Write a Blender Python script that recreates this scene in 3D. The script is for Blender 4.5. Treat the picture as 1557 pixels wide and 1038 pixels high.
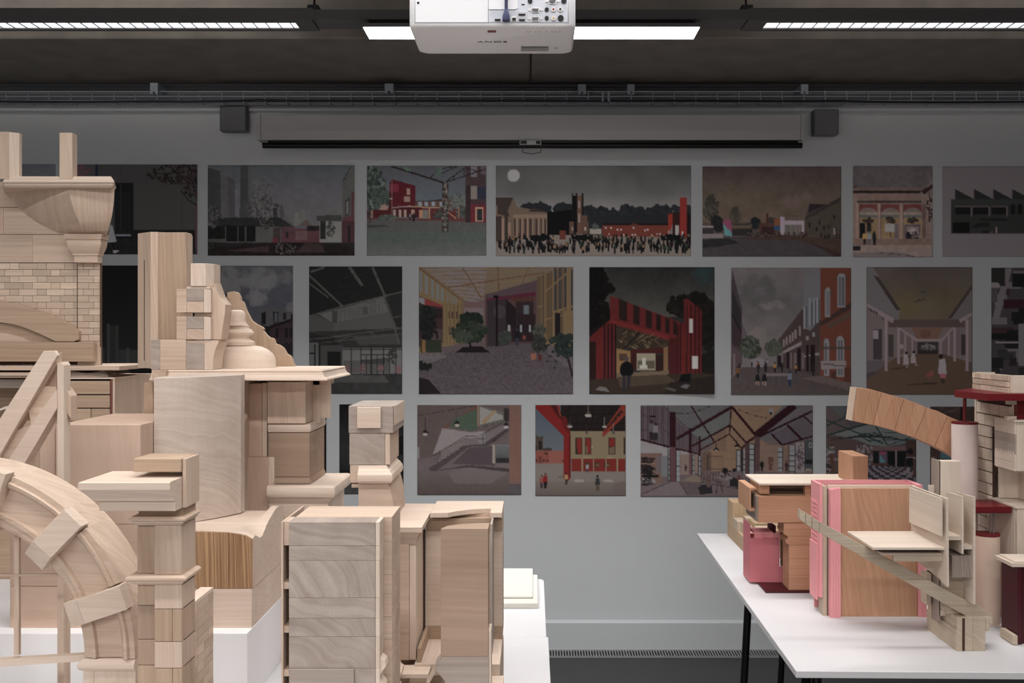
import bpy, bmesh, math, random
import numpy as np
from mathutils import Vector, Matrix

for o in list(bpy.data.objects):
    bpy.data.objects.remove(o)
SC = bpy.context.scene
COL = SC.collection
random.seed(7)

# ---------------------------------------------------------------- camera, world, lights, exposure
F, VX, VY, HC = 1500.0, 810.0, 505.0, 1.573      # focal length (px), eye line and eye height (m)
cam_d = bpy.data.cameras.new('camera')
cam_d.sensor_width = 36.0
cam_d.lens = 36.0 * F / 1557.0
cam_d.shift_x = -(VX - 778.5) / 1557.0
cam_d.shift_y = -(519.0 - VY) / 1557.0
cam_d.clip_start = 0.05
cam = bpy.data.objects.new('camera', cam_d)
cam.location = (0, 0, HC)
cam.rotation_euler = (math.pi / 2, 0, 0)
COL.objects.link(cam)
SC.camera = cam

SC.view_settings.view_transform = 'Standard'
SC.view_settings.look = 'None'
SC.view_settings.gamma = 1.0
SC.view_settings.use_curve_mapping = False
SC.view_settings.exposure = 0.0

world = bpy.data.worlds.new('world')
SC.world = world
world.use_nodes = True
world.node_tree.nodes['Background'].inputs[0].default_value = (0.8, 0.85, 0.95, 1)
world.node_tree.nodes['Background'].inputs[1].default_value = 0.05

def area(name, loc, target, sx, sy, power, color=(1, 0.96, 0.92), spread=math.pi):
    d = bpy.data.lights.new(name, 'AREA')
    d.shape = 'RECTANGLE'
    d.size, d.size_y = sx, sy
    d.energy = power
    d.color = color
    d.spread = spread
    o = bpy.data.objects.new(name, d)
    o.location = loc
    v = Vector(target) - Vector(loc)
    o.rotation_euler = v.to_track_quat('-Z', 'Y').to_euler()
    COL.objects.link(o)
    return o

# fill lights added over tables, projector, by wall, left and behind; no fixtures there
LIGHTS = {'PANEL': 8.5, 'TRAY': 1.3, 'fill_over_projector': 35,
 'fill_by_wall': 26, 'fill_over_tables': 19, 'fill_behind_camera': 136, 'fill_behind_low': 28,
 'fill_left': 6, 'uplight_left': 2.4, 'uplight_right': 1.3}
area('fill_by_wall', (-0.4, 3.45, 2.70), (-0.4, 3.45, 0), 3.0, 0.10, LIGHTS['fill_by_wall'], (1, .99, .975), 1.85)  # added to brighten the lower wall
area('fill_over_tables', (0.5, 2.1, 2.75), (0.5, 2.1, 0), 3.6, 0.15, LIGHTS['fill_over_tables'], (1, .98, .96), 2.2)  # unseen fill added for table tops and upward faces
area('fill_behind_low', (-0.8, -3.4, 1.55), (-0.3, 3.0, 1.0), 6.0, 1.9, LIGHTS['fill_behind_low'], (1, .985, .97))  # added low frontal fill, no window in this wall
area('fill_behind_camera', (-0.9, -1.6, 2.85), (-0.9, -1.4, 0.0), 4.6, 0.4, LIGHTS['fill_behind_camera'], (1, .975, .96), 2.72)  # unseen fill added for the camera-facing fronts
area('fill_over_projector', (-0.35, 1.1, 2.8), (-0.35, 1.1, 0), 3.0, 0.12, LIGHTS['fill_over_projector'], (1, .98, .97), 3.0)  # added to brighten the projector front and near tops
area('fill_left', (-4.9, -0.6, 1.5), (0.0, 2.6, 0.9), 2.8, 1.5, LIGHTS['fill_left'], (.94, .965, 1.0))  # added cool side fill, no window in this wall
area('uplight_left', (-2.6, 3.55, 2.80), (-2.6, 4.4, 3.1), 3.2, 0.06, LIGHTS['uplight_left'], (1, .95, .88), 1.3)
area('uplight_right', (2.6, 3.55, 2.80), (2.6, 4.4, 3.1), 3.2, 0.06, LIGHTS['uplight_right'], (1, .93, .84), 1.3)

# ---------------------------------------------------------------- helpers
def wx(px, z): return (px - VX) * z / F
def wz(py, z): return HC - (py - VY) * z / F
def s2l(c):
    c = c / 255.0
    return c / 12.92 if c <= 0.04045 else ((c + 0.055) / 1.055) ** 2.4
def rgb(r, g, b): return (s2l(r), s2l(g), s2l(b), 1.0)

WORLD = {}                                        # object name -> world position of its origin
def thing(name, label, cat, loc, group=None):
    o = bpy.data.objects.new(name, None)
    o.empty_display_size = 0.05
    COL.objects.link(o)
    o.location = loc
    o['label'] = label
    o['category'] = cat
    if group: o['group'] = group
    WORLD[o.name] = Vector(loc)
    return o
def tag(o, label, cat, group=None):
    o['label'] = label
    o['category'] = cat
    if group: o['group'] = group
    return o

class MB:
    """collects shapes in world metres; build() links them as one mesh object"""
    def __init__(s):
        s.v, s.f = [], []
    def add(s, vs, fs):
        n = len(s.v)
        s.v += [tuple(v) for v in vs]
        s.f += [tuple(i + n for i in f) for f in fs]
        return s
    def box(s, x0, x1, y0, y1, z0, z1, yaw=0.0, about=None):
        vs = [(x0,y0,z0),(x1,y0,z0),(x1,y1,z0),(x0,y1,z0),(x0,y0,z1),(x1,y0,z1),(x1,y1,z1),(x0,y1,z1)]
        if yaw:
            ax, ay = about if about else (x0, y0)
            c, sn = math.cos(yaw), math.sin(yaw)
            vs = [(ax+(x-ax)*c-(y-ay)*sn, ay+(x-ax)*sn+(y-ay)*c, z) for x, y, z in vs]
        return s.add(vs, [(0,3,2,1),(4,5,6,7),(0,1,5,4),(1,2,6,5),(2,3,7,6),(3,0,4,7)])
    def fbox(s, px0, px1, py0, py1, z, d, yaw=0.0):
        """box whose front face spans the measured rectangle at distance z"""
        return s.box(wx(px0,z), wx(px1,z), z, z+d, wz(py1,z), wz(py0,z), yaw)
    def prism(s, poly, axis, a0, a1):
        """polygon (u,v) extruded along an axis: 'y' -> (x,z), 'x' -> (y,z), 'z' -> (x,y)"""
        def m(u, v, a):
            return (u, a, v) if axis == 'y' else ((a, u, v) if axis == 'x' else (u, v, a))
        n = len(poly)
        vs = [m(u, v, a0) for u, v in poly] + [m(u, v, a1) for u, v in poly]
        fs = [tuple(range(n)), tuple(range(2*n-1, n-1, -1))]
        fs += [(i, i+n, (i+1) % n + n, (i+1) % n) for i in range(n)]
        return s.add(vs, fs)
    def pprism(s, pts, z, d):
        """outline measured in the photograph at distance z, given the depth d"""
        return s.prism([(wx(x, z), wz(y, z)) for x, y in pts], 'y', z, z+d)
    def loft(s, rings, cap=True):
        n = len(rings[0])
        vs = [p for r in rings for p in r]
        fs = []
        for k in range(len(rings)-1):
            for i in range(n):
                j = (i+1) % n
                fs.append((k*n+i, k*n+j, (k+1)*n+j, (k+1)*n+i))
        if cap:
            fs.append(tuple(range(n-1, -1, -1)))
            fs.append(tuple((len(rings)-1)*n + i for i in range(n)))
        return s.add(vs, fs)
    def mould(s, x0, x1, y0, y1, prof, sides='lrfb'):
        """mitred moulding block: rectangle grown outward by o at height z for (o, z) in prof"""
        rings = []
        for o, z in prof:
            l = x0 - (o if 'l' in sides else 0); r = x1 + (o if 'r' in sides else 0)
            f = y0 - (o if 'f' in sides else 0); b = y1 + (o if 'b' in sides else 0)
            rings.append([(l,f,z),(r,f,z),(r,b,z),(l,b,z)])
        return s.loft(rings)
    def lathe(s, cx, cy, prof, n=28, rxl=1.0, ry=1.0):
        rings = []
        for r, z in prof:
            ring = []
            for i in range(n):
                a = 2*math.pi*i/n
                x = math.cos(a)*r
                ring.append((cx + (x if x > 0 else x*rxl), cy + math.sin(a)*r*ry, z))
            rings.append(ring)
        return s.loft(rings)
    def tube(s, p, q, r, n=10):
        p, q = Vector(p), Vector(q)
        d = (q-p).normalized()
        a = d.orthogonal().normalized(); b = d.cross(a)
        def ring(c): return [tuple(c + a*math.cos(2*math.pi*i/n)*r + b*math.sin(2*math.pi*i/n)*r) for i in range(n)]
        return s.loft([ring(p), ring(q)])
    def path(s, pts, r, n=8):
        for i in range(len(pts)-1): s.tube(pts[i], pts[i+1], r, n)
        return s
    def build(s, name, mat, parent=None, bevel=0.0, smooth=False, seg=1):
        vs = np.array(s.v, dtype=float)
        mn, mx = vs.min(0), vs.max(0)
        c = Vector(((mn[0]+mx[0])/2, (mn[1]+mx[1])/2, mn[2]))
        me = bpy.data.meshes.new(name)
        me.from_pydata([tuple(Vector(v)-c) for v in s.v], [], s.f)
        bm = bmesh.new(); bm.from_mesh(me)
        bmesh.ops.recalc_face_normals(bm, faces=bm.faces)
        if bevel:
            ed = [e for e in bm.edges if len(e.link_faces) == 2 and e.calc_face_angle(0) > 0.5]
            bmesh.ops.bevel(bm, geom=ed, offset=bevel, segments=seg, affect='EDGES', clamp_overlap=True)
        if smooth:
            for f in bm.faces: f.smooth = True
            for e in bm.edges:
                if len(e.link_faces) == 2 and e.calc_face_angle(0) > smooth: e.smooth = False
        bm.to_mesh(me); bm.free()
        me.materials.append(mat)
        return link(name, me, c, parent)
def link(name, me, c, parent=None):
    o = bpy.data.objects.new(name, me)
    COL.objects.link(o)
    base = WORLD[parent.name] if parent else Vector((0, 0, 0))
    if parent: o.parent = parent
    o.location = Vector(c) - base
    WORLD[o.name] = Vector(c)
    return o
def struct(o):
    o['kind'] = 'structure'
    return o

# ---------------------------------------------------------------- materials
def nt(name):
    m = bpy.data.materials.new(name)
    m.use_nodes = True
    t = m.node_tree
    return m, t, t.nodes['Principled BSDF']
def N(t, typ, **kw):
    n = t.nodes.new(typ)
    for k, v in kw.items(): setattr(n, k, v)
    return n
_plain = {}
def plain(name, col, rough=0.6, metal=0.0, var=0.06, scale=30.0, bump=0.0, spec=0.4):
    if name in _plain: return _plain[name]
    m, t, b = nt(name)
    tc = N(t, 'ShaderNodeTexCoord')
    nz = N(t, 'ShaderNodeTexNoise'); nz.inputs['Scale'].default_value = scale; nz.inputs['Detail'].default_value = 5
    t.links.new(tc.outputs['Object'], nz.inputs['Vector'])
    mx = N(t, 'ShaderNodeMix', data_type='RGBA')
    mx.inputs[6].default_value = tuple(c*(1-var) for c in col[:3]) + (1,)
    mx.inputs[7].default_value = tuple(min(1, c*(1+var)) for c in col[:3]) + (1,)
    t.links.new(nz.outputs['Fac'], mx.inputs[0])
    t.links.new(mx.outputs[2], b.inputs['Base Color'])
    b.inputs['Roughness'].default_value = rough
    b.inputs['Metallic'].default_value = metal
    b.inputs['Specular IOR Level'].default_value = spec
    if bump:
        bp = N(t, 'ShaderNodeBump'); bp.inputs['Strength'].default_value = bump; bp.inputs['Distance'].default_value = 0.004
        t.links.new(nz.outputs['Fac'], bp.inputs['Height']); t.links.new(bp.outputs[0], b.inputs['Normal'])
    _plain[name] = m
    return m
_wood = {}
def wood(kind, axis='Z'):
    key = kind + axis
    if key in _wood: return _wood[key]
    light, dark, per, mixs, varb = WOODS[kind]
    SUBV = 0.125 + mixs*0.5
    m, t, b = nt('wood_' + kind + '_' + axis.lower())
    tc = N(t, 'ShaderNodeTexCoord'); oi = N(t, 'ShaderNodeObjectInfo')
    # each piece is sawn from another place of the log
    ofs = N(t, 'ShaderNodeVectorMath', operation='MULTIPLY_ADD')
    comb = N(t, 'ShaderNodeCombineXYZ')
    for i in range(3): t.links.new(oi.outputs['Random'], comb.inputs[i])
    ofs.inputs[1].default_value = (3.1, 2.3, 4.7)
    ofs.inputs[2].default_value = (0.13, 0.17, 0.11)
    t.links.new(comb.outputs[0], ofs.inputs[0])
    md = N(t, 'ShaderNodeVectorMath', operation='MODULO'); md.inputs[1].default_value = (0.19, 0.21, 0.83)
    t.links.new(ofs.outputs[0], md.inputs[0])
    ad = N(t, 'ShaderNodeVectorMath', operation='ADD')
    t.links.new(tc.outputs['Object'], ad.inputs[0]); t.links.new(md.outputs[0], ad.inputs[1])
    st = {'X': (0.12, 1, 1), 'Y': (1, 0.12, 1), 'Z': (1, 1, 0.12)}[axis]
    mp = N(t, 'ShaderNodeVectorMath', operation='MULTIPLY'); mp.inputs[1].default_value = st
    t.links.new(ad.outputs[0], mp.inputs[0])
    # growth rings: noise along the distance from a wandering pith, so no two rings are alike
    wob = N(t, 'ShaderNodeTexNoise'); wob.inputs['Scale'].default_value = 7; wob.inputs['Detail'].default_value = 2
    t.links.new(mp.outputs[0], wob.inputs['Vector'])
    wa = N(t, 'ShaderNodeVectorMath', operation='MULTIPLY_ADD'); wa.inputs[1].default_value = (0.09, 0.09, 0.09)
    t.links.new(wob.outputs['Color'], wa.inputs[0]); t.links.new(mp.outputs[0], wa.inputs[2])
    ln = N(t, 'ShaderNodeVectorMath', operation='LENGTH'); t.links.new(wa.outputs[0], ln.inputs[0])
    wv = N(t, 'ShaderNodeTexNoise', noise_dimensions='1D'); wv.inputs['Scale'].default_value = 1/per
    wv.inputs['Detail'].default_value = 3; wv.inputs['Roughness'].default_value = 0.6
    t.links.new(ln.outputs['Value'], wv.inputs['W'])
    fine = N(t, 'ShaderNodeTexNoise'); fine.inputs['Scale'].default_value = 420; fine.inputs['Detail'].default_value = 3
    st2 = {'X': (0.03, 1, 1), 'Y': (1, 0.03, 1), 'Z': (1, 1, 0.03)}[axis]
    mp2 = N(t, 'ShaderNodeVectorMath', operation='MULTIPLY'); mp2.inputs[1].default_value = st2
    t.links.new(ad.outputs[0], mp2.inputs[0]); t.links.new(mp2.outputs[0], fine.inputs['Vector'])
    big = N(t, 'ShaderNodeTexNoise'); big.inputs['Scale'].default_value = 16; big.inputs['Detail'].default_value = 2
    t.links.new(mp.outputs[0], big.inputs['Vector'])
    s1 = N(t, 'ShaderNodeMath', operation='MULTIPLY'); s1.inputs[1].default_value = mixs
    t.links.new(wv.outputs['Fac'], s1.inputs[0])
    s2 = N(t, 'ShaderNodeMath', operation='MULTIPLY_ADD'); s2.inputs[1].default_value = 0.45
    t.links.new(fine.outputs['Fac'], s2.inputs[0]); t.links.new(s1.outputs[0], s2.inputs[2])
    s3 = N(t, 'ShaderNodeMath', operation='MULTIPLY_ADD'); s3.inputs[1].default_value = 0.8
    t.links.new(big.outputs['Fac'], s3.inputs[0]); t.links.new(s2.outputs[0], s3.inputs[2])
    s4 = N(t, 'ShaderNodeMath', operation='SUBTRACT', use_clamp=True); s4.inputs[1].default_value = SUBV
    t.links.new(s3.outputs[0], s4.inputs[0])
    mx = N(t, 'ShaderNodeMix', data_type='RGBA')
    mx.inputs[6].default_value = light; mx.inputs[7].default_value = dark
    t.links.new(s4.outputs[0], mx.inputs[0])
    hs = N(t, 'ShaderNodeHueSaturation')
    mr = N(t, 'ShaderNodeMapRange'); mr.inputs['To Min'].default_value = 1-varb; mr.inputs['To Max'].default_value = 1+varb
    t.links.new(oi.outputs['Random'], mr.inputs['Value']); t.links.new(mr.outputs[0], hs.inputs['Value'])
    t.links.new(mx.outputs[2], hs.inputs['Color'])
    t.links.new(hs.outputs[0], b.inputs['Base Color'])
    b.inputs['Roughness'].default_value = 0.6
    b.inputs['Specular IOR Level'].default_value = 0.3
    bp = N(t, 'ShaderNodeBump'); bp.inputs['Strength'].default_value = 0.12; bp.inputs['Distance'].default_value = 0.0006
    t.links.new(fine.outputs['Fac'], bp.inputs['Height']); t.links.new(bp.outputs[0], b.inputs['Normal'])
    _wood[key] = m
    return m
WOODS = {   # light, dark, ring width (m), ring weight, brightness spread between pieces
    'pale':   (rgb(228, 211, 196), rgb(194, 170, 151), 0.0080, 0.55, 0.04),
    'tulip':  (rgb(218, 197, 179), rgb(174, 148, 128), 0.0090, 0.70, 0.05),
    'rosy':   (rgb(212, 186, 168), rgb(188, 160, 141), 0.0150, 0.60, 0.04),
    'grey':   (rgb(188, 175, 165), rgb(140, 125, 115), 0.0160, 0.80, 0.04),
    'ash':    (rgb(216, 202, 190), rgb(174, 156, 143), 0.0110, 0.75, 0.04),
    'brown':  (rgb(194, 170, 148), rgb(150, 125, 103), 0.0080, 0.70, 0.05),
    'burnt':  (rgb(204, 166, 126), rgb(84, 46, 28), 0.0060, 1.25, 0.02),
    'brick':  (rgb(220, 200, 181), rgb(168, 143, 122), 0.0060, 0.60, 0.14),
    'cherry': (rgb(200, 156, 127), rgb(154, 111, 84), 0.0060, 0.70, 0.05),
    'ply':    (rgb(224, 210, 196), rgb(196, 178, 161), 0.0140, 0.60, 0.04),
    'edge':   (rgb(180, 164, 152), rgb(100, 87, 81), 0.0022, 1.30, 0.05),
    'lime':   (rgb(204, 189, 170), rgb(162, 144, 124), 0.0060, 0.75, 0.04),
    'taupe':  (rgb(178, 153, 133), rgb(144, 121, 103), 0.0140, 0.60, 0.04),
    'olive':  (rgb(198, 172, 142), rgb(152, 126, 98), 0.0070, 0.70, 0.07),
}
WHITE = plain('white_painted_board', rgb(238, 237, 238), 0.55, var=0.015, scale=12)
WHITE_TABLE = plain('white_table_top', rgb(208, 206, 208), 0.5, var=0.03, scale=9)
BLACK = plain('black_steel', rgb(18, 18, 19), 0.4, 0.3)
PINK = plain('pink_card', rgb(230, 156, 160), 0.75, var=0.04, scale=25)
PINKD = plain('dusky_pink_card', rgb(196, 116, 124), 0.75, var=0.04, scale=25)
MAROON = plain('maroon_lacquer', rgb(104, 22, 30), 0.4, var=0.1, scale=14)
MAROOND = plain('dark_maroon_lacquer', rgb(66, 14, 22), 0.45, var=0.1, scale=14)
PLASTER = plain('speckled_pale_card', rgb(226, 208, 202), 0.85, var=0.05, scale=160, bump=0.1)
KRAFT = plain('warm_card_tube', rgb(218, 192, 174), 0.85, var=0.04, scale=120)
DARKGAP = plain('gap_shade_brown', rgb(52, 38, 30), 0.8)  # dark brown standing in for shade in open gaps; also backs joints
JOINT = plain('joint_backing', rgb(96, 72, 60), 0.85)
SEAM = plain('dark_brown_edge', rgb(70, 50, 40), 0.8)
# ---------------------------------------------------------------- the room
D = 4.886
GREYWALL = plain('grey_painted_wall', rgb(209, 212, 215), 0.8, var=0.02, scale=6)
CONC = plain('board_marked_concrete', rgb(132, 126, 120), 0.85, var=0.35, scale=7, bump=0.3)
CONCD = plain('dark_concrete_soffit', rgb(96, 95, 96), 0.85, var=0.3, scale=5, bump=0.3)
FLOORM = plain('dark_grey_floor', rgb(64, 64, 65), 0.7, var=0.12, scale=8)
SKIRT = plain('grey_painted_skirting', rgb(201, 204, 207), 0.7, var=0.02, scale=8)
ROOMW = plain('pale_painted_wall', rgb(205, 203, 200), 0.8, var=0.02, scale=5)
struct(MB().box(-5.2, 5.2, -3.6, D, -0.06, 0).build('floor', FLOORM))
struct(MB().box(-5.2, 5.2, D, D+0.12, 0, 3.4).build('wall_back', GREYWALL))
struct(MB().box(-5.32, -5.2, -3.6, D, 0, 3.4).build('wall_left', ROOMW))
struct(MB().box(5.2, 5.32, -3.6, D, 0, 3.4).build('wall_right', ROOMW))
struct(MB().box(-5.2, 5.2, -3.72, -3.6, 0, 3.4).build('wall_front', ROOMW))
struct(MB().box(-5.2, 5.2, -3.6, D, 3.3, 3.42).build('ceiling', CONC))
# downstand concrete beam in front of the back wall: two cast lengths with the joint between them
BZ, BY = 2.80, 4.12
struct(MB().box(-5.2, -0.012, BY, D, BZ, 3.3).build('trim_1', CONC, bevel=0.006))
struct(MB().box(-0.006, 5.2, BY, D, BZ, 3.3).build('trim_2', CONC, bevel=0.006))
sk = MB().prism([(D-0.002, 0.0), (D-0.018, 0.0), (D-0.018, 0.138), (D-0.006, 0.15), (D-0.002, 0.15)], 'x', -5.2, 5.2)
struct(sk.build('baseboard_back', SKIRT))

# floor convector grille along the wall: thin slats running to the wall, in a frame
g = thing('floor_grille', 'long dark metal floor grille of thin slats along the foot of the grey wall', 'grille', (0, 4.82, 0))
MB().box(-5.0, 5.0, 4.772, 4.868, 0.0003, 0.0012).build('grille_bed', BLACK, g)
fr = MB().box(-5.0, 5.0, 4.768, 4.774, 0.0, 0.008); fr.build('frame', plain('grille_metal', rgb(150, 150, 150), 0.6, 0.0), g)
MB().box(-5.0, 5.0, 4.864, 4.868, 0.0, 0.008).build('frame', plain('grille_metal', (0.1,)*3), g)
sl = MB()
x = -3.0
while x < 4.2:
    sl.box(x, x+0.005, 4.774, 4.864, 0.0015, 0.0075); x += 0.0135
o = sl.build('slats', plain('grille_metal', (0.1,)*3), g); o['kind'] = 'stuff'

# ---------------------------------------------------------------- cable tray and conduits under the beam
GALV = plain('galvanised_steel', rgb(150, 156, 166), 0.45, 0.3, var=0.15)
DKMET = plain('dark_conduit', rgb(70, 70, 73), 0.5, 0.3, var=0.1)
CT = 4.72
ct = thing('cable_tray', 'wire basket cable tray with conduits running the whole width above the posters', 'cable tray', (0, CT, wz(152, CT)))
for py in (129.5, 134.5):
    MB().tube((-5.15, CT+0.10, wz(py, CT+0.1)), (5.15, CT+0.10, wz(py, CT+0.1)), 0.011).build('conduit', DKMET, ct, smooth=0.6)
MB().box(-5.15, 5.15, CT+0.075, CT+0.09, wz(150.5, CT), wz(137, CT)).build('cable_bundle', plain('grey_cables', rgb(96, 98, 104), 0.6, var=0.25, scale=40), ct)
rl = MB()
for py in (139, 146.5, 153): rl.tube((-5.15, CT, wz(py, CT)), (5.15, CT, wz(py, CT)), 0.0032, 6)
for yy in (0.03, 0.06): rl.tube((-5.15, CT+yy, wz(154, CT)), (5.15, CT+yy, wz(154, CT)), 0.003, 6)
rl.build('tray_rail', GALV, ct)
px = 10 - 32.75*14
while px < 1557 + 300:
    xx = wx(px, CT)
    if abs(xx) < 5.1:
        w = MB().path([(xx, CT-0.003, wz(138, CT)), (xx, CT-0.003, wz(155, CT)), (xx+0.004, CT-0.002, wz(157, CT))], 0.003, 6)
        w.tube((xx, CT-0.003, wz(155, CT)), (xx, CT+0.07, wz(155, CT)), 0.003, 6)
        w.build('tray_wire', GALV, ct)
    px += 32.75
for x0, x1, y0, y1 in ((228, 240, 126, 143), (585, 598, 127, 142), (879, 891, 128, 143), (954, 965, 128, 143), (1218, 1229, 128, 143)):
    b = MB().fbox(x0, x1, y0, y1-4, CT-0.02, 0.12).fbox(x0, x0+4.5, y1-4, y1, CT-0.02, 0.02).fbox(x1-4.5, x1, y1-4, y1, CT-0.02, 0.02)
    b.build('hanger_bracket', GALV, ct)
for x0 in (915, 924): MB().fbox(x0, x0+3, 139, 154, CT-0.012, 0.01).build('coupling_clip', GALV, ct)
cab = []
for i in range(60):
    px = -760 + i*55
    y = 155 + (0 if px < 330 else (-1.2 if px < 1180 else 0.6)) + math.sin(i*1.3)*0.4 - (1.6 if 350 < px < 450 else 0) - (1.5 if 1200 < px < 1300 else 0)
    cab.append((wx(px, CT), CT-0.006, wz(y, CT)))
MB().path([c for c in cab if abs(c[0]) < 5.1], 0.0045, 6).build('black_cable', BLACK, ct)

# ---------------------------------------------------------------- ceiling luminaires
EMIT = {}
def emit(name, col, strength):
    m, t, b = nt(name)
    b.inputs['Base Color'].default_value = col
    b.inputs['Emission Color'].default_value = col
    b.inputs['Emission Strength'].default_value = strength
    tc = N(t, 'ShaderNodeTexCoord'); nz = N(t, 'ShaderNodeTexNoise'); nz.inputs['Scale'].default_value = 6
    t.links.new(tc.outputs['Object'], nz.inputs['Vector'])
    mr = N(t, 'ShaderNodeMapRange'); mr.inputs['To Min'].default_value = strength*0.95; mr.inputs['To Max'].default_value = strength*1.05
    t.links.new(nz.outputs['Fac'], mr.inputs['Value']); t.links.new(mr.outputs[0], b.inputs['Emission Strength'])
    return m
LAMP = emit('lit_diffuser', (1, 1, 1, 1), LIGHTS['PANEL'])
LAMPL = emit('lit_louvre_tray', (0.96, 0.98, 1, 1), LIGHTS['TRAY'])
TRUNK = plain('grey_lacquered_aluminium', rgb(98, 96, 97), 0.5, 0.1, var=0.03)
TRUNKD = plain('grey_aluminium_joint', rgb(70, 70, 72), 0.5, 0.2)
LZ = 3.60
zt, zb = wz(12, LZ), wz(31, LZ)               # trunk: front face between these heights
def luminaire(name, label, x0, x1, lx0, lx1, cellfirst):
    t = thing(name, label, 'ceiling light', ((x0+x1)/2, LZ+0.06, zb), 'linear ceiling lights')
    # body in three strips so the lit tray is recessed
    b = MB().box(x0, x1, LZ, LZ+0.03, zb, zt).box(x0, x1, LZ+0.103, LZ+0.13, zb, zt).box(x0, x1, LZ+0.03, LZ+0.103, zb+0.02, zt)
    if lx0 > x0: b.box(x0, lx0, LZ+0.03, LZ+0.103, zb, zb+0.02)
    if lx1 < x1: b.box(lx1, x1, LZ+0.03, LZ+0.103, zb, zb+0.02)
    b.build('housing', TRUNK, t)
    if lx1 - lx0 > 0.1:
        MB().box(lx0, lx1, LZ+0.03, LZ+0.103, zb+0.005, zb+0.0195).build('lamp_tray', LAMPL, t)
        x = lx0 + cellfirst
        while x < lx1 - 0.01:
            MB().box(x, x+0.0016, LZ+0.031, LZ+0.102, zb+0.0005, zb+0.0048).build('louvre_blade', TRUNK, t); x += 0.0455
    return t
xl, xr = wx(475, LZ), wx(1137, LZ)
la = luminaire('linear_light', 'long grey linear light with bright louvred cells at upper left of the ceiling', -5.1, xl-0.002, -5.0, wx(453, LZ+.07), 0.01)
lb = luminaire('linear_light', 'grey linear light with bright louvred cells at upper right, continuing past the frame', xr+0.002, 5.1, wx(1162, LZ+.07), 5.0, 0.05)
for t, xx in ((la, xl-0.006), (lb, xr+0.006)):
    MB().tube((xx, LZ+0.06, zt), (xx, LZ+0.06, 3.3), 0.004).build('suspension_rod', BLACK, t)
    MB().box(xx-0.02, xx+0.02, LZ+0.03, LZ+0.09, zt, zt+0.022).build('rod_clamp', TRUNKD, t)
    MB().box(xx-0.012, xx+0.012, LZ-0.001, LZ, zb+0.004, zt-0.004).build('joint_cover', TRUNK, t)
lc = thing('panel_light', 'plain glowing rectangular ceiling panel hung behind the white projector', 'ceiling light', (wx(808, LZ), LZ+0.06, zb), 'linear ceiling lights')
MB().box(xl+0.001, xr-0.001, LZ+0.005, LZ+0.125, zb+0.006, zt-0.004).build('housing', TRUNK, lc)
px0, px1 = wx(549, LZ-0.03), wx(1067, LZ-0.03)
pz = wz(40, LZ-0.03)
MB().box(px0+.02, px1-.02, LZ+0.02, LZ+0.10, pz+0.012, zb+0.006).build('gap_shade', BLACK, lc)  # black block painted as the gap shadow between trunk and panel
MB().box(px0, px1, LZ-0.03, LZ+0.13, pz, pz+0.012).build('panel_frame', TRUNK, lc)
MB().box(px0+0.006, px1-0.006, LZ-0.02, LZ+0.122, pz-0.0012, pz-0.0002).build('diffuser', LAMP, lc)

# ---------------------------------------------------------------- projection screen and speakers
SCRM = plain('screen_housing_white', rgb(176, 174, 175), 0.45, var=0.02)
ZS = 4.72
ps = thing('projection_screen', 'long grey roll-up projection screen housing with black bar mounted above the posters', 'projection screen', (wx(806, ZS), ZS, wz(212, ZS)))
yz = [(ZS, wz(174, ZS)), (ZS+0.14, wz(174, ZS)), (ZS+0.14, wz(212, ZS)), (ZS+0.012, wz(212, ZS)), (ZS, wz(198.5, ZS))]
MB().prism(yz, 'x', wx(396, ZS), wx(1218, ZS)).build('housing', SCRM, ps, bevel=0.002)
yz2 = [(y + (0.0), z) for y, z in yz]
MB().prism(yz2, 'x', wx(389.5, ZS), wx(395.6, ZS)).build('end_cap', SCRM, ps)
MB().prism(yz2, 'x', wx(1218.4, ZS), wx(1223, ZS)).build('end_cap', SCRM, ps)
MB().fbox(407, 1213, 209.5, 223, ZS+0.022, 0.01).build('screen_edge', BLACK, ps)
MB().tube((wx(398, ZS), ZS+0.02, wz(220, ZS)), (wx(1221, ZS), ZS+0.02, wz(220, ZS)), 0.0135, 14).build('bottom_bar', BLACK, ps, smooth=0.7)
lt = MB().fbox(790, 823, 213, 220, ZS-0.004, 0.006).build('latch_plate', SCRM, ps)
MB().fbox(791.5, 801, 214, 218.5, ZS-0.006, 0.002).build('latch_slot', BLACK, lt)
MB().fbox(815, 821.5, 214, 218.5, ZS-0.006, 0.002).build('latch_slot', BLACK, lt)
zz = ZS - 0.002
MB().path([(wx(x, zz), zz, wz(y, zz)) for x, y in ((796, 222), (794.2, 230), (797, 232), (809, 234), (822, 231.5), (823, 229), (822, 222))], 0.002, 6).build('pull_handle', DKMET, ps)
SPK = plain('speaker_grey', rgb(112, 112, 116), 0.7, var=0.03, scale=60)
for (x0, x1, y0, y1, lab) in ((334, 374, 160, 199, 'small square grey loudspeaker on the wall left of the screen housing'),
                              (1238, 1275.5, 166, 204.5, 'small square grey loudspeaker on the wall right of the screen housing')):
    z = 4.79
    s = thing('wall_speaker', lab, 'speaker', (wx((x0+x1)/2, z), D-0.02, wz(y1, z)), 'wall speakers')
    MB().fbox(x0, x1, y0, y1, z+0.008, 0.055).build('cabinet', SPK, s, bevel=0.003)
    MB().fbox(x0+1, x1-1, y0+1, y1-1, z, 0.0075).build('grille_cloth', SPK, s, bevel=0.002)
    MB().box(wx((x0+x1)/2, z)-0.03, wx((x0+x1)/2, z)+0.03, z+0.0635, D-0.001, wz(y0+26, z), wz(y0+8, z)).build('wall_bracket', BLACK, s)

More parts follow.
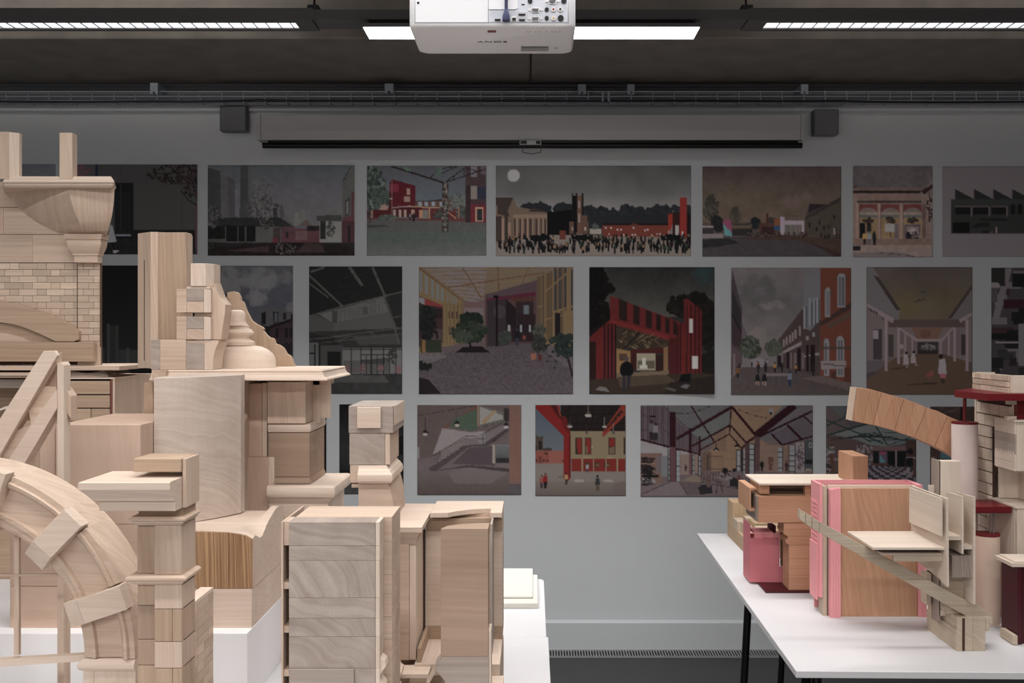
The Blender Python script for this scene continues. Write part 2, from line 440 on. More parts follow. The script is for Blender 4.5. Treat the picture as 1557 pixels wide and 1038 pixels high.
# ---------------------------------------------------------------- projector (hung upside down)
PW = plain('projector_white_plastic', rgb(248, 248, 250), 0.35, var=0.005)
PGREY = plain('projector_port_recess', rgb(222, 225, 234), 0.4, var=0.02)
CHROME = plain('connector_metal', rgb(190, 186, 184), 0.3, 0.8, var=0.05)
PZ = 2.14
X0, X1 = wx(621, PZ), wx(875.5, PZ)
ZB = wz(40.5, PZ)
pj = thing('projector', 'white ceiling projector hung upside down with its socket panel facing the camera', 'projector', ((X0+X1)/2, PZ+0.12, ZB+0.1))
bm = MB()
rings = []
def rrect(x0, x1, y0, y1, r, z, n=6):
    pts = []
    for cx, cy, a0 in ((x1-r, y0+r, -90), (x1-r, y1-r, 0), (x0+r, y1-r, 90), (x0+r, y0+r, 180)):
        for i in range(n+1):
            a = math.radians(a0 + 90*i/n); pts.append((cx+r*math.cos(a), cy+r*math.sin(a), z))
    return pts
for o, z in ((0.006, ZB), (0.002, ZB+0.002), (0.0, ZB+0.006), (0.0, ZB+0.088), (0.006, ZB+0.094)):
    rings.append(rrect(X0+o, X1-o, PZ+o, PZ+0.213-o, 0.022, z))
bm.loft(rings).build('body', PW, pj, smooth=0.9)
# socket panel: outline groove, recess and ports
def pp(x, y): return (580 + x/4.579, y/4.579)     # from the enlarged crop
GROOVE = plain('projector_panel_groove', rgb(150, 152, 160), 0.5)
gx0, gx1, gy1 = 630.5, 864.5, 35.0
MB().fbox(gx0, gx0+0.7, -14, gy1, PZ-0.0008, 0.001).fbox(gx0, gx1, gy1-0.7, gy1, PZ-0.0008, 0.001).fbox(gx1-0.7, gx1, -14, gy1, PZ-0.0008, 0.001).fbox(742.2, 742.7, -14, gy1, PZ-0.0008, 0.001).build('panel_groove', GROOVE, pj)
MB().fbox(632, 741.8, -13, 33.8, PZ-0.0016, 0.002).build('lamp_cover', PW, pj)
MB().tube((wx(636, PZ), PZ-0.002, wz(4.8, PZ)), (wx(636, PZ), PZ-0.0005, wz(4.8, PZ)), 0.0028, 12).build('screw', BLACK, pj)
MB().fbox(744.5, 862.5, -13, 33.2, PZ-0.0010, 0.0012).build('socket_panel', PGREY, pj)
MB().pprism([(743, -13), (787, -13), (787, 11), (785.5, 13.3), (783, 14), (743, 14)], PZ-0.004, 0.0032).build('cable_cover', PW, pj)
MB().fbox(786.4, 801.5, 17.8, 32.8, PZ-0.0022, 0.0013).build('socket_plate', plain('socket_plate_grey', rgb(206, 206, 212), 0.4), pj)
def zc(x, y): return (740 + x/11.12, y/11.12)
def disc(name, x, y, r, mat, d=0.004, parent=pj, z=PZ):
    px, py = zc(x, y)
    return MB().tube((wx(px, z), z-0.001-d, wz(py, z)), (wx(px, z), z-0.0009, wz(py, z)), r, 16).build(name, mat, parent, smooth=0.7)
RED = plain('socket_red', rgb(150, 30, 36), 0.4); YEL = plain('socket_yellow', rgb(210, 180, 120), 0.4); WHT = plain('socket_white', rgb(235, 232, 230), 0.4)
for x, y in ((822, 172), (822, 320), (1110, 25)):
    (a, b), (c, d) = zc(x-68, y-40), zc(x+68, y+40)
    v = MB().pprism([(a+.6, b), (c-.6, b), (c, b+1), (c-1, d), (a+1, d), (a, b+1)], PZ-0.004, 0.003).build('vga_port', CHROME, pj)
    MB().pprism([(a+1.2, b+1), (c-1.2, b+1), (c-1.8, d-1.2), (a+1.8, d-1.2)], PZ-0.0048, 0.0006).build('port_opening', plain('port_grey', rgb(96, 96, 100), 0.5), v)
    for sx in (-98, 98): disc('hex_screw', x+sx, y+2, 0.0026, CHROME, 0.003)
for x, y, r, m, inner in ((1014, 170, .0044, BLACK, None), (1127, 170, .0052, CHROME, RED), (1244, 168, .0052, WHT, BLACK), (1014, 315, .0045, BLACK, None),
                          (1130, 315, .0054, CHROME, YEL), (1250, 315, .0064, BLACK, None), (733, 25, .0052, BLACK, None), (1305, 22, .0058, BLACK, None)):
    j = disc('audio_socket', x, y, r, m)
    if inner: disc('socket_core', x, y, r*0.45, inner, 0.005, parent=j)
for x0, y0, x1, y1 in ((538, 230, 655, 265), (545, 322, 648, 355), (135, 318, 235, 356)):
    (a, b), (c, d) = zc(x0, y0), zc(x1, y1)
    MB().pprism([(a, b), (c, b), (c, d-1), (c-1, d), (a+1, d), (a, d-1)], PZ-0.0034, 0.0012).build('hdmi_port', BLACK, pj)
(a, b), (c, d) = zc(420, 275), zc(505, 360)
u = MB().fbox(a, c, b, d, PZ-0.0026, 0.0015).build('usb_port', CHROME, pj)
(a, b), (c, d) = zc(432, 300), zc(493, 350)
MB().fbox(a, c, b, d, PZ-0.0034, 0.0008).build('port_opening', BLACK, u)
(a, b), (c, d) = zc(588, 66), zc(642, 88)
MB().fbox(a, c, b, d, PZ-0.0014, 0.0004).build('lock_slot', BLACK, pj)
NAVY = plain('navy_cable', rgb(44, 48, 86), 0.5)
(a, b) = zc(330, 170)
zk = PZ-0.014
MB().tube((wx(a, zk), zk, wz(15, zk)), (wx(a, zk), zk, wz(-14, zk)), 0.0036, 12).path([(wx(a, zk), zk, wz(-14, zk)), (wx(a, zk)+.002, PZ+0.03, wz(-45, PZ)), (wx(a, zk), PZ+0.06, 3.28)], 0.0036, 10).build('video_cable', NAVY, pj, smooth=0.8)
MB().lathe(wx(a, zk), zk, [(0.0036, wz(14, zk)), (0.0056, wz(19, zk)), (0.0078, wz(24, zk)), (0.0084, wz(31, zk)), (0.0084, wz(32, zk))], 16).build('cable_plug', NAVY, pj, smooth=0.8)
MB().box(wx(a, zk)-0.006, wx(a, zk)+0.006, PZ-0.016, PZ-0.002, wz(31, PZ), wz(26, PZ)).build('plug_head', NAVY, pj)
# underside: sticker, adjuster flap, printed letters
def under(x, y):                                   # point of the bottom face seen at this pixel
    z = (ZB-HC)*F/(VY-y); return wx(x, z), z
x0, y0 = under(741.5, 49); x1, y1 = under(754, 46)
MB().box(x0, x1, min(y0, y1), max(y0, y1), ZB-0.0008, ZB+0.0005).build('warning_label', plain('brown_red_sticker', rgb(128, 76, 72), 0.6), pj)
x0, y0 = under(792, 70.2); x1, y1 = under(834, 77)
fl = MB().box(x0, x1, min(y0, y1), max(y0, y1), ZB-0.0012, ZB+0.0005).build('adjuster_flap', plain('projector_flap_grey', rgb(158, 158, 158), 0.5), pj)  # flap in a darker grey than the body
MB().box(x0+.002, x1-.002, min(y0, y1)+.001, min(y0, y1)+0.006, ZB-0.003, ZB-0.0012).build('flap_lip', plain('projector_lip_grey', rgb(120, 118, 120), 0.5), fl)
for px in (801, 805, 813.5, 820, 829, 838, 843, 850):
    x0, y0 = under(px, 48); MB().box(x0, x0+0.0035, y0, y0+0.002, ZB-0.0004, ZB+0.0004).build('print_mark', plain('print_grey', rgb(110, 104, 106), 0.6), pj)
x0, y0 = under(843, 72)
for k in range(2): MB().box(x0, x0+0.008, y0+k*0.006, y0+k*0.006+0.0012, ZB-0.0004, ZB+0.0004).build('print_mark', plain('print_grey', (0.1,)*3), pj)
x0, y0 = under(656, 80)
fc = bpy.data.curves.new('letters', 'FONT'); fc.body = 'SONY'; fc.size = 0.036; fc.extrude = 0.0004; fc.align_x = 'CENTER'; fc.space_character = 1.12
fo = bpy.data.objects.new('letters', fc); COL.objects.link(fo)
me = bpy.data.meshes.new_from_object(fo)
bpy.data.objects.remove(fo)
me.materials.clear(); me.materials.append(plain('print_dark', rgb(84, 78, 80), 0.6))
tx, ty = under(748.5, 62.3)
lo = link('lettering', me, Vector((tx, ty, ZB-0.0006)), pj)
lo.rotation_euler = (0, math.pi, 0)
lo.scale = (0.67, 0.36, 1)
# ceiling mount
mt = MB().tube(((X0+X1)/2, PZ+0.11, ZB+0.094), ((X0+X1)/2, PZ+0.11, 3.3), 0.02, 16).build('mount_pole', TRUNK, pj, smooth=0.7)
MB().box((X0+X1)/2-0.07, (X0+X1)/2+0.07, PZ+0.05, PZ+0.17, ZB+0.094, ZB+0.104).build('mount_plate', TRUNK, pj)
# ---------------------------------------------------------------- tables
TZ = 0.75
def at_table(px, py):                       # point of the table plane (z = 0.75) seen at this pixel
    z = (HC-TZ)*F/(py-VY)
    return wx(px, z), z
THK = 0.018
def trestle(parent, x, y, w, yaw=0.0, h=TZ-THK):
    """steel A-frame trestle, each bar a part"""
    c, s = math.cos(yaw), math.sin(yaw)
    def R(u, v, z): return (x+u*c-v*s, y+u*s+v*c, z)
    for e in (-w/2, w/2):
        for sg in (-1, 1):
            MB().tube(R(e, sg*0.04, h-0.012), R(e, sg*0.20, 0.0), 0.013, 10).build('leg', BLACK, parent, smooth=0.8)
    for sg in (-1, 1):
        MB().tube(R(-w/2, sg*0.13, 0.30), R(w/2, sg*0.13, 0.30), 0.010, 10).build('crossbar', BLACK, parent, smooth=0.8)
    p = [R(-w/2-.01, -.05, 0), R(w/2+.01, -.05, 0), R(w/2+.01, .05, 0), R(-w/2-.01, .05, 0)]
    MB().prism([(q[0], q[1]) for q in p], 'z', h-0.024, h).build('top_rail', BLACK, parent)

# right table, turned slightly on the floor
A = Vector(at_table(1210.5, 1019.5)); Bk = Vector(at_table(1060, 810.5))
u = (Bk - A).normalized(); L = (Bk - A).length
r = Vector((u.y, -u.x))
rt = thing('trestle_table', 'white table on thin black legs at right, carrying the brown and pink models', 'table', (A.x+0.7, A.y+0.8, 0), 'white tables')
Wd = 1.55
c4 = [A, A + r*Wd, Bk + r*Wd, Bk]
MB().prism([(p.x, p.y) for p in c4], 'z', TZ-THK, TZ).build('tabletop', WHITE_TABLE, rt, bevel=0.0015)
yw = math.atan2(r.y, r.x)
lg = A + u*0.62*L + r*0.06
def leg(px0, py0, px1, py1, z):
    return (wx(px0, z), z, wz(py0, z)), (wx(px1, z), z, wz(py1, z))
for k in (0.10,):
    m = A + u*L*k + r*(Wd*0.5)
    trestle(rt, m.x, m.y, Wd-0.16, yw)
# raking black leg seen under the left edge
zl = A.y + u.y*L*0.50
q = A + u*L*0.49 + r*0.045
for w in (0, Wd-0.09):
    for k in (0.0, 0.44):
        q2 = q + r*w + u*L*k
        hid = 0.30 if (k and not w) else 0.0
        MB().tube((q2.x+hid, q2.y, TZ-THK-0.002), (q2.x+hid+(-.04 if not w else .04), q2.y, 0.0), 0.0125, 10).build('leg', BLACK, rt, smooth=0.8)
MB().box(q.x-.012, q.x+Wd-.08, q.y-.012, q.y+.012, TZ-THK-.022, TZ-THK-.0002).build('top_rail', BLACK, rt)

# left tables: near one and far one butted together
x1a, zj = at_table(834, 968); _, zf = at_table(825, 880)
x1n = 0.045
def ltable(label, y0, y1, x0, x1, corner):
    t = thing('plain_table', label, 'table', ((x0+x1)/2, (y0+y1)/2, 0), 'white tables')
    pts = [(x0, y0), (x1, y0)]
    if corner:
        for i in range(6):
            a = math.radians(90*i/5); pts.append((x1-0.02+0.02*math.cos(a), y1-0.02+0.02*math.sin(a)))
    else: pts.append((x1, y1))
    pts.append((x0, y1))
    MB().prism(pts, 'z', TZ-0.022, TZ).build('tabletop', WHITE_TABLE, t, bevel=0.001)
    for xx in (x0+0.06, x1-0.75):
        for yy in (y0+0.06, y1-0.06): MB().box(xx-0.02, xx+0.02, yy-0.02, yy+0.02, 0, TZ-0.022).build('leg', BLACK, t)
    MB().box(x0+.05, x1-.72, y0+.05, y1-.05, TZ-0.07, TZ-0.0222).build('apron', BLACK, t)
ltable('white table at left nearer the camera, under the arch and the big laminated block', 1.15, zj-0.001, -1.9, x1n-0.003, False)
ltable('white table at left behind the joint line, carrying the paper stack', zj+0.001, zf, -1.9, x1n-0.008, True)

# long white plinth on the left tables
PLF, PLT = 2.177, wz(954.3, 2.217)
pl = tag(MB().box(-2.2+0.35, -0.630, PLF, 3.16, TZ, PLT).build('white_plinth', WHITE, bevel=0.001), 'long low white plinth lying on the left tables under the pale wooden models', 'plinth')

# stack of two cream sheets / booklets
pb = plain('cream_paper', rgb(206, 203, 194), 0.8, var=0.02)
PTx0 = -0.12
zf1 = at_table(790, 925)[1]
zb1 = at_table(790, 874)[1]
tag(MB().box(-0.10, at_table(818, 926)[0], zf1, zb1-0.06, TZ, TZ+0.016).build('paper_stack', pb, bevel=0.001), 'cream paper stack lying on the white table right of the cabinet model', 'paper')
tag(MB().box(-0.12, 0.0, zf1+0.05, zb1+0.0, TZ+0.0165, TZ+0.023).build('cream_booklet', pb, bevel=0.001), 'thin cream booklet lying on top of the cream paper stack', 'booklet')
# ---------------------------------------------------------------- models on the left tables
def wd(k, a='Z'): return wood(k, a)
PT = PLT                                           # top of the plinth

def bricks(parent, x_edges_rows, y0, proud, mat, thick=0.006, gap=0.0010, clip=None):
    """wall of separate bricks facing the camera: rows of (z0, z1, [x edges]); equal bricks share mesh data"""
    cache = {}
    for z0, z1, xs in x_edges_rows:
        for a, b in zip(xs[:-1], xs[1:]):
            if clip and not clip((a+b)/2, (z0+z1)/2): continue
            w, h = round(b-a-gap, 4), round(z1-z0-gap, 4)
            if w < 0.002: continue
            key = (w, h)
            if key not in cache:
                m = MB().box(-w/2, w/2, -thick/2, thick/2, 0, h)
                me = bpy.data.meshes.new('brick'); me.from_pydata(m.v, [], m.f); me.materials.append(mat); cache[key] = me
            link('brick', cache[key], Vector(((a+b)/2, y0-proud-thick/2+random.uniform(0, .0008), z0)), parent)

# ---- plain stacked boxes on the plinth
bx = thing('plain_box_model', 'large plain rectangular wooden block stack on the white plinth behind the arch', 'wooden model', (wx(140, 2.217), 2.37, PT))
zf_ = 2.217
MB().fbox(15, 214, 891.5, 954.3, zf_, 0.30).build('base_block', wd('rosy', 'X'), bx, bevel=.001)
MB().fbox(15, 214, 797.3, 890.8, zf_, 0.30).build('middle_block', wd('rosy', 'X'), bx, bevel=.001)
MB().fbox(84.5, 213.5, 645.5, 796.7, zf_, 0.306).build('top_block', wd('rosy', 'Z'), bx, bevel=.001)
MB().fbox(60, 84, 632, 796.5, zf_+0.012, 0.05).build('side_plank', wd('rosy', 'Z'), bx, bevel=.001)

# ---- saddle-topped block with the burnt brown end
sb = thing('saddle_block_model', 'wooden block with rippled pale top and burnt brown end, standing on the white plinth', 'wooden model', (wx(330, zf_), 2.33, PT))
MB().fbox(250, 383, 895, 954.3, zf_, 0.275).build('base_block', wd('pale', 'X'), sb, bevel=.001)
xa, xb = wx(250, zf_), wx(384, zf_)
zb0 = wz(894.4, zf_)
def sad(uu, v):                                    # height of the rippled top, in pixels at the front plane
    x = 250 + uu*134
    base = 807 + (0 if x < 300 else 0)
    edge = 3.0*max(0, (x-305)/79.0) + 12*max(0, (x-345)/39.0)**2
    k = min(1, max(0, (x-358)/16.0)); k = k*k*(3-2*k)
    ridge = (-16*math.exp(-((v-0.80)/0.26)**2) + 15*math.exp(-((v-0.26)/0.13)**2) - 5*math.exp(-((v-0.05)/0.08)**2))*k
    return base + edge*max(0.25, 1-0.9*min(1, v/0.30)) + ridge + 2*v
n1, n2 = 14, 14
vs, fs = [], []
for j in range(n2+1):
    for i in range(n1+1):
        vs.append((xa+(xb-xa)*i/n1, zf_+0.003+0.27*j/n2, wz(sad(i/n1, j/n2), zf_)))
top = MB()
m1 = len(vs)
bot = [(x, y, zb0) for x, y, z in vs]
for j in range(n2):
    for i in range(n1):
        a = j*(n1+1)+i; fs.append((a, a+1, a+n1+2, a+n1+1)); fs.append((m1+a, m1+a+n1+1, m1+a+n1+2, m1+a+1))
for i in range(n1):
    fs.append((m1+i, m1+i+1, i+1, i)); a = n2*(n1+1)+i; fs.append((a, a+1, m1+a+1, m1+a))
for j in range(n2):
    a = j*(n1+1); b = a+n1+1; fs.append((m1+a, a, b, m1+b)); a += n1; b += n1; fs.append((a, m1+a, m1+b, b))
top.add(vs+bot, fs).build('rippled_top', wd('pale', 'X'), sb, smooth=0.6)
pts = [(250, 894.4)] + [(250+134*i/n1 if i < n1 else 383.6, sad(i/n1, 0)+1.2) for i in range(n1+1)] + [(383.6, 894.4)]
o = MB().pprism(pts, zf_, 0.0028).build('burnt_end', wd('burnt', 'Z'), sb); o['label'] = 'scorched brown end face'

# ---- tall curved block standing on the saddle block
zc0 = 2.29
xl, xr_ = wx(233.6, zc0), wx(361, 2.43)
arcp = []
for i in range(13):
    t = i/12; arcp.append((xl+(xr_-xl)*t, zc0 + 0.14*t**2.2))
pl_ = arcp + [(xr_+0.006, zc0+0.15), (xr_+0.007, zc0+0.178), (xl, zc0+0.178)]
cbz = wz(797.5, zc0)
tag(MB().prism(pl_, 'z', cbz, wz(574, zc0)).build('curved_block', wd('ash', 'X'), bevel=.0008), 'tall greyish block with a bowed front and wavy grain standing behind the pier', 'wooden block')

# ---- classical stack: capping cornice, panels, dado, base  (z about 2.55)
zq = 2.60
cs = thing('pedestal_stack_model', 'stack of pale panels and cornices with a dado block, behind the tall curved block', 'wooden model', (wx(430, zq), zq+0.1, TZ))
MB().fbox(363.5, 398, 583, 694, zq+0.01, 0.16).build('tall_panel', wd('rosy', 'Z'), cs, bevel=.0008)
MB().fbox(398.4, 406, 582, 694, zq+0.012, 0.15).build('corner_strip', wd('pale', 'Z'), cs, bevel=.0008)
MB().fbox(364, 408, 695, 800, zq, 0.12).build('lower_panel', wd('rosy', 'Z'), cs, bevel=.0008)
MB().fbox(408.2, 417, 694.6, 800, zq+0.003, 0.11).build('corner_strip', wd('pale', 'Z'), cs, bevel=.0008)
MB().fbox(406.5, 464.5, 580.5, 643.8, zq, 0.16).build('upper_block', wd('tulip', 'Z'), cs, bevel=.0008)
MB().fbox(464.8, 486.5, 578, 643.8, zq+0.09, 0.07).build('upper_return', wd('pale', 'Z'), cs, bevel=.0008)
# dado with rounded cap and bevelled foot
def Zq(py, z=zq): return wz(py, z)
x0, x1 = wx(407, zq), wx(470, zq)
MB().mould(x0, x1, zq+0.005, zq+0.19, [(-.003, Zq(658)), (.001, Zq(657)), (.004, Zq(653)), (.004, Zq(649)), (.001, Zq(645.5)), (-.004, Zq(644.8))], 'fr').build('dado_cap', wd('pale', 'X'), cs, smooth=0.5)
MB().box(x0, x1, zq+0.004, zq+0.19, Zq(725), Zq(658.4)).build('dado_block', wd('taupe', 'X'), cs, bevel=.0008)
MB().mould(x0+wx(823, zq)-wx(810, zq)-.008, x1, zq+0.006, zq+0.19, [(.004, Zq(735)), (-.001, Zq(725.4))], 'fr').build('dado_foot', wd('taupe', 'X'), cs)
xb0, xb1 = wx(410, zq), wx(507, zq)
MB().mould(xb0, xb1, zq-0.02, zq+0.21, [(-.012, Zq(800)), (-.012, Zq(762)), (-.005, Zq(758)), (-.004, Zq(754.5)), (.006, Zq(753.5)), (.009, Zq(750)), (.010, Zq(745)), (.007, Zq(739)), (.001, Zq(736.2))], 'fr').build('base_cornice', wd('pale', 'X'), cs, smooth=0.5)
MB().box(xb0, -.6295, zq, zq+0.2, PT+.0002, Zq(800.3)).build('plain_plinth', wd('tulip', 'X'), cs)
MB().box(-.629, xb1+.012, zq+0.0, zq+0.2, TZ, Zq(800.3)).build('plain_plinth', wd('tulip', 'X'), cs)
MB().box(wx(362, zq), xb0-.0005, zq+0.0, zq+0.16, PT+.0002, Zq(800.3)).build('plain_plinth', wd('tulip', 'X'), cs)
# capping cornice
za = 2.51
xc0, xc1 = wx(231, za), wx(490, za)
MB().mould(xc0, xc1, za, za+0.30, [(.010, wz(578.5, za)), (.017, wz(577.5, za)), (.016, wz(575.5, za)), (.008, wz(573, za)), (.004, wz(569.5, za)), (.003, wz(567, za)), (.001, wz(566.4, za)), (.002, wz(564, za)), (-.001, wz(562.2, za))], 'fr').build('capping_cornice', wd('pale', 'X'), cs, smooth=0.4)
ztop = wz(562.2, za)
zund = wz(578.8, za)
MB().fbox(231, 252, 562.8, 578, za-0.02, 0.018).build('end_block', wd('tulip', 'Y'), cs)
MB().box(wx(236, za), wx(362, za), za+0.08, za+0.28, PT+.0002, zund).build('rear_core', wd('tulip', 'Z'), cs)
MB().box(wx(410, za), wx(474, za), za+0.18, za+0.28, zund-0.02, zund).build('rear_core', wd('tulip', 'X'), cs)
MB().box(wx(470, zq), wx(488, zq)+.004, zq+0.10, zq+0.115, Zq(640), zund).build('back_board', wd('pale', 'Z'), cs)

# ---- fluted tower piece on top of the cornice
zt_ = 2.602
tw = [(wx(209.5, 2.647), 2.647), (wx(229, zt_), zt_), (wx(240, 2.604), 2.604), (wx(243, 2.610), 2.614), (wx(252, 2.612), 2.618), (wx(270, 2.612), 2.616), (wx(281.5, 2.617), 2.617),
      (wx(282.5, 2.614), 2.614), (wx(291, 2.652), 2.652), (wx(293, 2.722), 2.722), (wx(219, 2.722), 2.722)]
tt = thing('fluted_tower_block', 'tall faceted wooden post rising highest above the capping cornice', 'wooden model', (wx(250, zt_), 2.65, ztop))
MB().prism(tw, 'z', ztop+0.0005, wz(352.3, zt_)).build('fluted_post', wd('tulip', 'Z'), tt, bevel=.0006)
fl_ = [(x-.0004, y-.0012) for x, y in tw[3:7]]
MB().prism(fl_+[(x, y+.0005) for x, y in reversed(tw[3:7])], 'z', ztop+.03, wz(352.9, zt_)).build('flute_shading', wd('brown', 'Z'), tt)  # thin brown sheet painting the shading of the concave flute
MB().box(wx(219.6, 2.625), wx(220.4, 2.625), 2.6215, 2.632, ztop+.02, wz(395, zt_)).build('split_line', SEAM, tt)

# ---- interlocking block stack beside the tower
zi = 2.522
ib = thing('interlocking_block_stack', 'stepped stack of interlocking pale blocks between the tall post and the turned base', 'wooden model', (wx(300, zi), 2.56, ztop))
ZI = lambda py: wz(py, zi)
XI = lambda px: wx(px, zi)
MB().fbox(229.5, 243, 516.5, 561.7, zi-.006, 0.078).build('foot_block', wd('grey', 'Y'), ib, bevel=.0006)
MB().fbox(243.2, 282.8, 516.5, 561.7, zi-.005, 0.077).build('foot_block', wd('tulip', 'X'), ib, bevel=.0006)
MB().fbox(283, 310.4, 521.5, 561.7, zi-.006, 0.078).build('foot_block', wd('grey', 'Y'), ib, bevel=.0006)
MB().pprism([(310.6, 521.5), (331.5, 521.5), (327, 532), (324.5, 545), (323.5, 561.7), (310.6, 561.7)], zi-.006, 0.078).build('foot_block', wd('pale', 'Z'), ib, bevel=.0006)
MB().fbox(283, 332, 517, 521.3, zi, 0.07).build('spacer_strip', wd('tulip', 'X'), ib)
for (y0, y1) in ((439, 475), (481, 516)):
    ym = (y0+y1)/2 + 1
    MB().fbox(268.2, 283.8, y0, y1, zi-.004, 0.076).build('lap_block', wd('tulip', 'X'), ib, bevel=.0006)
    MB().fbox(284, 309.6, y0, ym, zi-.005, 0.077).build('lap_block', wd('grey', 'Y'), ib, bevel=.0006)
    MB().fbox(284, 309.6, ym+.4, y1, zi-.005, 0.077).build('lap_block', wd('tulip', 'Y'), ib, bevel=.0006)
    MB().pprism([(309.8, y0), (320.5, y0+1), (320.5, y1), (309.8, y1)], zi-.003, 0.07).build('lap_block', wd('pale', 'Z'), ib, bevel=.0006)
MB().fbox(296, 322, 475.3, 480.7, zi+.01, 0.05).build('spacer_strip', wd('tulip', 'X'), ib)
MB().fbox(283.5, 320, 435.4, 438.7, zi+.002, 0.06).build('spacer_strip', wd('pale', 'X'), ib)
tp = [(XI(284.6), zi+.03), (XI(290.3), zi-.002), (XI(313), zi-.002), (XI(321.5), zi+.02), (XI(321.5), zi+.072), (XI(284.6), zi+.072)]
MB().prism(tp, 'z', ZI(435), ZI(400.3)).build('chamfered_block', wd('pale', 'Z'), ib, bevel=.0006)
MB().pprism([(311, 435.2), (321.5, 435.2), (325, 437), (325.5, 429), (332, 448), (334.5, 453), (342.5, 463), (342, 475), (339, 495), (336.5, 516), (320.8, 516), (320.8, 480), (320.8, 440)], zi+.012, 0.056).build('curved_buttress', wd('tulip', 'Z'), ib, bevel=.0006)
MB().fbox(330, 345, 452, 557, 2.742, 0.016).build('back_piece', wd('brown', 'Z'), ib)

# ---- turned base (half bell) on the cornice
ax_ = 357.5
zl_ = 2.645
tb = thing('turned_base_model', 'bell-shaped turned wooden column base on the capping cornice', 'wooden model', (wx(ax_, zl_), zl_, ztop))
px2m = zl_/F
def lat(profile):                                   # (right-hand pixel, pixel height)
    return [((x-ax_)*px2m, wz(y, zl_)) for x, y in profile]
MB().lathe(wx(ax_, zl_), zl_+0.02, lat([(417, 561.6), (417, 556), (416.5, 555.2), (416.5, 549), (415, 543), (411, 536.5), (404, 531), (395, 527), (385, 525.2)]), 40, 0.56, 0.5).build('bell', wd('pale', 'X'), tb, smooth=0.7)
MB().lathe(wx(ax_, zl_), zl_+0.02, lat([(384.8, 525.1), (384.8, 520), (381, 518), (377.5, 515.5), (377, 513), (380, 510.5), (382.5, 507.5), (382.8, 505), (380.5, 503), (379.5, 500.5), (376, 499.5), (376, 494.8)]), 40, 0.86, 0.62).build('ring', wd('pale', 'X'), tb, smooth=0.5)
MB().lathe(wx(ax_, zl_), zl_+0.02, lat([(374.5, 494.7), (371, 491), (369.8, 487), (370, 481), (369.3, 477), (368, 474), (366, 471.8), (362, 470.8), (359, 470.6)]), 40, 1.55, 0.9).build('cap', wd('pale', 'X'), tb, smooth=0.7)

# ---- scrolled board behind
tagpts = [(345.3, 560.8), (345.3, 444.5), (355.2, 442.6), (362, 445.2), (365.5, 452), (366.2, 457.5), (369.5, 458.5), (374.7, 473), (382.5, 487.4), (390, 493), (398, 496.5), (401.2, 499.5), (400, 502.5), (405.5, 509.5), (410, 513), (415.8, 514.5), (417.3, 518), (419, 522.5), (425, 524.5), (431, 529), (433.2, 533), (436, 538), (441.5, 541), (444.5, 547), (446.2, 552.5), (451.5, 560.8)]
tag(MB().pprism(tagpts, 2.765, 0.016).build('scrolled_board', wd('brown', 'Z'), bevel=.0008), 'thin brown board with a scrolled descending edge behind the turned base', 'wooden board')

# ---- drawer-like brick stack and boards behind (far left)
ze = 2.65
EZ = wz(576, ze)
bs = thing('brick_stack_cabinet', 'brown stack of brick-like wooden bars with a plain side slab under the facade', 'wooden model', (wx(100, ze), ze+0.13, PT))
MB().box(wx(62, ze), wx(166.5, ze), ze+0.012, ze+0.262, PT, EZ-0.004).build('core', DARKGAP, bs)
rows = [(579, 599.2, [62.5, 167.6]), (601, 619.8, [62.5, 73, 167.6]), (621.3, 640, [62.5, 104, 138.3, 167.6]), (641.5, 660, [62.5, 120, 167.6]), (662, 682, [62.5, 90, 167.6]), (684, 706, [62.5, 130, 167.6]), (708, 730, [62.5, 120, 167.6]), (732, 760, [62.5, 90, 167.6])]
for y0, y1, xs in rows:
    for a, b in zip(xs[:-1], xs[1:]):
        MB().fbox(a+.5, b-.6, y0, y1, ze, 0.0118).build('bar', wd('brown', 'X'), bs, bevel=.001)
MB().box(wx(168.6, ze), wx(171, ze), ze-.002, ze+0.265, PT, EZ).build('red_edge', plain('red_brown_edge', rgb(120, 70, 60), 0.7), bs)
MB().box(wx(171.2, ze), wx(172.4, ze)+.004, ze, ze+0.265, PT, EZ).build('side_slab', wd('tulip', 'Z'), bs)
MB().box(wx(97, ze), wx(172.4, ze)+.004, ze-.002, ze+0.265, EZ+.0002, EZ+0.004).build('top_board', wd('pale', 'X'), bs)
MB().box(wx(219, 2.53), wx(232.5, 2.53), 2.53, 2.55, PT, wz(581, 2.53)).build('side_plank', wd('brown', 'Z'), bs)
# open shelf to the left
sh = thing('open_shelf_model', 'low open wooden shelf box with thin boards at the far left edge', 'wooden model', (wx(10, ze), ze+.13, PT))
xs0, xs1 = wx(-120, ze), wx(60, ze)
MB().box(xs0, xs1, ze+0.12, ze+0.14, PT, EZ-.006).build('back_board', wd('brown', 'X'), sh)
MB().box(xs0, xs1, ze+0.02, ze+0.26, wz(590, ze), wz(577, ze)).build('shelf_board', wd('grey', 'X'), sh)
MB().box(xs1-.012, xs1, ze+0.0, ze+0.119, PT, wz(590.4, ze)).build('side_board', wd('brown', 'Z'), sh)
MB().box(xs0, xs1-.0125, ze+0.005, ze+0.119, PT, wz(640, ze)).build('inner_block', wd('brown', 'X'), sh)
for y0, y1, x1, k in ((571, 574, 60, 0), (566, 570.6, 58, 1)):
    MB().box(xs0, wx(x1, ze), ze-0.01-0.004*k, ze+0.27, wz(y1, ze), wz(y0, ze)).build('shelf_board', wd('tulip' if k else 'brown', 'X'), sh)
pp_ = plain('curled_paper', rgb(222, 208, 194), 0.8)
MB().prism([(wx(x, ze+.01), wz(y, ze+.01)) for x, y in ((-4, 622), (4, 618.5), (13, 616.5), (15, 620), (10, 621.8), (3, 622.5), (-4, 625))], 'y', ze+.02, ze+.08).build('paper_scrap', pp_, sh)

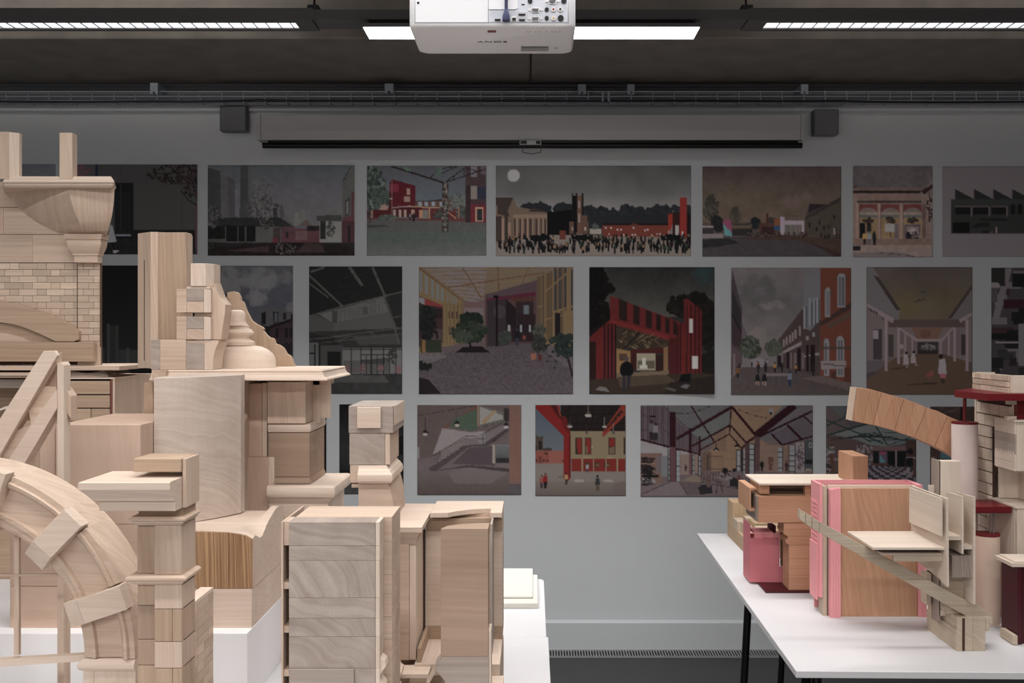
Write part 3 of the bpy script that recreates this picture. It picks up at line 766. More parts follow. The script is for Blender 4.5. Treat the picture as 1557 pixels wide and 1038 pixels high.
# curled veneers and long board on top
vz = EZ + 0.0045
vn = thing('curled_veneers', 'few thin curled veneer sheets lying under the long board', 'veneer', (wx(130, ze), ze+.1, vz), None)
for k in range(5):
    pts = []
    x0v, x1v = wx(100, ze), wx(164-k*2, ze)
    for i in range(13):
        t = i/12; pts.append((x0v+(x1v-x0v)*t, vz + 0.0003 + k*0.0022 + (0.0035+0.0018*k)*abs(2*t-1)**2*(0.5+0.1*k)))
    up = [(x, z+0.0011) for x, z in reversed(pts)]
    MB().prism(pts+up, 'y', ze+0.0+0.004*k, ze+0.16).build('veneer_sheet', wd('pale', 'X'), vn)
LBZ = wz(562.8, ze)
tag(MB().box(wx(-100, ze), wx(182.5, ze), ze-0.004, ze+0.245, LBZ, wz(556.4, ze)).build('long_board', wd('tulip', 'X'), bevel=.0006), 'thin wide board lying below the brick facade, its pointed end over the veneers', 'board')

# ---- brick facade with oriel
zfc = 2.72
XF = lambda px: wx(px, zfc); ZF = lambda py: wz(py, zfc)
fb_ = wz(556.2, ze) + 0.0003
fc_ = thing('brick_facade_model', 'tall wooden facade model of tiny bricks and stone courses with a bowl-shaped oriel', 'wooden model', (XF(60), zfc+.05, fb_))
MB().box(XF(-80), XF(153), zfc+.0008, zfc+0.010, fb_, ZF(276)).build('backing_board', JOINT, fc_)
# stone courses above
for y0, y1, xs in ((356.5, 399, [-60, 49.6, 121]), (315.5, 356, [-60, 5.5, 121]), (276, 315, [-60, 60, 121])):
    for a, b in zip(xs[:-1], xs[1:]):
        MB().fbox(a+.15, b-.15, y0+.2, y1-.1, zfc-.007, .0076).build('stone', wd('tulip', 'X'), fc_)
for y0, y1, xs in ((318, 335, [-20, 5.2]), (335.3, 355, [-20, 5.2])):
    MB().fbox(xs[0], xs[1], y0, y1, zfc-.0078, .0006).build('stone', wd('rosy', 'X'), fc_)
# brick courses
arch_top = [(-20, 455), (0, 457), (23, 462), (48, 469), (71, 476.3), (92.5, 486), (108, 494.5), (120, 503.5)]
def atop(x):
    for (a, b), (c, d) in zip(arch_top[:-1], arch_top[1:]):
        if a <= x <= c: return b+(d-b)*(x-a)/(c-a)
    return 600 if x > 120 else 455
rowsb, rowsp = [], []
y = 399.6; k = 0
while y < 545:
    if k % 2 == 0:
        xs = [-10.8, 16.4, 30.4, 58, 72, 99.6, 113.3, 119.8]; xp = [120.8, 145, 153.6] if k % 4 else [120.8, 129.5, 145, 153.6]
    else:
        xs = [-18, -4.5, 8.7, 36.8, 51, 79, 93, 119.8]; xp = [120.8, 137.8, 153.6]
    rowsb.append((ZF(y+9.85), ZF(y), [XF(v) for v in xs]))
    if y < 522: rowsp.append((ZF(y+9.85), ZF(y), [XF(v) for v in xp]))
    y += 9.88; k += 1
inv = lambda X, Z: (X*F/zfc+VX, (HC-Z)*F/zfc+VY)
bricks(fc_, rowsb, zfc, 0.0, wd('brick', 'X'), clip=lambda X, Z: inv(X, Z)[1]-3 < atop(inv(X, Z)[0]))
bricks(fc_, rowsp, zfc, 0.005, wd('brick', 'X'), thick=0.0065)
MB().box(XF(119.8), XF(120.9), zfc-.0105, zfc, fb_, ZF(400)).build('seam', SEAM, fc_)
MB().box(XF(120.9), XF(153.6), zfc-.012, zfc+.0005, fb_, ZF(527)).build('pilaster_foot', wd('tulip', 'Z'), fc_)
MB().box(XF(76), XF(100), zfc-.004, zfc, fb_, ZF(545)).build('pilaster_foot', wd('tulip', 'Z'), fc_)
# flat arch beam and boards in the opening
lower = [(112, 519), (84, 519), (63.5, 509), (38.5, 498.5), (19, 492.7), (0, 490), (-20, 489)]
MB().pprism(arch_top + [(120, 516)] + lower, zfc-.024, .0165).build('arch_beam', wd('brown', 'X'), fc_, bevel=.0006)
MB().pprism([(-20, 489.5), (0, 490.5), (19, 493.2), (38.5, 499), (63.5, 509.5), (84, 519.8), (-20, 519.8)], zfc-.012, .005).build('inner_arch', wd('brown', 'X'), fc_)
MB().pprism([(-20, 505), (10, 507), (34, 513), (45, 519.8), (-20, 519.8)], zfc-.0145, .0024).build('inner_arch', wd('tulip', 'X'), fc_)
MB().fbox(-60, 142, 520, 549.5, zfc-.036, .018).build('tie_beam', wd('brown', 'X'), fc_, bevel=.0006)
# corbel under the oriel
MB().mould(XF(119), XF(156.5), zfc-.030, zfc, [(-.002, ZF(400)), (-.002, ZF(390)), (0.001, ZF(389)), (.001, ZF(387)), (.004, ZF(384)), (.010, ZF(377)), (.012, ZF(372)), (.012, ZF(366)), (.015, ZF(365.5)), (.016, ZF(361.5)), (.018, ZF(359.5)), (.0185, ZF(358.2))], 'lfr').build('corbel', wd('tulip', 'X'), fc_, smooth=0.4)
# bowl: canted in plan, quarter-ellipse in section
rings = []
for i in range(11):
    t = i/10                                        # 0 bottom, 1 top
    e = math.sin(math.acos(1-t)) if t < 1 else 1.0
    yy = 357.8 - (357.8-284)*t
    xl_ = 112 - 106*(1-math.sqrt(max(0, 1-t**2)))**0.62 if t < 1 else 6
    # left silhouette measured on the photograph
    for (ya, xa_), (yb_, xb_) in zip(((284, 4), (286, 5), (299, 14), (312, 24.7), (332.5, 49), (349, 76), (357.5, 104)), ((286, 5), (299, 14), (312, 24.7), (332.5, 49), (349, 76), (357.5, 104), (358, 112))):
        if ya <= yy <= yb_: xl_ = xa_+(xb_-xa_)*(yy-ya)/(yb_-ya)
    xm = 105 + 25*(1-t)**1.6
    xr2 = 174 - 11.5*(1-t)**2.1
    zz_ = ZF(yy)
    f = 0.035 + 0.055*e
    k = (zfc-f)/zfc
    rings.append([(XF(xl_), zfc-.0075, zz_), (wx(xm, zfc-f), zfc-f, HC+(zz_-HC)*k), (wx(xr2, zfc-f*0.85), zfc-f*0.85, HC+(zz_-HC)*(zfc-f*.85)/zfc), (wx(xr2-4, zfc), zfc, zz_)])
MB().loft(rings).build('bowl', wd('tulip', 'Z'), fc_, smooth=0.5)
fr_ = zfc-0.105
rgs = []
for o, z in [(-.002, wz(284.5, fr_)), (.004, wz(281.5, fr_)), (.004, wz(279.5, fr_)), (.006, wz(278.8, fr_)), (.0085, wz(277, fr_)), (.008, wz(275.5, fr_)), (-.006, wz(267.5, fr_)), (-.007, wz(267, fr_))]:
    rgs.append([(wx(6, fr_), fr_+.004-o, z), (wx(170, fr_)+o, fr_+.004-o, z), (wx(172, zfc)+o, zfc, z), (wx(6, zfc), zfc, z)])
MB().loft(rgs).build('oriel_slab', wd('pale', 'X'), fc_, smooth=0.35)
stp = wz(267, fr_)
for a, b, c in ((-1, 13.5, 200), (90, 109.5, 201.5)):
    MB().box(wx(a, fr_), wx(b, fr_), fr_+.001, fr_+.03, wz(272, fr_), wz(c, fr_)).build('post', wd('tulip', 'Z'), fc_, bevel=.0006)
MB().prism([(wx(13.7, fr_), fr_+.001), (wx(24.5, fr_), fr_+.016), (wx(24.5, fr_), fr_+.03), (wx(13.7, fr_), fr_+.03)], 'z', wz(272, fr_), wz(200.5, fr_)).build('post', wd('pale', 'Z'), fc_)

# ---- roof truss
ztr = 2.03
tr = thing('truss_model', 'slanting pale timber truss with twin rafters and a post at the left edge', 'wooden model', (wx(60, ztr), ztr, TZ))
T_ = lambda pts, z, d, n, m, bv=.0006: MB().pprism(pts, z, d).build(n, m, tr, bevel=bv)
T_([(66, 533.5), (83, 533), (87, 540), (-38, 757), (-61, 757), (-61, 731)], ztr, .012, 'rafter', wd('pale', 'X'))
T_([(80.5, 538), (86.5, 536), (86.5, 553), (66, 588), (24, 655), (-61, 787), (-61, 758), (-40, 757)], ztr+.0125, .022, 'rafter_web', wd('tulip', 'X'))
T_([(86.8, 552.5), (93.5, 549.8), (97, 555), (97, 800), (86.8, 800)], ztr+.006, .03, 'post', wd('pale', 'Z'))
T_([(64, 587), (85.6, 588), (85.6, 594), (48, 654.5), (43, 622.5)], ztr+.016, .02, 'gusset', wd('tulip', 'X'))
T_([(85.8, 592), (86.2, 621), (40, 700), (16, 734), (-10, 734), (47.5, 645)], ztr+.002, .034, 'brace', wd('pale', 'X'))
T_([(62, 588), (66, 556), (86.4, 556), (86.4, 587)], ztr+.03, .012, 'head_plate', wd('rosy', 'Z'))
T_([(48.5, 645), (24.5, 654), (-40, 760), (-5, 734)], ztr+.014, .02, 'infill', wd('tulip', 'X'))
T_([(97.5, 588), (107.5, 602), (107.5, 636), (97.5, 622)], ztr+.02, .03, 'wedge', wd('tulip', 'Z'))
T_([(-61, 730), (-45, 730), (-45, 505+(HC-TZ)*F/ztr), (-61, 505+(HC-TZ)*F/ztr)], ztr+.004, .03, 'foot_post', wd('tulip', 'Z'))
T_([(87, 800.3), (97, 800.3), (97, 505+(HC-TZ)*F/ztr), (87, 505+(HC-TZ)*F/ztr)], ztr+.006, .03, 'foot_post', wd('tulip', 'Z'))
# ---------------------------------------------------------------- arch, pier, laminated block, cabinet
# ---- arch: ring of mouldings with projecting bands, in polar coordinates about its springing centre
zar = 1.80
ACX, ACZ = wx(-93, zar), wz(1001, zar)
pm = zar/F
ar = thing('arch_model', 'moulded wooden arch with projecting voussoir bands and thin window bars inside', 'wooden model', (ACX, zar+.05, TZ))
def ring(name, prof, a0, a1, n, mat, smooth=0.5):
    """profile [(radius px, y offset m)] swept from angle a0 to a1 (degrees)"""
    rings = []
    for i in range(n+1):
        a = math.radians(a0+(a1-a0)*i/n)
        rings.append([(ACX+math.cos(a)*r*pm, zar+y, ACZ+math.sin(a)*r*pm) for r, y in prof])
    return MB().loft(rings).build(name, mat, ar, smooth=smooth)
DEP = 0.105
prof_arch = [(217, 0.012), (222, 0.010), (223, 0.006), (231, 0.006), (232, 0.002), (238, 0.001), (240, 0.008), (250, 0.009), (276, 0.009), (279, 0.002), (283, -0.004), (288, -0.006), (290, 0.0), (298, 0.0), (298, DEP), (217, DEP)]
bands = [(14.5, 22.8), (41.7, 49.9), (68, 77), (103, 112), (130.1, 138.3), (157.2, 165.5)]
gaps = [0] + [v for b in bands for v in b] + [180]
for a, b in zip(gaps[0::2], gaps[1::2]):
    ring('arch_stone', prof_arch, a, b, max(3, int((b-a)/2.2)), wd('tulip', 'X'))
for a, b in bands: ring('arch_stone', [(r, max(y, .0125)) for r, y in prof_arch], a, b, 4, wd('tulip', 'X'))
for a, b in bands:
    am, hw = (a+b)/2, (b-a)/2
    def band(r0, r1, y0, nm, mt, w0=1.0, w1=1.0):
        q = []
        for r, w in ((r0, w0), (r1, w1)):
            for sg in (-1, 1):
                t = math.radians(am); off = sg*hw*math.pi/180*260*w
                q.append((ACX+(math.cos(t)*r-math.sin(t)*off)*pm, ACZ+(math.sin(t)*r+math.cos(t)*off)*pm))
        poly = [q[0], q[1], q[3], q[2]]
        return MB().prism(poly, 'y', zar+y0, zar+.012).build(nm, mt, ar, bevel=.0008)
    band(235, 303, -0.020, 'band_stone', wd('pale', 'X'))
    # lower nose, raked back towards the opening
    q = []
    t = math.radians(am); off = hw*math.pi/180*260
    def P2(r, sg, y): return (ACX+(math.cos(t)*r-math.sin(t)*off*sg)*pm, zar+y, ACZ+(math.sin(t)*r+math.cos(t)*off*sg)*pm)
    MB().loft([[P2(234.6, -1, -.020), P2(234.6, 1, -.020), P2(234.6, 1, .012), P2(234.6, -1, .012)], [P2(205, -1, .002), P2(205, 1, .002), P2(205, 1, .06), P2(205, -1, .06)]]).build('band_nose', wd('pale', 'Y'), ar, bevel=.0006)
# imposts and jambs on both sides
for sg in (1, -1):
    xs = sorted((ACX+sg*217*pm, ACX+sg*298*pm))
    z1, z0 = wz(1002.5, zar), wz(1021, zar)
    MB().mould(xs[0], xs[1], zar+.002, zar+DEP, [(-.002, z0), (.003, z0+.003), (.0065, z0+.008), (.0065, z0+.014), (.003, z0+.019), (-.001, z1)], 'lf' if sg > 0 else 'fr').build('impost', wd('pale', 'X'), ar, smooth=0.6)
    MB().box(xs[0]+.001, xs[0]+.021, zar+.004, zar+DEP, TZ, z0).build('jamb', wd('pale', 'Z'), ar, bevel=.0008)
    MB().box(xs[0]+.0217, xs[1], zar+.003, zar+DEP, TZ, z0).build('jamb', wd('pale', 'Z'), ar, bevel=.0008)
zw = zar+.06
MB().box(wx(21, zw), wx(28.5, zw), zw, zw+.008, wz(996, zw), wz(815, zw)).build('window_bar', wd('tulip', 'Z'), ar)
MB().box(ACX-.22, ACX+.213, zw-.001, zw+.007, wz(876, zw), wz(872.5, zw)).build('window_bar', wd('tulip', 'X'), ar)
MB().prism([(ACX-.262, wz(1030, zw)), (ACX+.262, wz(1003, zw)), (ACX+.262, wz(993, zw)), (ACX-.262, wz(1018, zw))], 'y', zw-.003, zw+.012).build('transom', wd('pale', 'X'), ar)

# ---- pier with cornices
zp = 1.66
XP = lambda px: wx(px, zp); ZP = lambda py: wz(py, zp)
pr = thing('pier_model', 'rusticated wooden pier with projecting cornice, standing at front right of the arch', 'wooden model', (XP(244), zp+.04, TZ))
bot = TZ
MB().box(XP(203.5), XP(276), zp-.002, zp+.07, ZP(717), ZP(697)).build('top_block', wd('brown', 'X'), pr, bevel=.0008)
MB().box(XP(276.4), XP(281.5), zp+.004, zp+.07, ZP(772), ZP(698)).build('corner_strip', wd('tulip', 'Z'), pr)
MB().mould(XP(160), XP(275.6), zp-.03, zp+.075, [(-.002, ZP(772)), (-.002, ZP(757)), (.005, ZP(756)), (.006, ZP(752)), (.010, ZP(748)), (.017, ZP(742)), (.020, ZP(738)), (.022, ZP(737)), (.022, ZP(727)), (.019, ZP(725.5))], 'lf').build('cornice', wd('pale', 'X'), pr, smooth=0.4)
MB().box(XP(208), XP(276), zp+.008, zp+.07, ZP(786), ZP(772.3)).build('neck', wd('brown', 'X'), pr)
def pmould(y0, y1, px0, px1, nm, o=.008):
    z0, z1 = ZP(y1), ZP(y0); h = z1-z0
    MB().mould(XP(px0), XP(px1), zp+.002, zp+.07, [(0, z0), (o*.5, z0+h*.3), (o*.55, z0+h*.5), (o, z0+h*.6), (o, z0+h*.8), (o*.6, z1)], 'lfr').build(nm, wd('tulip', 'X'), pr, smooth=0.35)
pmould(785, 798.5, 206, 275, 'necking', .010)
MB().box(XP(204.5), XP(233), zp+.012, zp+.07, ZP(874), ZP(798.8)).build('shaft_panel', wd('brown', 'Z'), pr, bevel=.0006)
MB().prism([(XP(233.4), zp+.004), (XP(274), zp+.004), (XP(276), zp+.014), (XP(276), zp+.07), (XP(233.4), zp+.07)], 'z', ZP(874), ZP(798.8)).build('shaft_panel', wd('tulip', 'Z'), pr, bevel=.0006)
pmould(874.4, 889, 203, 275, 'string_course', .011)
for x0, x1, dz, ys in ((204.5, 233.2, .012, [889.3, 923.2, 975.2, 1014.8, 1066, 1108, 1160, 1202, 1250]), (233.6, 276, .003, [889.3, 926.6, 976.3, 1016.6, 1068, 1110, 1162, 1204, 1250])):
    for i, (a, b) in enumerate(zip(ys[:-1], ys[1:])):
        zb_ = max(bot, ZP(b-.5))
        cuts = [x0, x1] if (x0 < 230 or i % 2 == 0) else [x0, 261.3, x1]
        for c, d in zip(cuts[:-1], cuts[1:]):
            MB().box(XP(c+.25), XP(d-.25), zp+dz, zp+.068, zb_, ZP(a+.4)).build('stone_block', wd(('taupe' if i % 3 else 'brown') if c < 230 else ('brown' if i % 2 else 'tulip'), 'Z'), pr, bevel=.0006)
MB().box(XP(205), XP(275.6), zp+.0145, zp+.066, bot, ZP(889)).build('core', DARKGAP, pr)

# ---- thin brick pier behind it
zbp = 1.86
bp_ = thing('brick_pier_model', 'narrow pier of thin wooden bricks right behind the rusticated pier', 'wooden model', (wx(295, zbp), zbp+.05, TZ))
MB().box(wx(270, zbp), wx(289.6, zbp), zbp+.003, zbp+.12, TZ, wz(924, zbp)).build('core', JOINT, bp_)
y = 923; k = 0
while y < 1168:
    hh = 13.8
    z1, z0 = wz(y, zbp), wz(y+hh-.6, zbp)
    if z0 < TZ: break
    for a, b in ((272, 284.4), (284.8, 292.3)):
        MB().box(wx(a, zbp), wx(b, zbp), zbp, zbp+.03, z0, z1).build('brick', wd('brick', 'X'), bp_)
    cuts = (0.0305, 0.066, 0.122) if k % 2 else (0.0305, 0.095, 0.122)
    for a, b in zip(cuts[:-1], cuts[1:]):
        MB().box(wx(289.8, zbp), wx(292.3, zbp)+random.uniform(0, .0006), zbp+a, zbp+b-.0006, z0, z1).build('brick', wd('brick', 'Y'), bp_)
    y += hh; k += 1
MB().box(wx(272, zbp), wx(292.3, zbp), zbp, zbp+.122, wz(922.6, zbp), wz(917.6, zbp)).build('cap_tile', wd('pale', 'Y'), bp_)

# ---- large laminated block
zs = 1.72
XS = lambda px: wx(px, zs); ZS_ = lambda py: wz(py, zs)
lb_ = thing('laminated_block_model', 'large grey-brown laminated plank block with slotted strip, central in the left foreground', 'wooden model', (XS(505), zs+.08, TZ))
ys = [793.5, 829.6, 852.2, 908.8, 939.6, 967.6, 1016, 1060, 1110, 1160, 1215]
for i, (a, b) in enumerate(zip(ys[:-1], ys[1:])):
    zb_ = max(TZ, ZS_(b-.25)); bulge = 0
    MB().box(XS(439.3), XS(570.3), zs, zs+.048, zb_, ZS_(a+.15)).build('plank', wd('grey', 'Y'), lb_, bevel=.0004)
    MB().box(XS(570.6), XS(576.2)+.0012, zs+.001, zs+.048, zb_, ZS_(a+.15)).build('edge_strip', wd('pale', 'Z'), lb_, bevel=.0004)
ys2 = [793.5, 832, 884, 914, 950, 985, 1040, 1100, 1215]
for i, (a, b) in enumerate(zip(ys2[:-1], ys2[1:])):
    zb_ = max(TZ, ZS_(b-.25))
    MB().box(XS(439.3), XS(576.5)+.0155, zs+.0485, zs+.158, zb_, ZS_(a+.15)).build('rear_plank', wd('tulip', 'X'), lb_, bevel=.0004)
MB().box(XS(441), XS(539), zs-.006, zs-.0004, TZ, ZS_(1015.6)).build('foot_plank', wd('grey', 'X'), lb_, bevel=.0006)
# slotted strip on the left side
MB().box(XS(427.8), XS(430.6), zs-.001, zs+.158, TZ, ZS_(793)).build('side_strip', wd('tulip', 'Z'), lb_)
MB().box(XS(430.8), XS(439.0), zs+.05, zs+.15, TZ, ZS_(800)).build('slot_shade_fill', plain('slot_shade_black', rgb(20, 18, 17), .9), lb_)  # black infill painting the deep shade inside the slots
yb = [(793.5, 829.5), (886, 896), (952.5, 962.5), (1019, 1029), (1085, 1095), (1150, 1160), (1205, 1216)]
for a, b in yb:
    MB().box(XS(430.7), XS(439.1), zs+.004, zs+.0495, max(TZ, ZS_(b)), ZS_(a)).build('batten', wd('tulip', 'Y'), lb_)
# mitred moulding pieces leaning by its foot
mm = thing('moulding_offcuts', 'rounded mitred moulding pieces lying between the laminated block and the cabinet', 'moulding', (wx(600, 1.88), 1.9, TZ))
def cyma(x0, x1, y0, y1, z0, h, nm, ang, o=.012):
    pts = [(-.002, z0), (o*.6, z0+h*.05), (o, z0+h*.3), (o*.95, z0+h*.55), (o*.5, z0+h*.75), (o*.45, z0+h*.9), (0, z0+h)]
    return MB().mould(x0, x1, y0, y1, pts, 'fr').build(nm, wd('pale', 'X'), mm, smooth=0.5)
zm = 1.884
MB().box(wx(577, zm), wx(600, zm), zm+.003, zm+.042, TZ, wz(1030, zm)).build('foot_block', wd('tulip', 'X'), mm)
cyma(wx(577, zm), wx(588, zm), zm+.018, zm+.042, wz(1002, zm+.02), .026, 'moulding', 0, .010)
cyma(wx(577, zm), wx(600, zm), zm+.01, zm+.042, wz(1029.5, zm+.01), .024, 'moulding', 0, .013)
cyma(wx(577, zm), wx(598, zm), zm+.012, zm+.03, wz(1052, zm), .018, 'moulding', 0, .012)
MB().box(wx(577, zm), wx(584, zm), zm+.02, zm+.04, wz(1030, zm)+.0003, wz(1002, zm+.02)).build('moulding_seat', wd('tulip', 'X'), mm)
# end profile at right foot of the block
MB().pprism([(570.6, 1020), (578, 1000), (585, 1005), (587, 1012), (580, 1022), (577, 1032), (585, 1042), (588, 1060), (584, 1100), (571, 1100)], zs+.004, .03).build('end_moulding', wd('pale', 'Y'), lb_)
MB().box(XS(571), XS(584), zs+.004, zs+.034, TZ, ZS_(1100.3)).build('end_foot', wd('tulip', 'Y'), lb_)

# ---- cabinet model: projecting left wing, recessed back wing, base
zj_ = 2.0
def CJ(x, y): return (580+x/3.48, 740+y/3.48)
cj = thing('cabinet_model', 'pale wooden cabinet-like interior model with cornices and recessed panels at table edge', 'wooden model', (wx(690, 2.1), 2.1, TZ))
HB = lambda py, z: wz(py, z)
zbw = 2.14                                          # face of the recessed back wall
xl0, xl1 = wx(588, zj_), wx(632.5, zj_)
ct_ = wz(799.2, zj_)
floor_z = wz(1011, 1.97)
# left wing
MB().box(xl0, wx(622, zj_), zj_, zj_+.17, floor_z-.0, wz(827, zj_)).build('wing_panel', wd('tulip', 'X'), cj, bevel=.0006)
MB().box(wx(622.3, zj_), xl1, zj_+.002, zj_+.17, floor_z, wz(827, zj_)).build('wing_edge', wd('pale', 'Z'), cj, bevel=.0006)
MB().mould(wx(588, zj_), wx(632, zj_), zj_, zj_+.26, [(0, wz(827, zj_)), (0.002, wz(824, zj_)), (.006, wz(814, zj_)), (.010, wz(809, zj_)), (.014, wz(807.5, zj_)), (.0145, wz(806.8, zj_)), (.0145, wz(799.6, zj_)), (.0140, ct_)], 'fr').build('wing_cornice', wd('pale', 'X'), cj, smooth=0.3)
MB().box(xl1+.0002, xl1+.0042, zbw-.010, zbw+.001, floor_z+.02, wz(827, zj_)).build('shadow_gap', SEAM, cj)  # dark strip coloured as the shade in this narrow gap
# back wing
xb0_, xb1_ = xl1+.0045, wx(763, 2.105)
MB().box(xb0_, xb1_, zbw, zbw+.02, wz(951, zbw), wz(807, zbw)).build('back_panel', wd('pale', 'X'), cj)
MB().box(xb0_, xb1_, zbw-.002, zbw+.02, wz(806.6, zbw), wz(787.5, zbw)).build('frieze', wd('brown', 'X'), cj)
x5, x6 = wx(681, zbw-.03), wx(745.5, zbw-.03)
tzb = wz(786.5, zbw-.03)
pts = [(xb0_+.013, zbw-.03), (x5, zbw-.03)]
for i in range(9):
    t = i/8; pts.append((x5+(x6-x5)*(t*.98), zbw-.03+.052*(math.sin(t*math.pi*0.5))**0.8*(1-0.0*t)) if i else (x5, zbw-.03))
pts += [(x6, zbw-.03+.048), (x6, zbw-.03), (xb1_, zbw-.03), (xb1_, zbw+.12), (xb0_+.013, zbw+.12)]
MB().prism(pts, 'z', tzb-.0, wz(779.5, zbw-.03)).build('top_slab', wd('pale', 'X'), cj)
MB().box(xb0_, xb1_, zbw+.021, zbw+.10, floor_z-.002, tzb-.0004).build('rear_box', wd('tulip', 'X'), cj)
MB().box(xb0_, xb1_, zbw-.003, zbw+.0205, wz(975, zbw-.003), wz(951.3, zbw)).build('skirting', wd('brown', 'X'), cj)
MB().box(xb0_-.005, xb1_, 1.975, zbw+.0, floor_z-.022, floor_z-.0).build('floor_board', wd('pale', 'Y'), cj)
MB().box(xb0_, xb1_, zbw-.0025, zbw+.0, floor_z+.0003, wz(975, zbw-.003)).build('skirting', wd('brown', 'X'), cj)
MB().box(xl1+.0042, xl1+.012, 1.985, zbw-.004, floor_z+.0003, wz(951, zbw)).build('side_skirting', wd('brown', 'Y'), cj, bevel=.0006)
# right-hand end strip
MB().box(wx(745.5, 2.04), wx(748.5, 2.04), 2.04, zbw-.004, floor_z+.0003, tzb-.0005).build('partition', wd('grey', 'Z'), cj)
# base box
MB().box(wx(588, 1.985), xb1_, 1.985, zbw+.10, TZ, floor_z-.0225).build('base_box', wd('brown', 'X'), cj)
MB().box(wx(588, 1.98), wx(653, 1.95), 1.93, 1.984, floor_z-.012, floor_z-.004).build('step_board', wd('pale', 'X'), cj)
MB().box(wx(624, 1.95), wx(651, 1.95), 1.935, 1.98, TZ, floor_z-.0125).build('step_block', wd('brown', 'X'), cj)
MB().box(wx(746, 1.93), wx(765, 1.93), 1.93, 1.974, floor_z-.034, floor_z-.022).build('step_board', wd('pale', 'X'), cj)
MB().box(wx(746, 1.94), wx(765, 1.94), 1.94, 1.984, TZ, floor_z-.0345).build('step_block', wd('brown', 'X'), cj)

# ---- quarter-round column in front of the cabinet
zqc = 1.84
qc = thing('quarter_column', 'smooth brown-grey block column with a curved back edge before the cabinet niche', 'wooden model', (wx(706, zqc), zqc+.02, TZ))
xa, xb = wx(670.3, zqc), wx(742.3, zqc)
pts = [(xa, zqc), (xb, zqc)] + [(xb-(xb-xa)*i/10, zqc+.052*math.sqrt(max(0, 1-(i/10)**2))+.003) for i in range(0, 11)]
MB().prism(pts, 'z', wz(998, zqc), wz(803.5, zqc)).build('shaft', wd('taupe', 'X'), qc, bevel=.0005)
MB().pprism([(672, 998.5), (743, 998.5), (743, 505+(HC-TZ)*F/zqc), (666, 505+(HC-TZ)*F/zqc), (668, 1050), (677, 1036), (665, 1022), (660, 1014), (667, 1007)], zqc, .055).build('moulded_base', wd('grey', 'X'), qc, bevel=.0005)
MB().box(xb+.0003, wx(746.5, zqc), zqc+.004, zqc+.05, TZ, wz(960, zqc)).build('side_slip', wd('pale', 'Z'), qc)
MB().pprism([(661, 1013), (668, 1006), (668.5, 998), (676, 998), (652, 1040), (648, 1036)], zqc+.058, .02).build('moulding_return', wd('pale', 'Y'), qc)

# ---- pedestal standing on the left wing
zk_ = 2.07
XK = lambda px: wx(px, zk_); ZK = lambda py: wz(py, zk_)
pk = thing('pedestal_model', 'blocky wooden pedestal with raised square and torus moulding, standing on the cabinet', 'wooden model', (XK(570), zk_+.09, ct_))
MB().box(XK(530), XK(597.5), zk_, zk_+.175, ZK(658), ZK(617.2)).build('cap_block', wd('grey', 'Y'), pk, bevel=.0006)
MB().box(XK(543.8), XK(579.4), zk_-.007, zk_-.0002, ZK(650.3), ZK(618.8)).build('raised_panel', wd('pale', 'X'), pk, bevel=.0006)
MB().box(XK(597.7), XK(598.6), zk_+.012, zk_+.174, ZK(648), ZK(617.6)).build('side_facing', wd('pale', 'Y'), pk)
MB().box(XK(531), XK(585), zk_+.002, zk_+.16, ZK(706.6), ZK(658.3)).build('shaft', wd('grey', 'Y'), pk, bevel=.0006)
MB().box(XK(585.2), XK(592.5), zk_+.003, zk_+.03, ZK(706.6), ZK(658.3)).build('shaft_strip', wd('tulip', 'Z'), pk, bevel=.0006)
MB().box(XK(585.2), XK(590.6), zk_+.035, zk_+.16, ZK(706.6), ZK(658.3)).build('shaft_return', wd('tulip', 'Z'), pk, bevel=.0006)
MB().box(XK(532), XK(545.4), zk_+.002, zk_+.12, ZK(734), ZK(707)).build('plain_block', wd('tulip', 'X'), pk, bevel=.0006)
MB().box(XK(534), XK(546), zk_+.004, zk_+.10, ZK(741.5), ZK(736)).build('plain_block', wd('tulip', 'X'), pk)
MB().mould(XK(545.8), XK(588), zk_-.004, zk_+.15, [(.000, ZK(734.3)), (.009, ZK(733.6)), (.0135, ZK(730)), (.015, ZK(725)), (.0135, ZK(719.5)), (.009, ZK(715.5)), (.0085, ZK(714.6)), (.004, ZK(712.5)), (.0, ZK(707.2))], 'fr').build('torus_moulding', wd('pale', 'X'), pk, smooth=0.45)
MB().mould(XK(545.8), XK(597), zk_-.006, zk_+.17, [(.004, ct_+.0004), (.003, ZK(775)), (.001, ZK(760)), (-.002, ZK(748)), (-.006, ZK(738)), (-.009, ZK(734.6))], 'r').build('base', wd('tulip', 'X'), pk, smooth=0.4)
# ---------------------------------------------------------------- models on the right table
def base_y(z): return 505+(HC-TZ)*F/z
# ---- site model at the far left corner of the table
sm = thing('site_model', 'low stepped olive-brown wooden site model at the far end of the right table', 'wooden model', (0.95, 3.8, TZ))
z0, z1 = 3.60, 4.00
X_ = .79
MB().box(X_, X_+.34, z0, z1, TZ, TZ+.055).build('base_strip', wd('olive', 'Y'), sm, bevel=.001)
for (x, y, w, d, h, k) in ((0, .30, .085, .10, .125, 'olive'), (.085, .30, .06, .10, .165, 'olive'), (.0, .20, .035, .09, .068, 'lime'), (.04, .20, .07, .09, .075, 'lime'), (.012, .10, .022, .10, .07, 'lime'),
                           (.036, .08, .045, .10, .085, 'olive'), (.0, .0, .03, .075, .062, 'olive'), (.034, .0, .06, .075, .078, 'lime'), (.1, .18, .09, .11, .10, 'lime'), (.1, .02, .1, .15, .07, 'olive'), (.2, .1, .12, .28, .09, 'olive')):
    MB().box(X_+x, X_+x+w, z0+y, z0+y+d, TZ+.0552, TZ+.0552+h-.03).build('building_block', wd(k, 'Z'), sm, bevel=.0006)

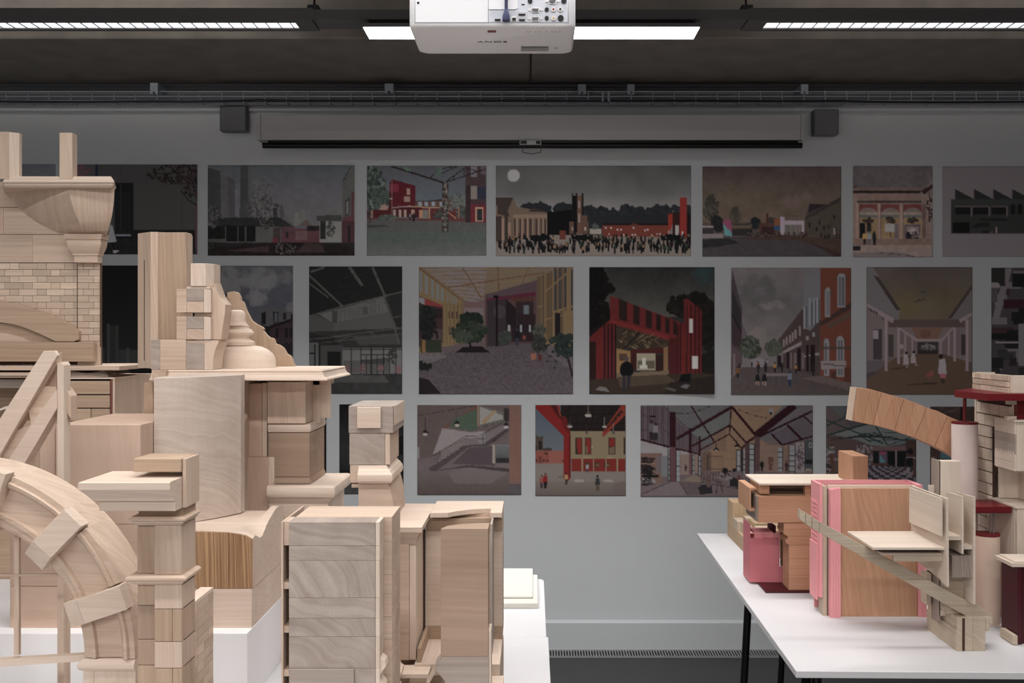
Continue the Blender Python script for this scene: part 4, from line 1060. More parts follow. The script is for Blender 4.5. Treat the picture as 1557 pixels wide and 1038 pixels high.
# ---- pavilion: roof, cherry beam, corbel
zr = 3.125
pv = thing('pavilion_model', 'brown timber model with flat pale roof, deep beam and stepped corbel', 'wooden model', (wx(1220, zr), zr+.1, TZ))
XR = lambda px: wx(px, zr); ZR = lambda py: wz(py, zr)
base_t = TZ+.006
MB().box(.735, XR(1320), zr-.012, zr+.215, TZ, base_t).build('maroon_base', MAROOND, pv)
MB().box(XR(1199.5), XR(1243), zr, zr+.078, base_t+.0002, ZR(828.6)).build('lower_block', wd('cherry', 'X'), pv, bevel=.001)
MB().pprism([(1196, 804.6), (1246.5, 804.6), (1246.5, 828.2), (1200, 828.2), (1195, 825.5), (1194.6, 821), (1198, 818.5), (1198, 815), (1192.5, 812.5), (1190.8, 808.5), (1192, 804.6)], zr, .078).build('corbel', wd('cherry', 'X'), pv, bevel=.0006)
MB().fbox(1192, 1247, 794.6, 804.4, zr, .078).build('bearing_block', wd('cherry', 'X'), pv, bevel=.0006)
MB().fbox(1187, 1199, 797, 860, zr+.08, .006).build('recess_shade_panel', plain('recess_shade_brown', rgb(82, 52, 40), .7), pv)  # dark sheet painted as the shade of the recess beside the corbel
MB().fbox(1153, 1318, 754, 794.3, zr-.004, .155).build('main_beam', wd('cherry', 'X'), pv, bevel=.001)
MB().fbox(1149.8, 1152.8, 754, 792, zr-.002, .15).build('end_facing', wd('edge', 'Z'), pv)
# open box at the beam's end
MB().fbox(1139.5, 1149.6, 772.5, 777, zr+.02, .17).fbox(1139.5, 1149.6, 741.5, 744.5, zr+.02, .17).build('box_end_plate', wd('cherry', 'Y'), pv)
MB().fbox(1139.5, 1142, 744.7, 772.3, zr+.02, .17).build('box_end_side', wd('cherry', 'Z'), pv)
MB().fbox(1142.2, 1149.6, 744.7, 772.3, zr+.15, .01).build('box_end_back', wd('cherry', 'Z'), pv)
rt_ = ZR(736.6)
MB().fbox(1153, 1318, 751.4, 753.8, zr+.02, .17).build('ceiling_board', wd('brown', 'X'), pv)
for a, b in ((1156, 1170.8), (1225, 1233.3), (1285, 1293)):
    MB().box(XR(a), XR(b), zr+.006, zr+(.03 if a > 1200 else .14), ZR(753.6 if a > 1200 else 751.2), rt_-.0002).build('roof_bearer', wd('cherry', 'X'), pv, bevel=.0006)
MB().box(XR(1176), XR(1318), zr+.12, zr+.13, ZR(751.2), ZR(742)).build('rear_beam', wd('brown', 'X'), pv)
MB().box(XR(1153.5), XR(1330), zr-.012, zr+.195, rt_, rt_+.0055).build('roof_slab', wd('ply', 'X'), pv)
tag(MB().fbox(1297, 1319.8, 693.4, 735.8, zr-.022, .15).build('cherry_block', wd('cherry', 'Z'), bevel=.001), 'upright brown wood block standing on the right end of the pale flat roof', 'wooden block')
# rest it on the roof
b_ = bpy.data.objects['cherry_block']; b_.location.z = rt_+.0058

# ---- pink card box in front of the corbel's shade
zk = 3.235
pb_ = thing('pink_card_box', 'dusky pink card box with a small partitioned tray on top, left of the corbel', 'card model', (wx(1165, zk), zk+.05, TZ))
zk = 3.225
XQ = lambda px: wx(px, zk); ZQ = lambda py: wz(py, zk)
bz = max(TZ, ZQ(base_y(zk)))
MB().box(XQ(1140), XQ(1184.8), zk, zk+.004, base_t+.0002, ZQ(818.5)).build('front_card', PINKD, pb_)
MB().box(XQ(1140), XQ(1140)+.003, zk+.0042, zk+.10, base_t+.0002, ZQ(797)).build('side_card', PINKD, pb_)
MB().box(XQ(1185), XQ(1199), zk, zk+.004, base_t+.0002, ZQ(860.5)).build('front_card', PINKD, pb_)
MB().box(XQ(1184.6), XQ(1186), zk+.0042, zk+.0095, base_t+.0002, ZQ(797)).build('partition', PINK, pb_)
MB().box(XQ(1140)+.0032, XQ(1184.5), zk+.0042, zk+.10, ZQ(818.5)-.003, ZQ(818.5)).build('tray_floor', PINK, pb_)
MB().box(XQ(1148), XQ(1184.5), zk+.008, zk+.011, ZQ(818.4), ZQ(812)).build('partition', PINK, pb_)
MB().box(XQ(1157.5), XQ(1159), zk+.0, zk+.0078, ZQ(818.4), ZQ(811)).build('partition', PINK, pb_)
MB().box(XQ(1176), XQ(1177.5), zk+.0, zk+.0078, ZQ(818.4), ZQ(811)).build('partition', PINK, pb_)
MB().box(XQ(1146), XQ(1184.5), zk-.0, zk+.0035, ZQ(811.8), ZQ(810)).build('tray_rail', PINK, pb_)
MB().box(XQ(1147), XQ(1176.5), zk+.011, zk+.085, ZQ(811.5), ZQ(809.5)).build('tray_lid', PINK, pb_)
MB().box(XQ(1176.8), XQ(1184.5), zk+.04, zk+.09, ZQ(818), ZQ(803)).build('tray_block', plain('dark_maroon_card', rgb(80, 26, 36), .7), pb_)

# ---- folder-like panel model with pink frame
zb = 2.857
fo_ = thing('pink_framed_panel_model', 'upright brown wood panel with thick pink leaves on either side like an open folder', 'wooden model', (wx(1330, zb), zb+.03, TZ))
XB = lambda px: wx(px, zb); ZB_ = lambda py: wz(py, zb)
MB().box(XB(1277), XB(1395), zb, zb+.012, TZ, ZB_(742.3)).build('brown_panel', wd('cherry', 'Z'), fo_, bevel=.0006)
MB().box(XB(1261), XB(1396), zb+.0125, zb+.022, TZ, ZB_(738.6)).build('beige_core', wd('ply', 'X'), fo_)
for i in range(4):
    a = 1261+i*4.0
    MB().box(XB(a), XB(a+3.7), zb-.014+.0012*i, zb+(.0118 if a < 1274 else -.0005), TZ, ZB_(743.2-.6*i)).build('pink_leaf', PINK, fo_)
MB().box(XB(1253), XB(1259), zb+.010, zb+.055, TZ, ZB_(740)).build('grey_leaf', wd('lime', 'Z'), fo_)
MB().box(XB(1259.4), XB(1260.6), zb+.014, zb+.05, TZ, ZB_(745)).build('dark_gap_leaf', DARKGAP, fo_)
xo, xi = wx(1246.5, zb+.10), XB(1253)-.0004
MB().box(XB(1248.5), XB(1252.7), zb+.012, zb+.105, TZ+.052, ZB_(737.2)).build('pink_side', PINK, fo_)
MB().box(XB(1246.5), XB(1248.3), zb+.03, zb+.105, TZ+.04, ZB_(830)).build('pink_side_tab', PINK, fo_)
for k in range(9): MB().box(XB(1247.3), XB(1248.4), zb+.04, zb+.09, ZB_(770+k*7), ZB_(766.5+k*7)).build('pink_tooth', PINK, fo_)
MB().box(XB(1253), XB(1400), zb+.098, zb+.105, TZ, ZB_(737.2)).build('pink_back', PINK, fo_)
MB().box(XB(1253), XB(1400), zb+.060, zb+.064, ZB_(745), ZB_(737.2)).build('pink_rib', PINK, fo_)
MB().box(XB(1395.4), XB(1402), zb-.004, zb+.0975, TZ, ZB_(737.0)).build('pink_right_leaf', PINK, fo_)
MB().box(XB(1402.2), XB(1408), zb-.006, zb+.06, TZ, ZB_(860)).build('pink_right_leaf', PINK, fo_)

# ---- plywood cantilever seat model with the long raking beam
zc = 2.547
ca = thing('cantilever_model', 'plywood and timber model with platform, upright boards and one long raking beam', 'wooden model', (wx(1476, zc), zc+.1, TZ))
XC = lambda px, z=zc: wx(px, z); ZC = lambda py, z=zc: wz(py, z)
MB().box(XC(1455.5), XC(1479), zc, zc+.19, TZ, ZC(938.5)).build('base_block', wd('lime', 'Y'), ca, bevel=.0008)
MB().box(XC(1479.2), XC(1498.5), zc+.0005, zc+.19, TZ, ZC(938.5)).build('base_block', wd('lime', 'Y'), ca, bevel=.0008)
MB().box(XC(1463), XC(1467), zc-.0006, zc-.0001, TZ+.0005, ZC(939.5)).build('dark_stripe', SEAM, ca)
MB().box(XC(1455.5)-.0025, XC(1455.5)-.0003, zc+.002, zc+.19, TZ, ZC(957)).build('side_facing', wd('lime', 'Y'), ca)
MB().fbox(1498.7, 1509.5, 938.5, 948, zc, .10).build('lug', wd('lime', 'Y'), ca, bevel=.0006)
MB().fbox(1498.7, 1504.5, 948.2, 959, zc, .10).build('lug', wd('lime', 'Y'), ca, bevel=.0006)
# raking beam made of a shaft and small end blocks, resting on the base
za_, zb_2 = zc+.012, .016
P_ = [(1246, 793), (1503, 930.5), (1509.5, 938.3), (1472, 938.3), (1246, 809.5)]
MB().pprism(P_, za_, .016).build('raking_beam', wd('lime', 'X'), ca, bevel=.0006)
cuts = [(1215.5, 774.3, 788.8), (1225, 779.3, 796), (1234.5, 785, 802.5), (1246, 793, 809.5)]
for (a, t0, b0), (b, t1, b1) in zip(cuts[:-1], cuts[1:]):
    MB().pprism([(a+.3, t0), (b-.4, t1), (b-.4, b1), (a+.3, b0)], za_-.0006, .0172).build('beam_end_block', wd('lime', 'X'), ca, bevel=.0005)
# platform
zp1 = 2.50
Zp = HC-.545
MB().box(XC(1327.6, zp1), XC(1437, zp1), zp1, zp1+.205, Zp-.0065, Zp).build('platform', wd('ply', 'X'), ca, bevel=.0005)
MB().box(XC(1344, zp1), XC(1437, zp1), zp1+.014, zp1+.20, wz(846, zp1), wz(842.8, zp1)).build('lower_board', wd('ply', 'X'), ca)
MB().box(XC(1362, zp1), XC(1436, zp1), zp1+.012, zp1+.028, wz(855, zp1), wz(846.2, zp1)).build('edge_beam', wd('lime', 'X'), ca)
MB().box(XC(1340, zp1), XC(1437, zp1), zp1+.04, zp1+.2, wz(842.6, zp1), Zp-.0068).build('gap_shade', DARKGAP, ca)  # dark infill standing in for shade between platform and lower board
# upright boards running front to back
def yz(x, pts, th, nm, mat):                        # outline (z, pixel height at that z), board at x
    return MB().prism([(z, wz(py, z)) for z, py in pts], 'x', x, x+th).build(nm, mat, ca)
zn, zfr = 2.49, 2.70
x1_ = (1430.5-VX)*zn/F
yz(x1_, [(zn, 757.8), (zn, 814.8), (zfr, 794), (zfr, 741)], .0045, 'back_board', wd('ply', 'Y'))
MB().box(x1_+.0047, x1_+.012, zn+.02, zn+.04, wz(795, zn), wz(790, zn)).build('spacer_block', wd('ply', 'Y'), ca)
MB().box(x1_+.0047, x1_+.012, zn+.12, zn+.14, wz(795, zn), wz(790, zn)).build('spacer_block', wd('ply', 'Y'), ca)
x2_ = (1438.5-VX)*zn/F
yz(x2_, [(zn, 757.5), (zn-.004, 892), (zn+.05, 878), (zn+.23, 846), (zn+.23, 738)], .006, 'main_board', wd('ply', 'Y'))
zt2 = 2.62
MB().box(XC(1425, zt2+.02), XC(1427.5, zt2), zt2, zt2+.05, TZ+.05, wz(700, zt2)).build('upright_slip', wd('edge', 'Z'), ca)
MB().box(XC(1428, zt2), XC(1461, zt2), zt2, zt2+.03, wz(936, zt2), wz(701, zt2)).build('tall_upright', wd('ply', 'Z'), ca, bevel=.0006)
MB().box(XC(1412, zt2+.03), XC(1427, zt2+.03), zt2+.03, zt2+.034, wz(800, zt2), wz(740, zt2)).build('small_board', wd('ply', 'Z'), ca)
x3_ = (1462.5-VX)*2.51/F
yz(x3_, [(2.51, 754), (2.51, 842), (2.60, 830), (2.60, 748)], .0045, 'fin_board', wd('ply', 'Y'))
x4_ = (1480-VX)*2.52/F
yz(x4_, [(2.52, 755), (2.52, 918), (2.66, 900), (2.66, 746)], .0055, 'outer_board', wd('ply', 'Y'))
MB().box(x2_+.0065, x3_-.0004, 2.515, 2.60, wz(821.5, 2.51), wz(815.5, 2.51)).build('cross_shelf', wd('ply', 'X'), ca)
MB().box(x3_+.0048, x4_-.0004, 2.525, 2.64, wz(835.5, 2.52), wz(829.5, 2.52)).build('cross_shelf', wd('ply', 'X'), ca)
xe = wx(1446.5, 2.53)
for i in range(3):
    a, b = xe+i*.0186, xe+(i+1)*.0186-.0004
    MB().box(max(a, x2_+.0065), min(b, x4_-.0004), 2.525+.0004*i, 2.60, wz(877, 2.53), wz(844, 2.53)).build('laminated_block', wd('edge', 'Z'), ca)
MB().box(wx(1440, 2.58), wx(1476, 2.58), 2.578, 2.62, ZC(938.3), wz(877.3, 2.53)).build('neck_block', wd('lime', 'X'), ca, bevel=.0006)
MB().box(wx(1482, 2.56), wx(1492, 2.56), 2.56, 2.61, ZC(938.3), wz(922, 2.56)).build('foot_chip', wd('lime', 'X'), ca)
for i, a in enumerate((1409, 1423, 1436)):
    MB().box(wx(a, 2.66), wx(a+7, 2.66), 2.66-.02*i, 2.70-.02*i, ZC(938.3), wz(872, 2.66)).build('strut', wd('lime', 'Z'), ca)
MB().box(wx(1410, 2.705), wx(1440, 2.705), 2.702, 2.712, ZC(938.3), wz(868, 2.7)).build('strut_gap_shade', DARKGAP, ca)  # dark sheet painted as the shade between the struts

# ---- tower model with brick side, red slabs, card tubes and the leaning arch
zt3 = 2.76
tw_ = thing('tower_model', 'brick-sided tower model with dark red slabs, pale card tubes and a timber arch segment', 'wooden model', (1.45, 2.9, TZ))
Xt = (1546-VX)*zt3/F                                # left face of the tower
zfar = 3.01
def sidey(px): return Xt*F/(px-VX)                  # distance of the side-face point seen at this column
ztp = wz(609, zt3)
# lower part: plain boards
MB().box(Xt+.001, Xt+.16, zt3+.0, zt3+.012, TZ, wz(773, zt3)).build('front_board', wd('ply', 'Z'), tw_, bevel=.0005)
MB().box(Xt+.0, Xt+.006, zt3+.0125, zfar-.075, TZ, wz(773, zt3)).build('side_board', wd('ply', 'Z'), tw_)
MB().box(Xt-.004, Xt+.16, zt3-.002, zfar-.01, wz(773, zt3)+.0003, wz(770, zt3)).build('floor_slab', wd('ply', 'Y'), tw_)
# brick side wall (far part), recess with back boards
MB().box(Xt+.0045, Xt+.014, zt3+.155, zfar, TZ, wz(660, 2.9)).box(Xt+.0045, Xt+.014, zt3+.012, zfar, wz(660, 2.9), ztp).build('brick_backing', SEAM, tw_)
MB().box(Xt+.07, Xt+.08, zt3+.012, zfar, wz(769, zt3), wz(705, zt3)).build('recess_back', wd('ply', 'Z'), tw_)
MB().box(Xt+.0145, Xt+.07, zt3+.135, zt3+.141, wz(769, zt3), wz(705, zt3)).build('recess_partition', wd('ply', 'Z'), tw_)
MB().box(Xt-.001, Xt+.16, zfar+.0005, zfar+.012, TZ, ztp).build('rear_wall', wd('ply', 'Z'), tw_)
# bricks: rows follow the courses of the photograph
hb = (17.0*zfar/F)
zz0 = TZ; r_ = 0
bl = 0.0575
mesh_cache = {}
while zz0 + hb < ztp:
    y = zfar - (bl*0.5 if r_ % 2 else 0)
    y0 = zfar
    first = True
    lim = zt3+.155 if zz0 < wz(660, 2.9) else zt3+.012
    segs = []
    yy = zfar
    if r_ % 2: segs.append((zfar-bl*.5, zfar)); yy = zfar-bl*.5
    while yy > lim+.004: segs.append((yy-bl, yy)); yy -= bl
    for a, b in segs:
        a = max(a, lim)
        if b-a < .006: continue
        key = round(b-a, 4)
        if key not in mesh_cache:
            m = MB().box(-.0035, .0035, -(b-a)/2+.0012, (b-a)/2-.0012, 0, hb-.0030)
            me = bpy.data.meshes.new('brick'); me.from_pydata(m.v, [], m.f); me.materials.append(wd('ply', 'Y')); mesh_cache[key] = me
        link('brick', mesh_cache[key], Vector((Xt+.0035-random.uniform(0, .0006), (a+b)/2, zz0+.0008)), tw_)
    zz0 += hb; r_ += 1
# bay box
zby = 2.72
xb_ = wx(1545.5, zby)
yzb = zby+.118
bt, bb = wz(641, zby), wz(716, zby)
MB().box(xb_+.0005, xb_+.13, zby, zby+.008, bb, bt).build('bay_front', wd('ply', 'Z'), tw_, bevel=.0005)
lay = [(641, 660, 'ply'), (660.3, 690, 'edge'), (690.3, 703, 'ply'), (703.3, 716, 'ply')]
for a, b, k in lay:
    MB().box(xb_-.005, xb_, zby+.0, yzb, wz(b, zby), wz(a, zby)+.0).build('bay_side_panel', wd('grey' if k == 'edge' else k, 'Y'), tw_)
for k in range(8):
    yk = zby+.006+k*.0145
    MB().prism([(yk-.004, wz(690, zby)), (yk+.004, wz(690, zby)), (yk, wz(686.5, zby))], 'x', xb_-.0062, xb_-.0051).build('tooth', wd('ply', 'Y'), tw_)
MB().box(xb_+.0, xb_+.13, zby+.0082, yzb, bb-.004, bb).build('bay_floor', wd('ply', 'X'), tw_)
MB().box(xb_-.008, xb_+.13, zby-.004, yzb, bt, bt+.004).build('bay_top', wd('ply', 'X'), tw_)
MB().fbox(1532, 1546, 632.5, 639.5, zby+.03, .02).build('sill_block', wd('pale', 'X'), tw_)
MB().fbox(1534, 1546, 608.8, 615, zby+.03, .02).build('sill_block', wd('pale', 'X'), tw_)
MB().fbox(1541, 1545.5, 612, 638, zby+.05, .01).build('glazing_strip', wd('pale', 'Z'), tw_)
MB().fbox(1547, 1580, 609.5, 640, zby+.03, .02).build('red_post', MAROON, tw_)
# red roof slab and brick parapet
zs0 = 2.70
xs_ = wx(1501.5, zs0)
st, sbm = wz(598.5, zs0), wz(609.2, zs0)
MB().prism([(xs_, zs0), (xs_+.20, zs0), (xs_+.20, zfar), (wx(1483, zfar)-.0, zfar), (wx(1451, 2.86), 2.86)], 'z', sbm, st).build('red_roof_slab', MAROON, tw_, bevel=.0006)
zpp = 2.735
xpb = wx(1536.5, zpp)
for rr in range(3):
    a = wz(598-rr*9.2, zpp); 
    n = 7
    for i in range(n):
        y0 = zpp+.004+i*.034-(.017 if rr % 2 else 0); y1 = y0+.0325
        y0 = max(y0, zpp+.004); y1 = min(y1, zpp+.225)
        MB().box(xpb-.006+random.uniform(0, .0008), xpb, y0, y1, a+.0004, a+.0152).build('brick', wd('brick', 'Y'), tw_)
ph = wz(598-27.6, zpp)
MB().box(xpb+.0003, xpb+.006, zpp, zpp+.225, st+.0002, ph).build('parapet_core', wd('ply', 'Y'), tw_)
MB().box(xpb+.0063, xpb+.15, zpp, zpp+.006, st+.0002, ph).build('parapet_board', wd('ply', 'X'), tw_)
MB().box(xpb+.0063, xpb+.06, zpp+.219, zpp+.225, st+.0002, ph).build('parapet_board', wd('ply', 'X'), tw_)
# mid red slab
zs1 = 2.78
MB().box(wx(1470, zs1), Xt-.0045, zs1, zs1+.12, wz(779.6, zs1), wz(770.2, zs1)).build('red_slab', MAROON, tw_, bevel=.0006)
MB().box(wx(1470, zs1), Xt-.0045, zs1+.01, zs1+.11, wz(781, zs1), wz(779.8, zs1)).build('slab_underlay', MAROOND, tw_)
# card tubes
zu = 2.93
cx, rr_ = wx(1466.8, zu), (1485.5-1448)/2*zu/F
MB().lathe(cx, zu, [(rr_, TZ), (rr_, wz(644, zu))], 36).build('card_tube', PLASTER, tw_, smooth=0.9)
MB().lathe(cx, zu, [(rr_*1.02, wz(643.8, zu)), (rr_*1.02, wz(641, zu))], 36).build('tube_cap', MAROON, tw_, smooth=0.9)
MB().lathe(wx(1466.8, zu), zu, [(2.6*zu/F, wz(640.8, zu)), (2.6*zu/F, sbm-.0002)], 16).build('red_post', MAROON, tw_, smooth=0.9)
zv = 2.80
cx2, r2 = wx(1500.5, zv), 18.5*zv/F
MB().lathe(cx2, zv+.0, [(r2, TZ), (r2, wz(813, zv))], 36).build('card_tube', KRAFT, tw_, smooth=0.9)
MB().lathe(cx2, zv+.0, [(r2*1.02, wz(812.8, zv)), (r2*1.02, wz(810, zv))], 36).build('tube_cap', MAROON, tw_, smooth=0.9)
MB().lathe(wx(1511, zv), zv, [(.0035, wz(809.8, zv)), (.0035, wz(781.2, zv))], 12).build('thin_post', plain('grey_rod', rgb(120, 104, 100), .5), tw_)
MB().lathe(wx(1506, zv), zv, [(.0025, wz(809.8, zv)), (.0025, wz(781.2, zv))], 12).build('thin_post', plain('grey_rod', (0.1,)*3), tw_)
# arch segment: separate voussoirs
topl = [(1303.3, 589.2), (1323.5, 591.5), (1340.4, 596.2), (1358.4, 601.5), (1374.3, 605.7), (1391.3, 612), (1409.3, 619.5), (1426.2, 624.8), (1441, 632.2), (1456, 638.5)]
botl = [(1296, 639.6), (1312.9, 643.2), (1327.7, 646), (1343.6, 650.2), (1360.5, 654.5), (1376.4, 660.8), (1390.2, 665), (1406.1, 672.5), (1421, 678.8), (1435.8, 686.3), (1449, 694)]
zar2 = 3.0
for i in range(9):
    a, b = topl[i], topl[i+1]; c, d = botl[i], botl[i+1]
    MB().pprism([(a[0]+.12, a[1]), (b[0]-.12, b[1]), (d[0]-.12, d[1]), (c[0]+.12, c[1])], zar2-.0018*(i % 2), .055).build('voussoir', wd('cherry', 'Z'), tw_, bevel=.0008)
MB().pprism([topl[9], (1475, 650), (1475, 708), botl[9]], zar2, .055).build('voussoir', wd('cherry', 'Z'), tw_, bevel=.001)
MB().pprism([(1303, 589.2), (1295.6, 639.6), (1294.8, 639.4), (1301.8, 589)], zar2-.001, .057).build('end_facing', wd('tulip', 'Z'), tw_)

# ---- dark red post piece at the right edge
z8 = 2.60
rp = thing('red_post_model', 'dark red upright panel with a pale cap and small block foot at right edge', 'wooden model', (wx(1575, z8), z8+.05, TZ))
MB().fbox(1547.5, 1553.5, 862, base_y(z8), z8, .09).build('red_panel', MAROOND, rp)
MB().fbox(1553.8, 1615, 862, base_y(z8), z8+.008, .08).build('red_panel', MAROOND, rp)
MB().fbox(1539, 1620, 856.5, 861.8, z8-.004, .10).build('cap_board', wd('ply', 'X'), rp)
MB().fbox(1543.5, 1620, 853.5, 856.3, z8+.0, .09).build('cap_board', wd('ply', 'X'), rp)
MB().fbox(1540, 1547.2, 966, base_y(z8), z8-.006, .07).build('foot_block', wd('lime', 'Y'), rp)
MB().fbox(1540, 1547.2, 957, 965.8, z8+.03, .034).build('foot_block', wd('lime', 'Y'), rp)
# ---------------------------------------------------------------- prints on the back wall
PZ_ = D - 0.0035
PRINT = None
def print_mat():
    global PRINT
    if PRINT: return PRINT
    m, t, b = nt('matt_print')
    a = N(t, 'ShaderNodeAttribute', attribute_name='print')
    t.links.new(a.outputs['Color'], b.inputs['Base Color'])
    b.inputs['Roughness'].default_value = 0.75
    b.inputs['Specular IOR Level'].default_value = 0.15
    PRINT = m
    return m
rng = np.random.default_rng(11)
def smooth_noise(h, w, cell):
    gh, gw = int(h/cell)+3, int(w/cell)+3
    g = rng.random((gh, gw))
    yy, xx = np.mgrid[0:h, 0:w]/cell
    y0, x0 = yy.astype(int), xx.astype(int); fy, fx = yy-y0, xx-x0
    fy = fy*fy*(3-2*fy); fx = fx*fx*(3-2*fx)
    return (g[y0, x0]*(1-fx)+g[y0, x0+1]*fx)*(1-fy)+(g[y0+1, x0]*(1-fx)+g[y0+1, x0+1]*fx)*fy
def paper_gain(x, y):
    """the print colours were read on a dimly lit wall: reflectance = reading / reading of the wall paint beside it"""
    v = np.interp(y, [240, 330, 395, 500, 605, 700], [91, 97, 112, 126, 140, 147])
    v *= np.interp(x, [0, 150, 800, 1050, 1300, 1550], [1.0, 1.0, 1.04, 1.03, .93, .9])
    return GREY_ALBEDO/s2l(v)
GREY_ALBEDO = s2l(212)
class Print:
    """small picture drawn with flat shapes; coordinates are those of the enlarged view (ox, oy, k)"""
    SS = 2.0
    def __init__(s, x0, y0, x1, y1, T, bg):
        s.r = (x0, y0, x1, y1); s.T = T; s.gain = paper_gain((x0+x1)/2, (y0+y1)/2)
        s.h, s.w = int((y1-y0)*s.SS)+1, int((x1-x0)*s.SS)+1
        s.im = np.zeros((s.h, s.w, 3)); s.im[:] = bg
        s.yy, s.xx = np.mgrid[0:s.h, 0:s.w]+0.5
    def c(s, p):
        ox, oy, k = s.T
        return (ox+p[0]/k-s.r[0])*s.SS, (oy+p[1]/k-s.r[1])*s.SS
    def mask(s, pts):
        q = [s.c(p) for p in pts]
        m = np.zeros((s.h, s.w), bool)
        for (xa, ya), (xb, yb) in zip(q, q[1:]+q[:1]):
            if ya == yb: continue
            cond = ((ya <= s.yy) & (s.yy < yb)) | ((yb <= s.yy) & (s.yy < ya))
            m ^= cond & (s.xx < (xb-xa)*(s.yy-ya)/(yb-ya)+xa)
        return m
    def put(s, m, col, a=1.0):
        s.im[m] = s.im[m]*(1-a)+np.array(col)*a
        return s
    def poly(s, pts, col, a=1.0): return s.put(s.mask(pts), col, a)
    def rect(s, x0, y0, x1, y1, col, a=1.0): return s.poly([(x0, y0), (x1, y0), (x1, y1), (x0, y1)], col, a)
    def line(s, x0, y0, x1, y1, w, col, a=1.0):
        dx, dy = x1-x0, y1-y0; l = math.hypot(dx, dy) or 1; nx, ny = -dy/l*w/2, dx/l*w/2
        return s.poly([(x0+nx, y0+ny), (x1+nx, y1+ny), (x1-nx, y1-ny), (x0-nx, y0-ny)], col, a)
    def ell(s, cx, cy, rx, ry, col, a=1.0):
        (X, Y), k = s.c((cx, cy)), s.SS/s.T[2]
        return s.put(((s.xx-X)/(rx*k))**2+((s.yy-Y)/(ry*k))**2 < 1, col, a)
    def grad(s, y0, c0, y1, c1, x0=-1e5, x1=1e5):
        (X0, Y0), (X1, Y1) = s.c((x0, y0)), s.c((x1, y1))
        m = (s.yy >= Y0) & (s.yy <= Y1) & (s.xx >= X0) & (s.xx <= X1)
        t = ((s.yy-Y0)/max(1e-6, Y1-Y0))[..., None]
        s.im = np.where(m[..., None], np.array(c0)*(1-t)+np.array(c1)*t, s.im)
        return s
    def cloud(s, cell, amp, y0=-1e5, y1=1e5, x0=-1e5, x1=1e5):
        n = (smooth_noise(s.h, s.w, cell*s.SS)+0.5*smooth_noise(s.h, s.w, cell*s.SS/2)+.25*smooth_noise(s.h, s.w, max(1.5, cell*s.SS/4)))/1.75-.5
        (X0, Y0), (X1, Y1) = s.c((x0, y0)), s.c((x1, y1))
        m = (s.yy >= Y0) & (s.yy <= Y1) & (s.xx >= X0) & (s.xx <= X1)
        s.im += np.where(m, n, 0)[..., None]*amp*2
        return s
    def leaves(s, cx, cy, rx, ry, cols, n, size, a=1.0):
        for _ in range(n):
            t, r = rng.random()*2*math.pi, math.sqrt(rng.random())
            s.ell(cx+math.cos(t)*rx*r, cy+math.sin(t)*ry*r, size*(.5+rng.random()), size*(.5+rng.random()), cols[rng.integers(len(cols))], a)
        return s
    def person(s, x, y, h, top, legs, head=None):
        s.poly([(x-.13*h, y-.8*h), (x+.13*h, y-.8*h), (x+.15*h, y-.4*h), (x-.15*h, y-.4*h)], top)
        s.poly([(x-.1*h, y-.42*h), (x+.1*h, y-.42*h), (x+.09*h, y), (x-.09*h, y)], legs)
        return s.ell(x, y-.9*h, .07*h, .09*h, head or legs)
    def hang(s, name, label, curl=None):
        """one thin paper sheet on the wall; the print is carried by its vertices"""
        im = np.clip(s.im, 0, 255)
        p = np.pad(im, ((1, 1), (1, 1), (0, 0)), mode='edge')
        im = (p[:-2, 1:-1]+p[2:, 1:-1]+p[1:-1, :-2]+p[1:-1, 2:]+4*im)/8
        x0, y0, x1, y1 = s.r
        step = 1.35
        nx, ny = max(2, int((x1-x0)/step)), max(2, int((y1-y0)/step))
        gx, gy = np.linspace(0, 1, nx+1), np.linspace(0, 1, ny+1)
        ix = np.clip((gx*(s.w-1)).round().astype(int), 0, s.w-1); iy = np.clip((gy*(s.h-1)).round().astype(int), 0, s.h-1)
        c = im[iy][:, ix]/255.0
        lm = c.mean(-1, keepdims=True); c = (lm+(c-lm)*.84)*.95
        lin = np.where(c <= .04045, c/12.92, ((c+.055)/1.055)**2.4)*s.gain
        PXg, PYg = np.meshgrid(x0+(x1-x0)*gx, y0+(y1-y0)*gy)
        zz = np.full(PXg.shape, PZ_)
        if curl:                                    # a corner lifting off the wall
            cxn, cyn, am = curl
            U, V = np.meshgrid(gx, gy)
            zz = PZ_-am*np.maximum(0, 1-np.hypot((U-cxn)*2.2, (V-cyn)*4))**1.5
        V3 = np.stack([(PXg-VX)*zz/F, zz, HC-(PYg-VY)*zz/F], -1).reshape(-1, 3)
        nfront = len(V3)
        cen = np.array([(V3[:, 0].min()+V3[:, 0].max())/2, PZ_, V3[:, 2].min()])
        rim = list(range(nx+1)) + [(nx+1)*(j+1)-1 for j in range(1, ny+1)] + [(nx+1)*ny+i for i in range(nx-1, -1, -1)] + [(nx+1)*j for j in range(ny-1, 0, -1)]
        back = V3[rim].copy(); back[:, 1] += 0.0012
        allv = np.concatenate([V3, back])-cen
        a = np.arange(ny)[:, None]*(nx+1)+np.arange(nx)[None, :]
        quads = np.stack([a, a+nx+1, a+nx+2, a+1], -1).reshape(-1, 4)
        m = len(rim)
        side = [(rim[i], rim[(i+1) % m], nfront+(i+1) % m, nfront+i) for i in range(m)]
        loops = np.concatenate([quads.ravel(), np.array(side).ravel()])
        nf = len(quads)+m
        me = bpy.data.meshes.new(name)
        me.vertices.add(len(allv)); me.vertices.foreach_set('co', allv.ravel().astype(np.float32))
        me.loops.add(len(loops)); me.loops.foreach_set('vertex_index', loops.astype(np.int32))
        me.polygons.add(nf); me.polygons.foreach_set('loop_start', np.arange(0, nf*4, 4, dtype=np.int32))
        me.polygons.foreach_set('loop_total', np.full(nf, 4, dtype=np.int32))
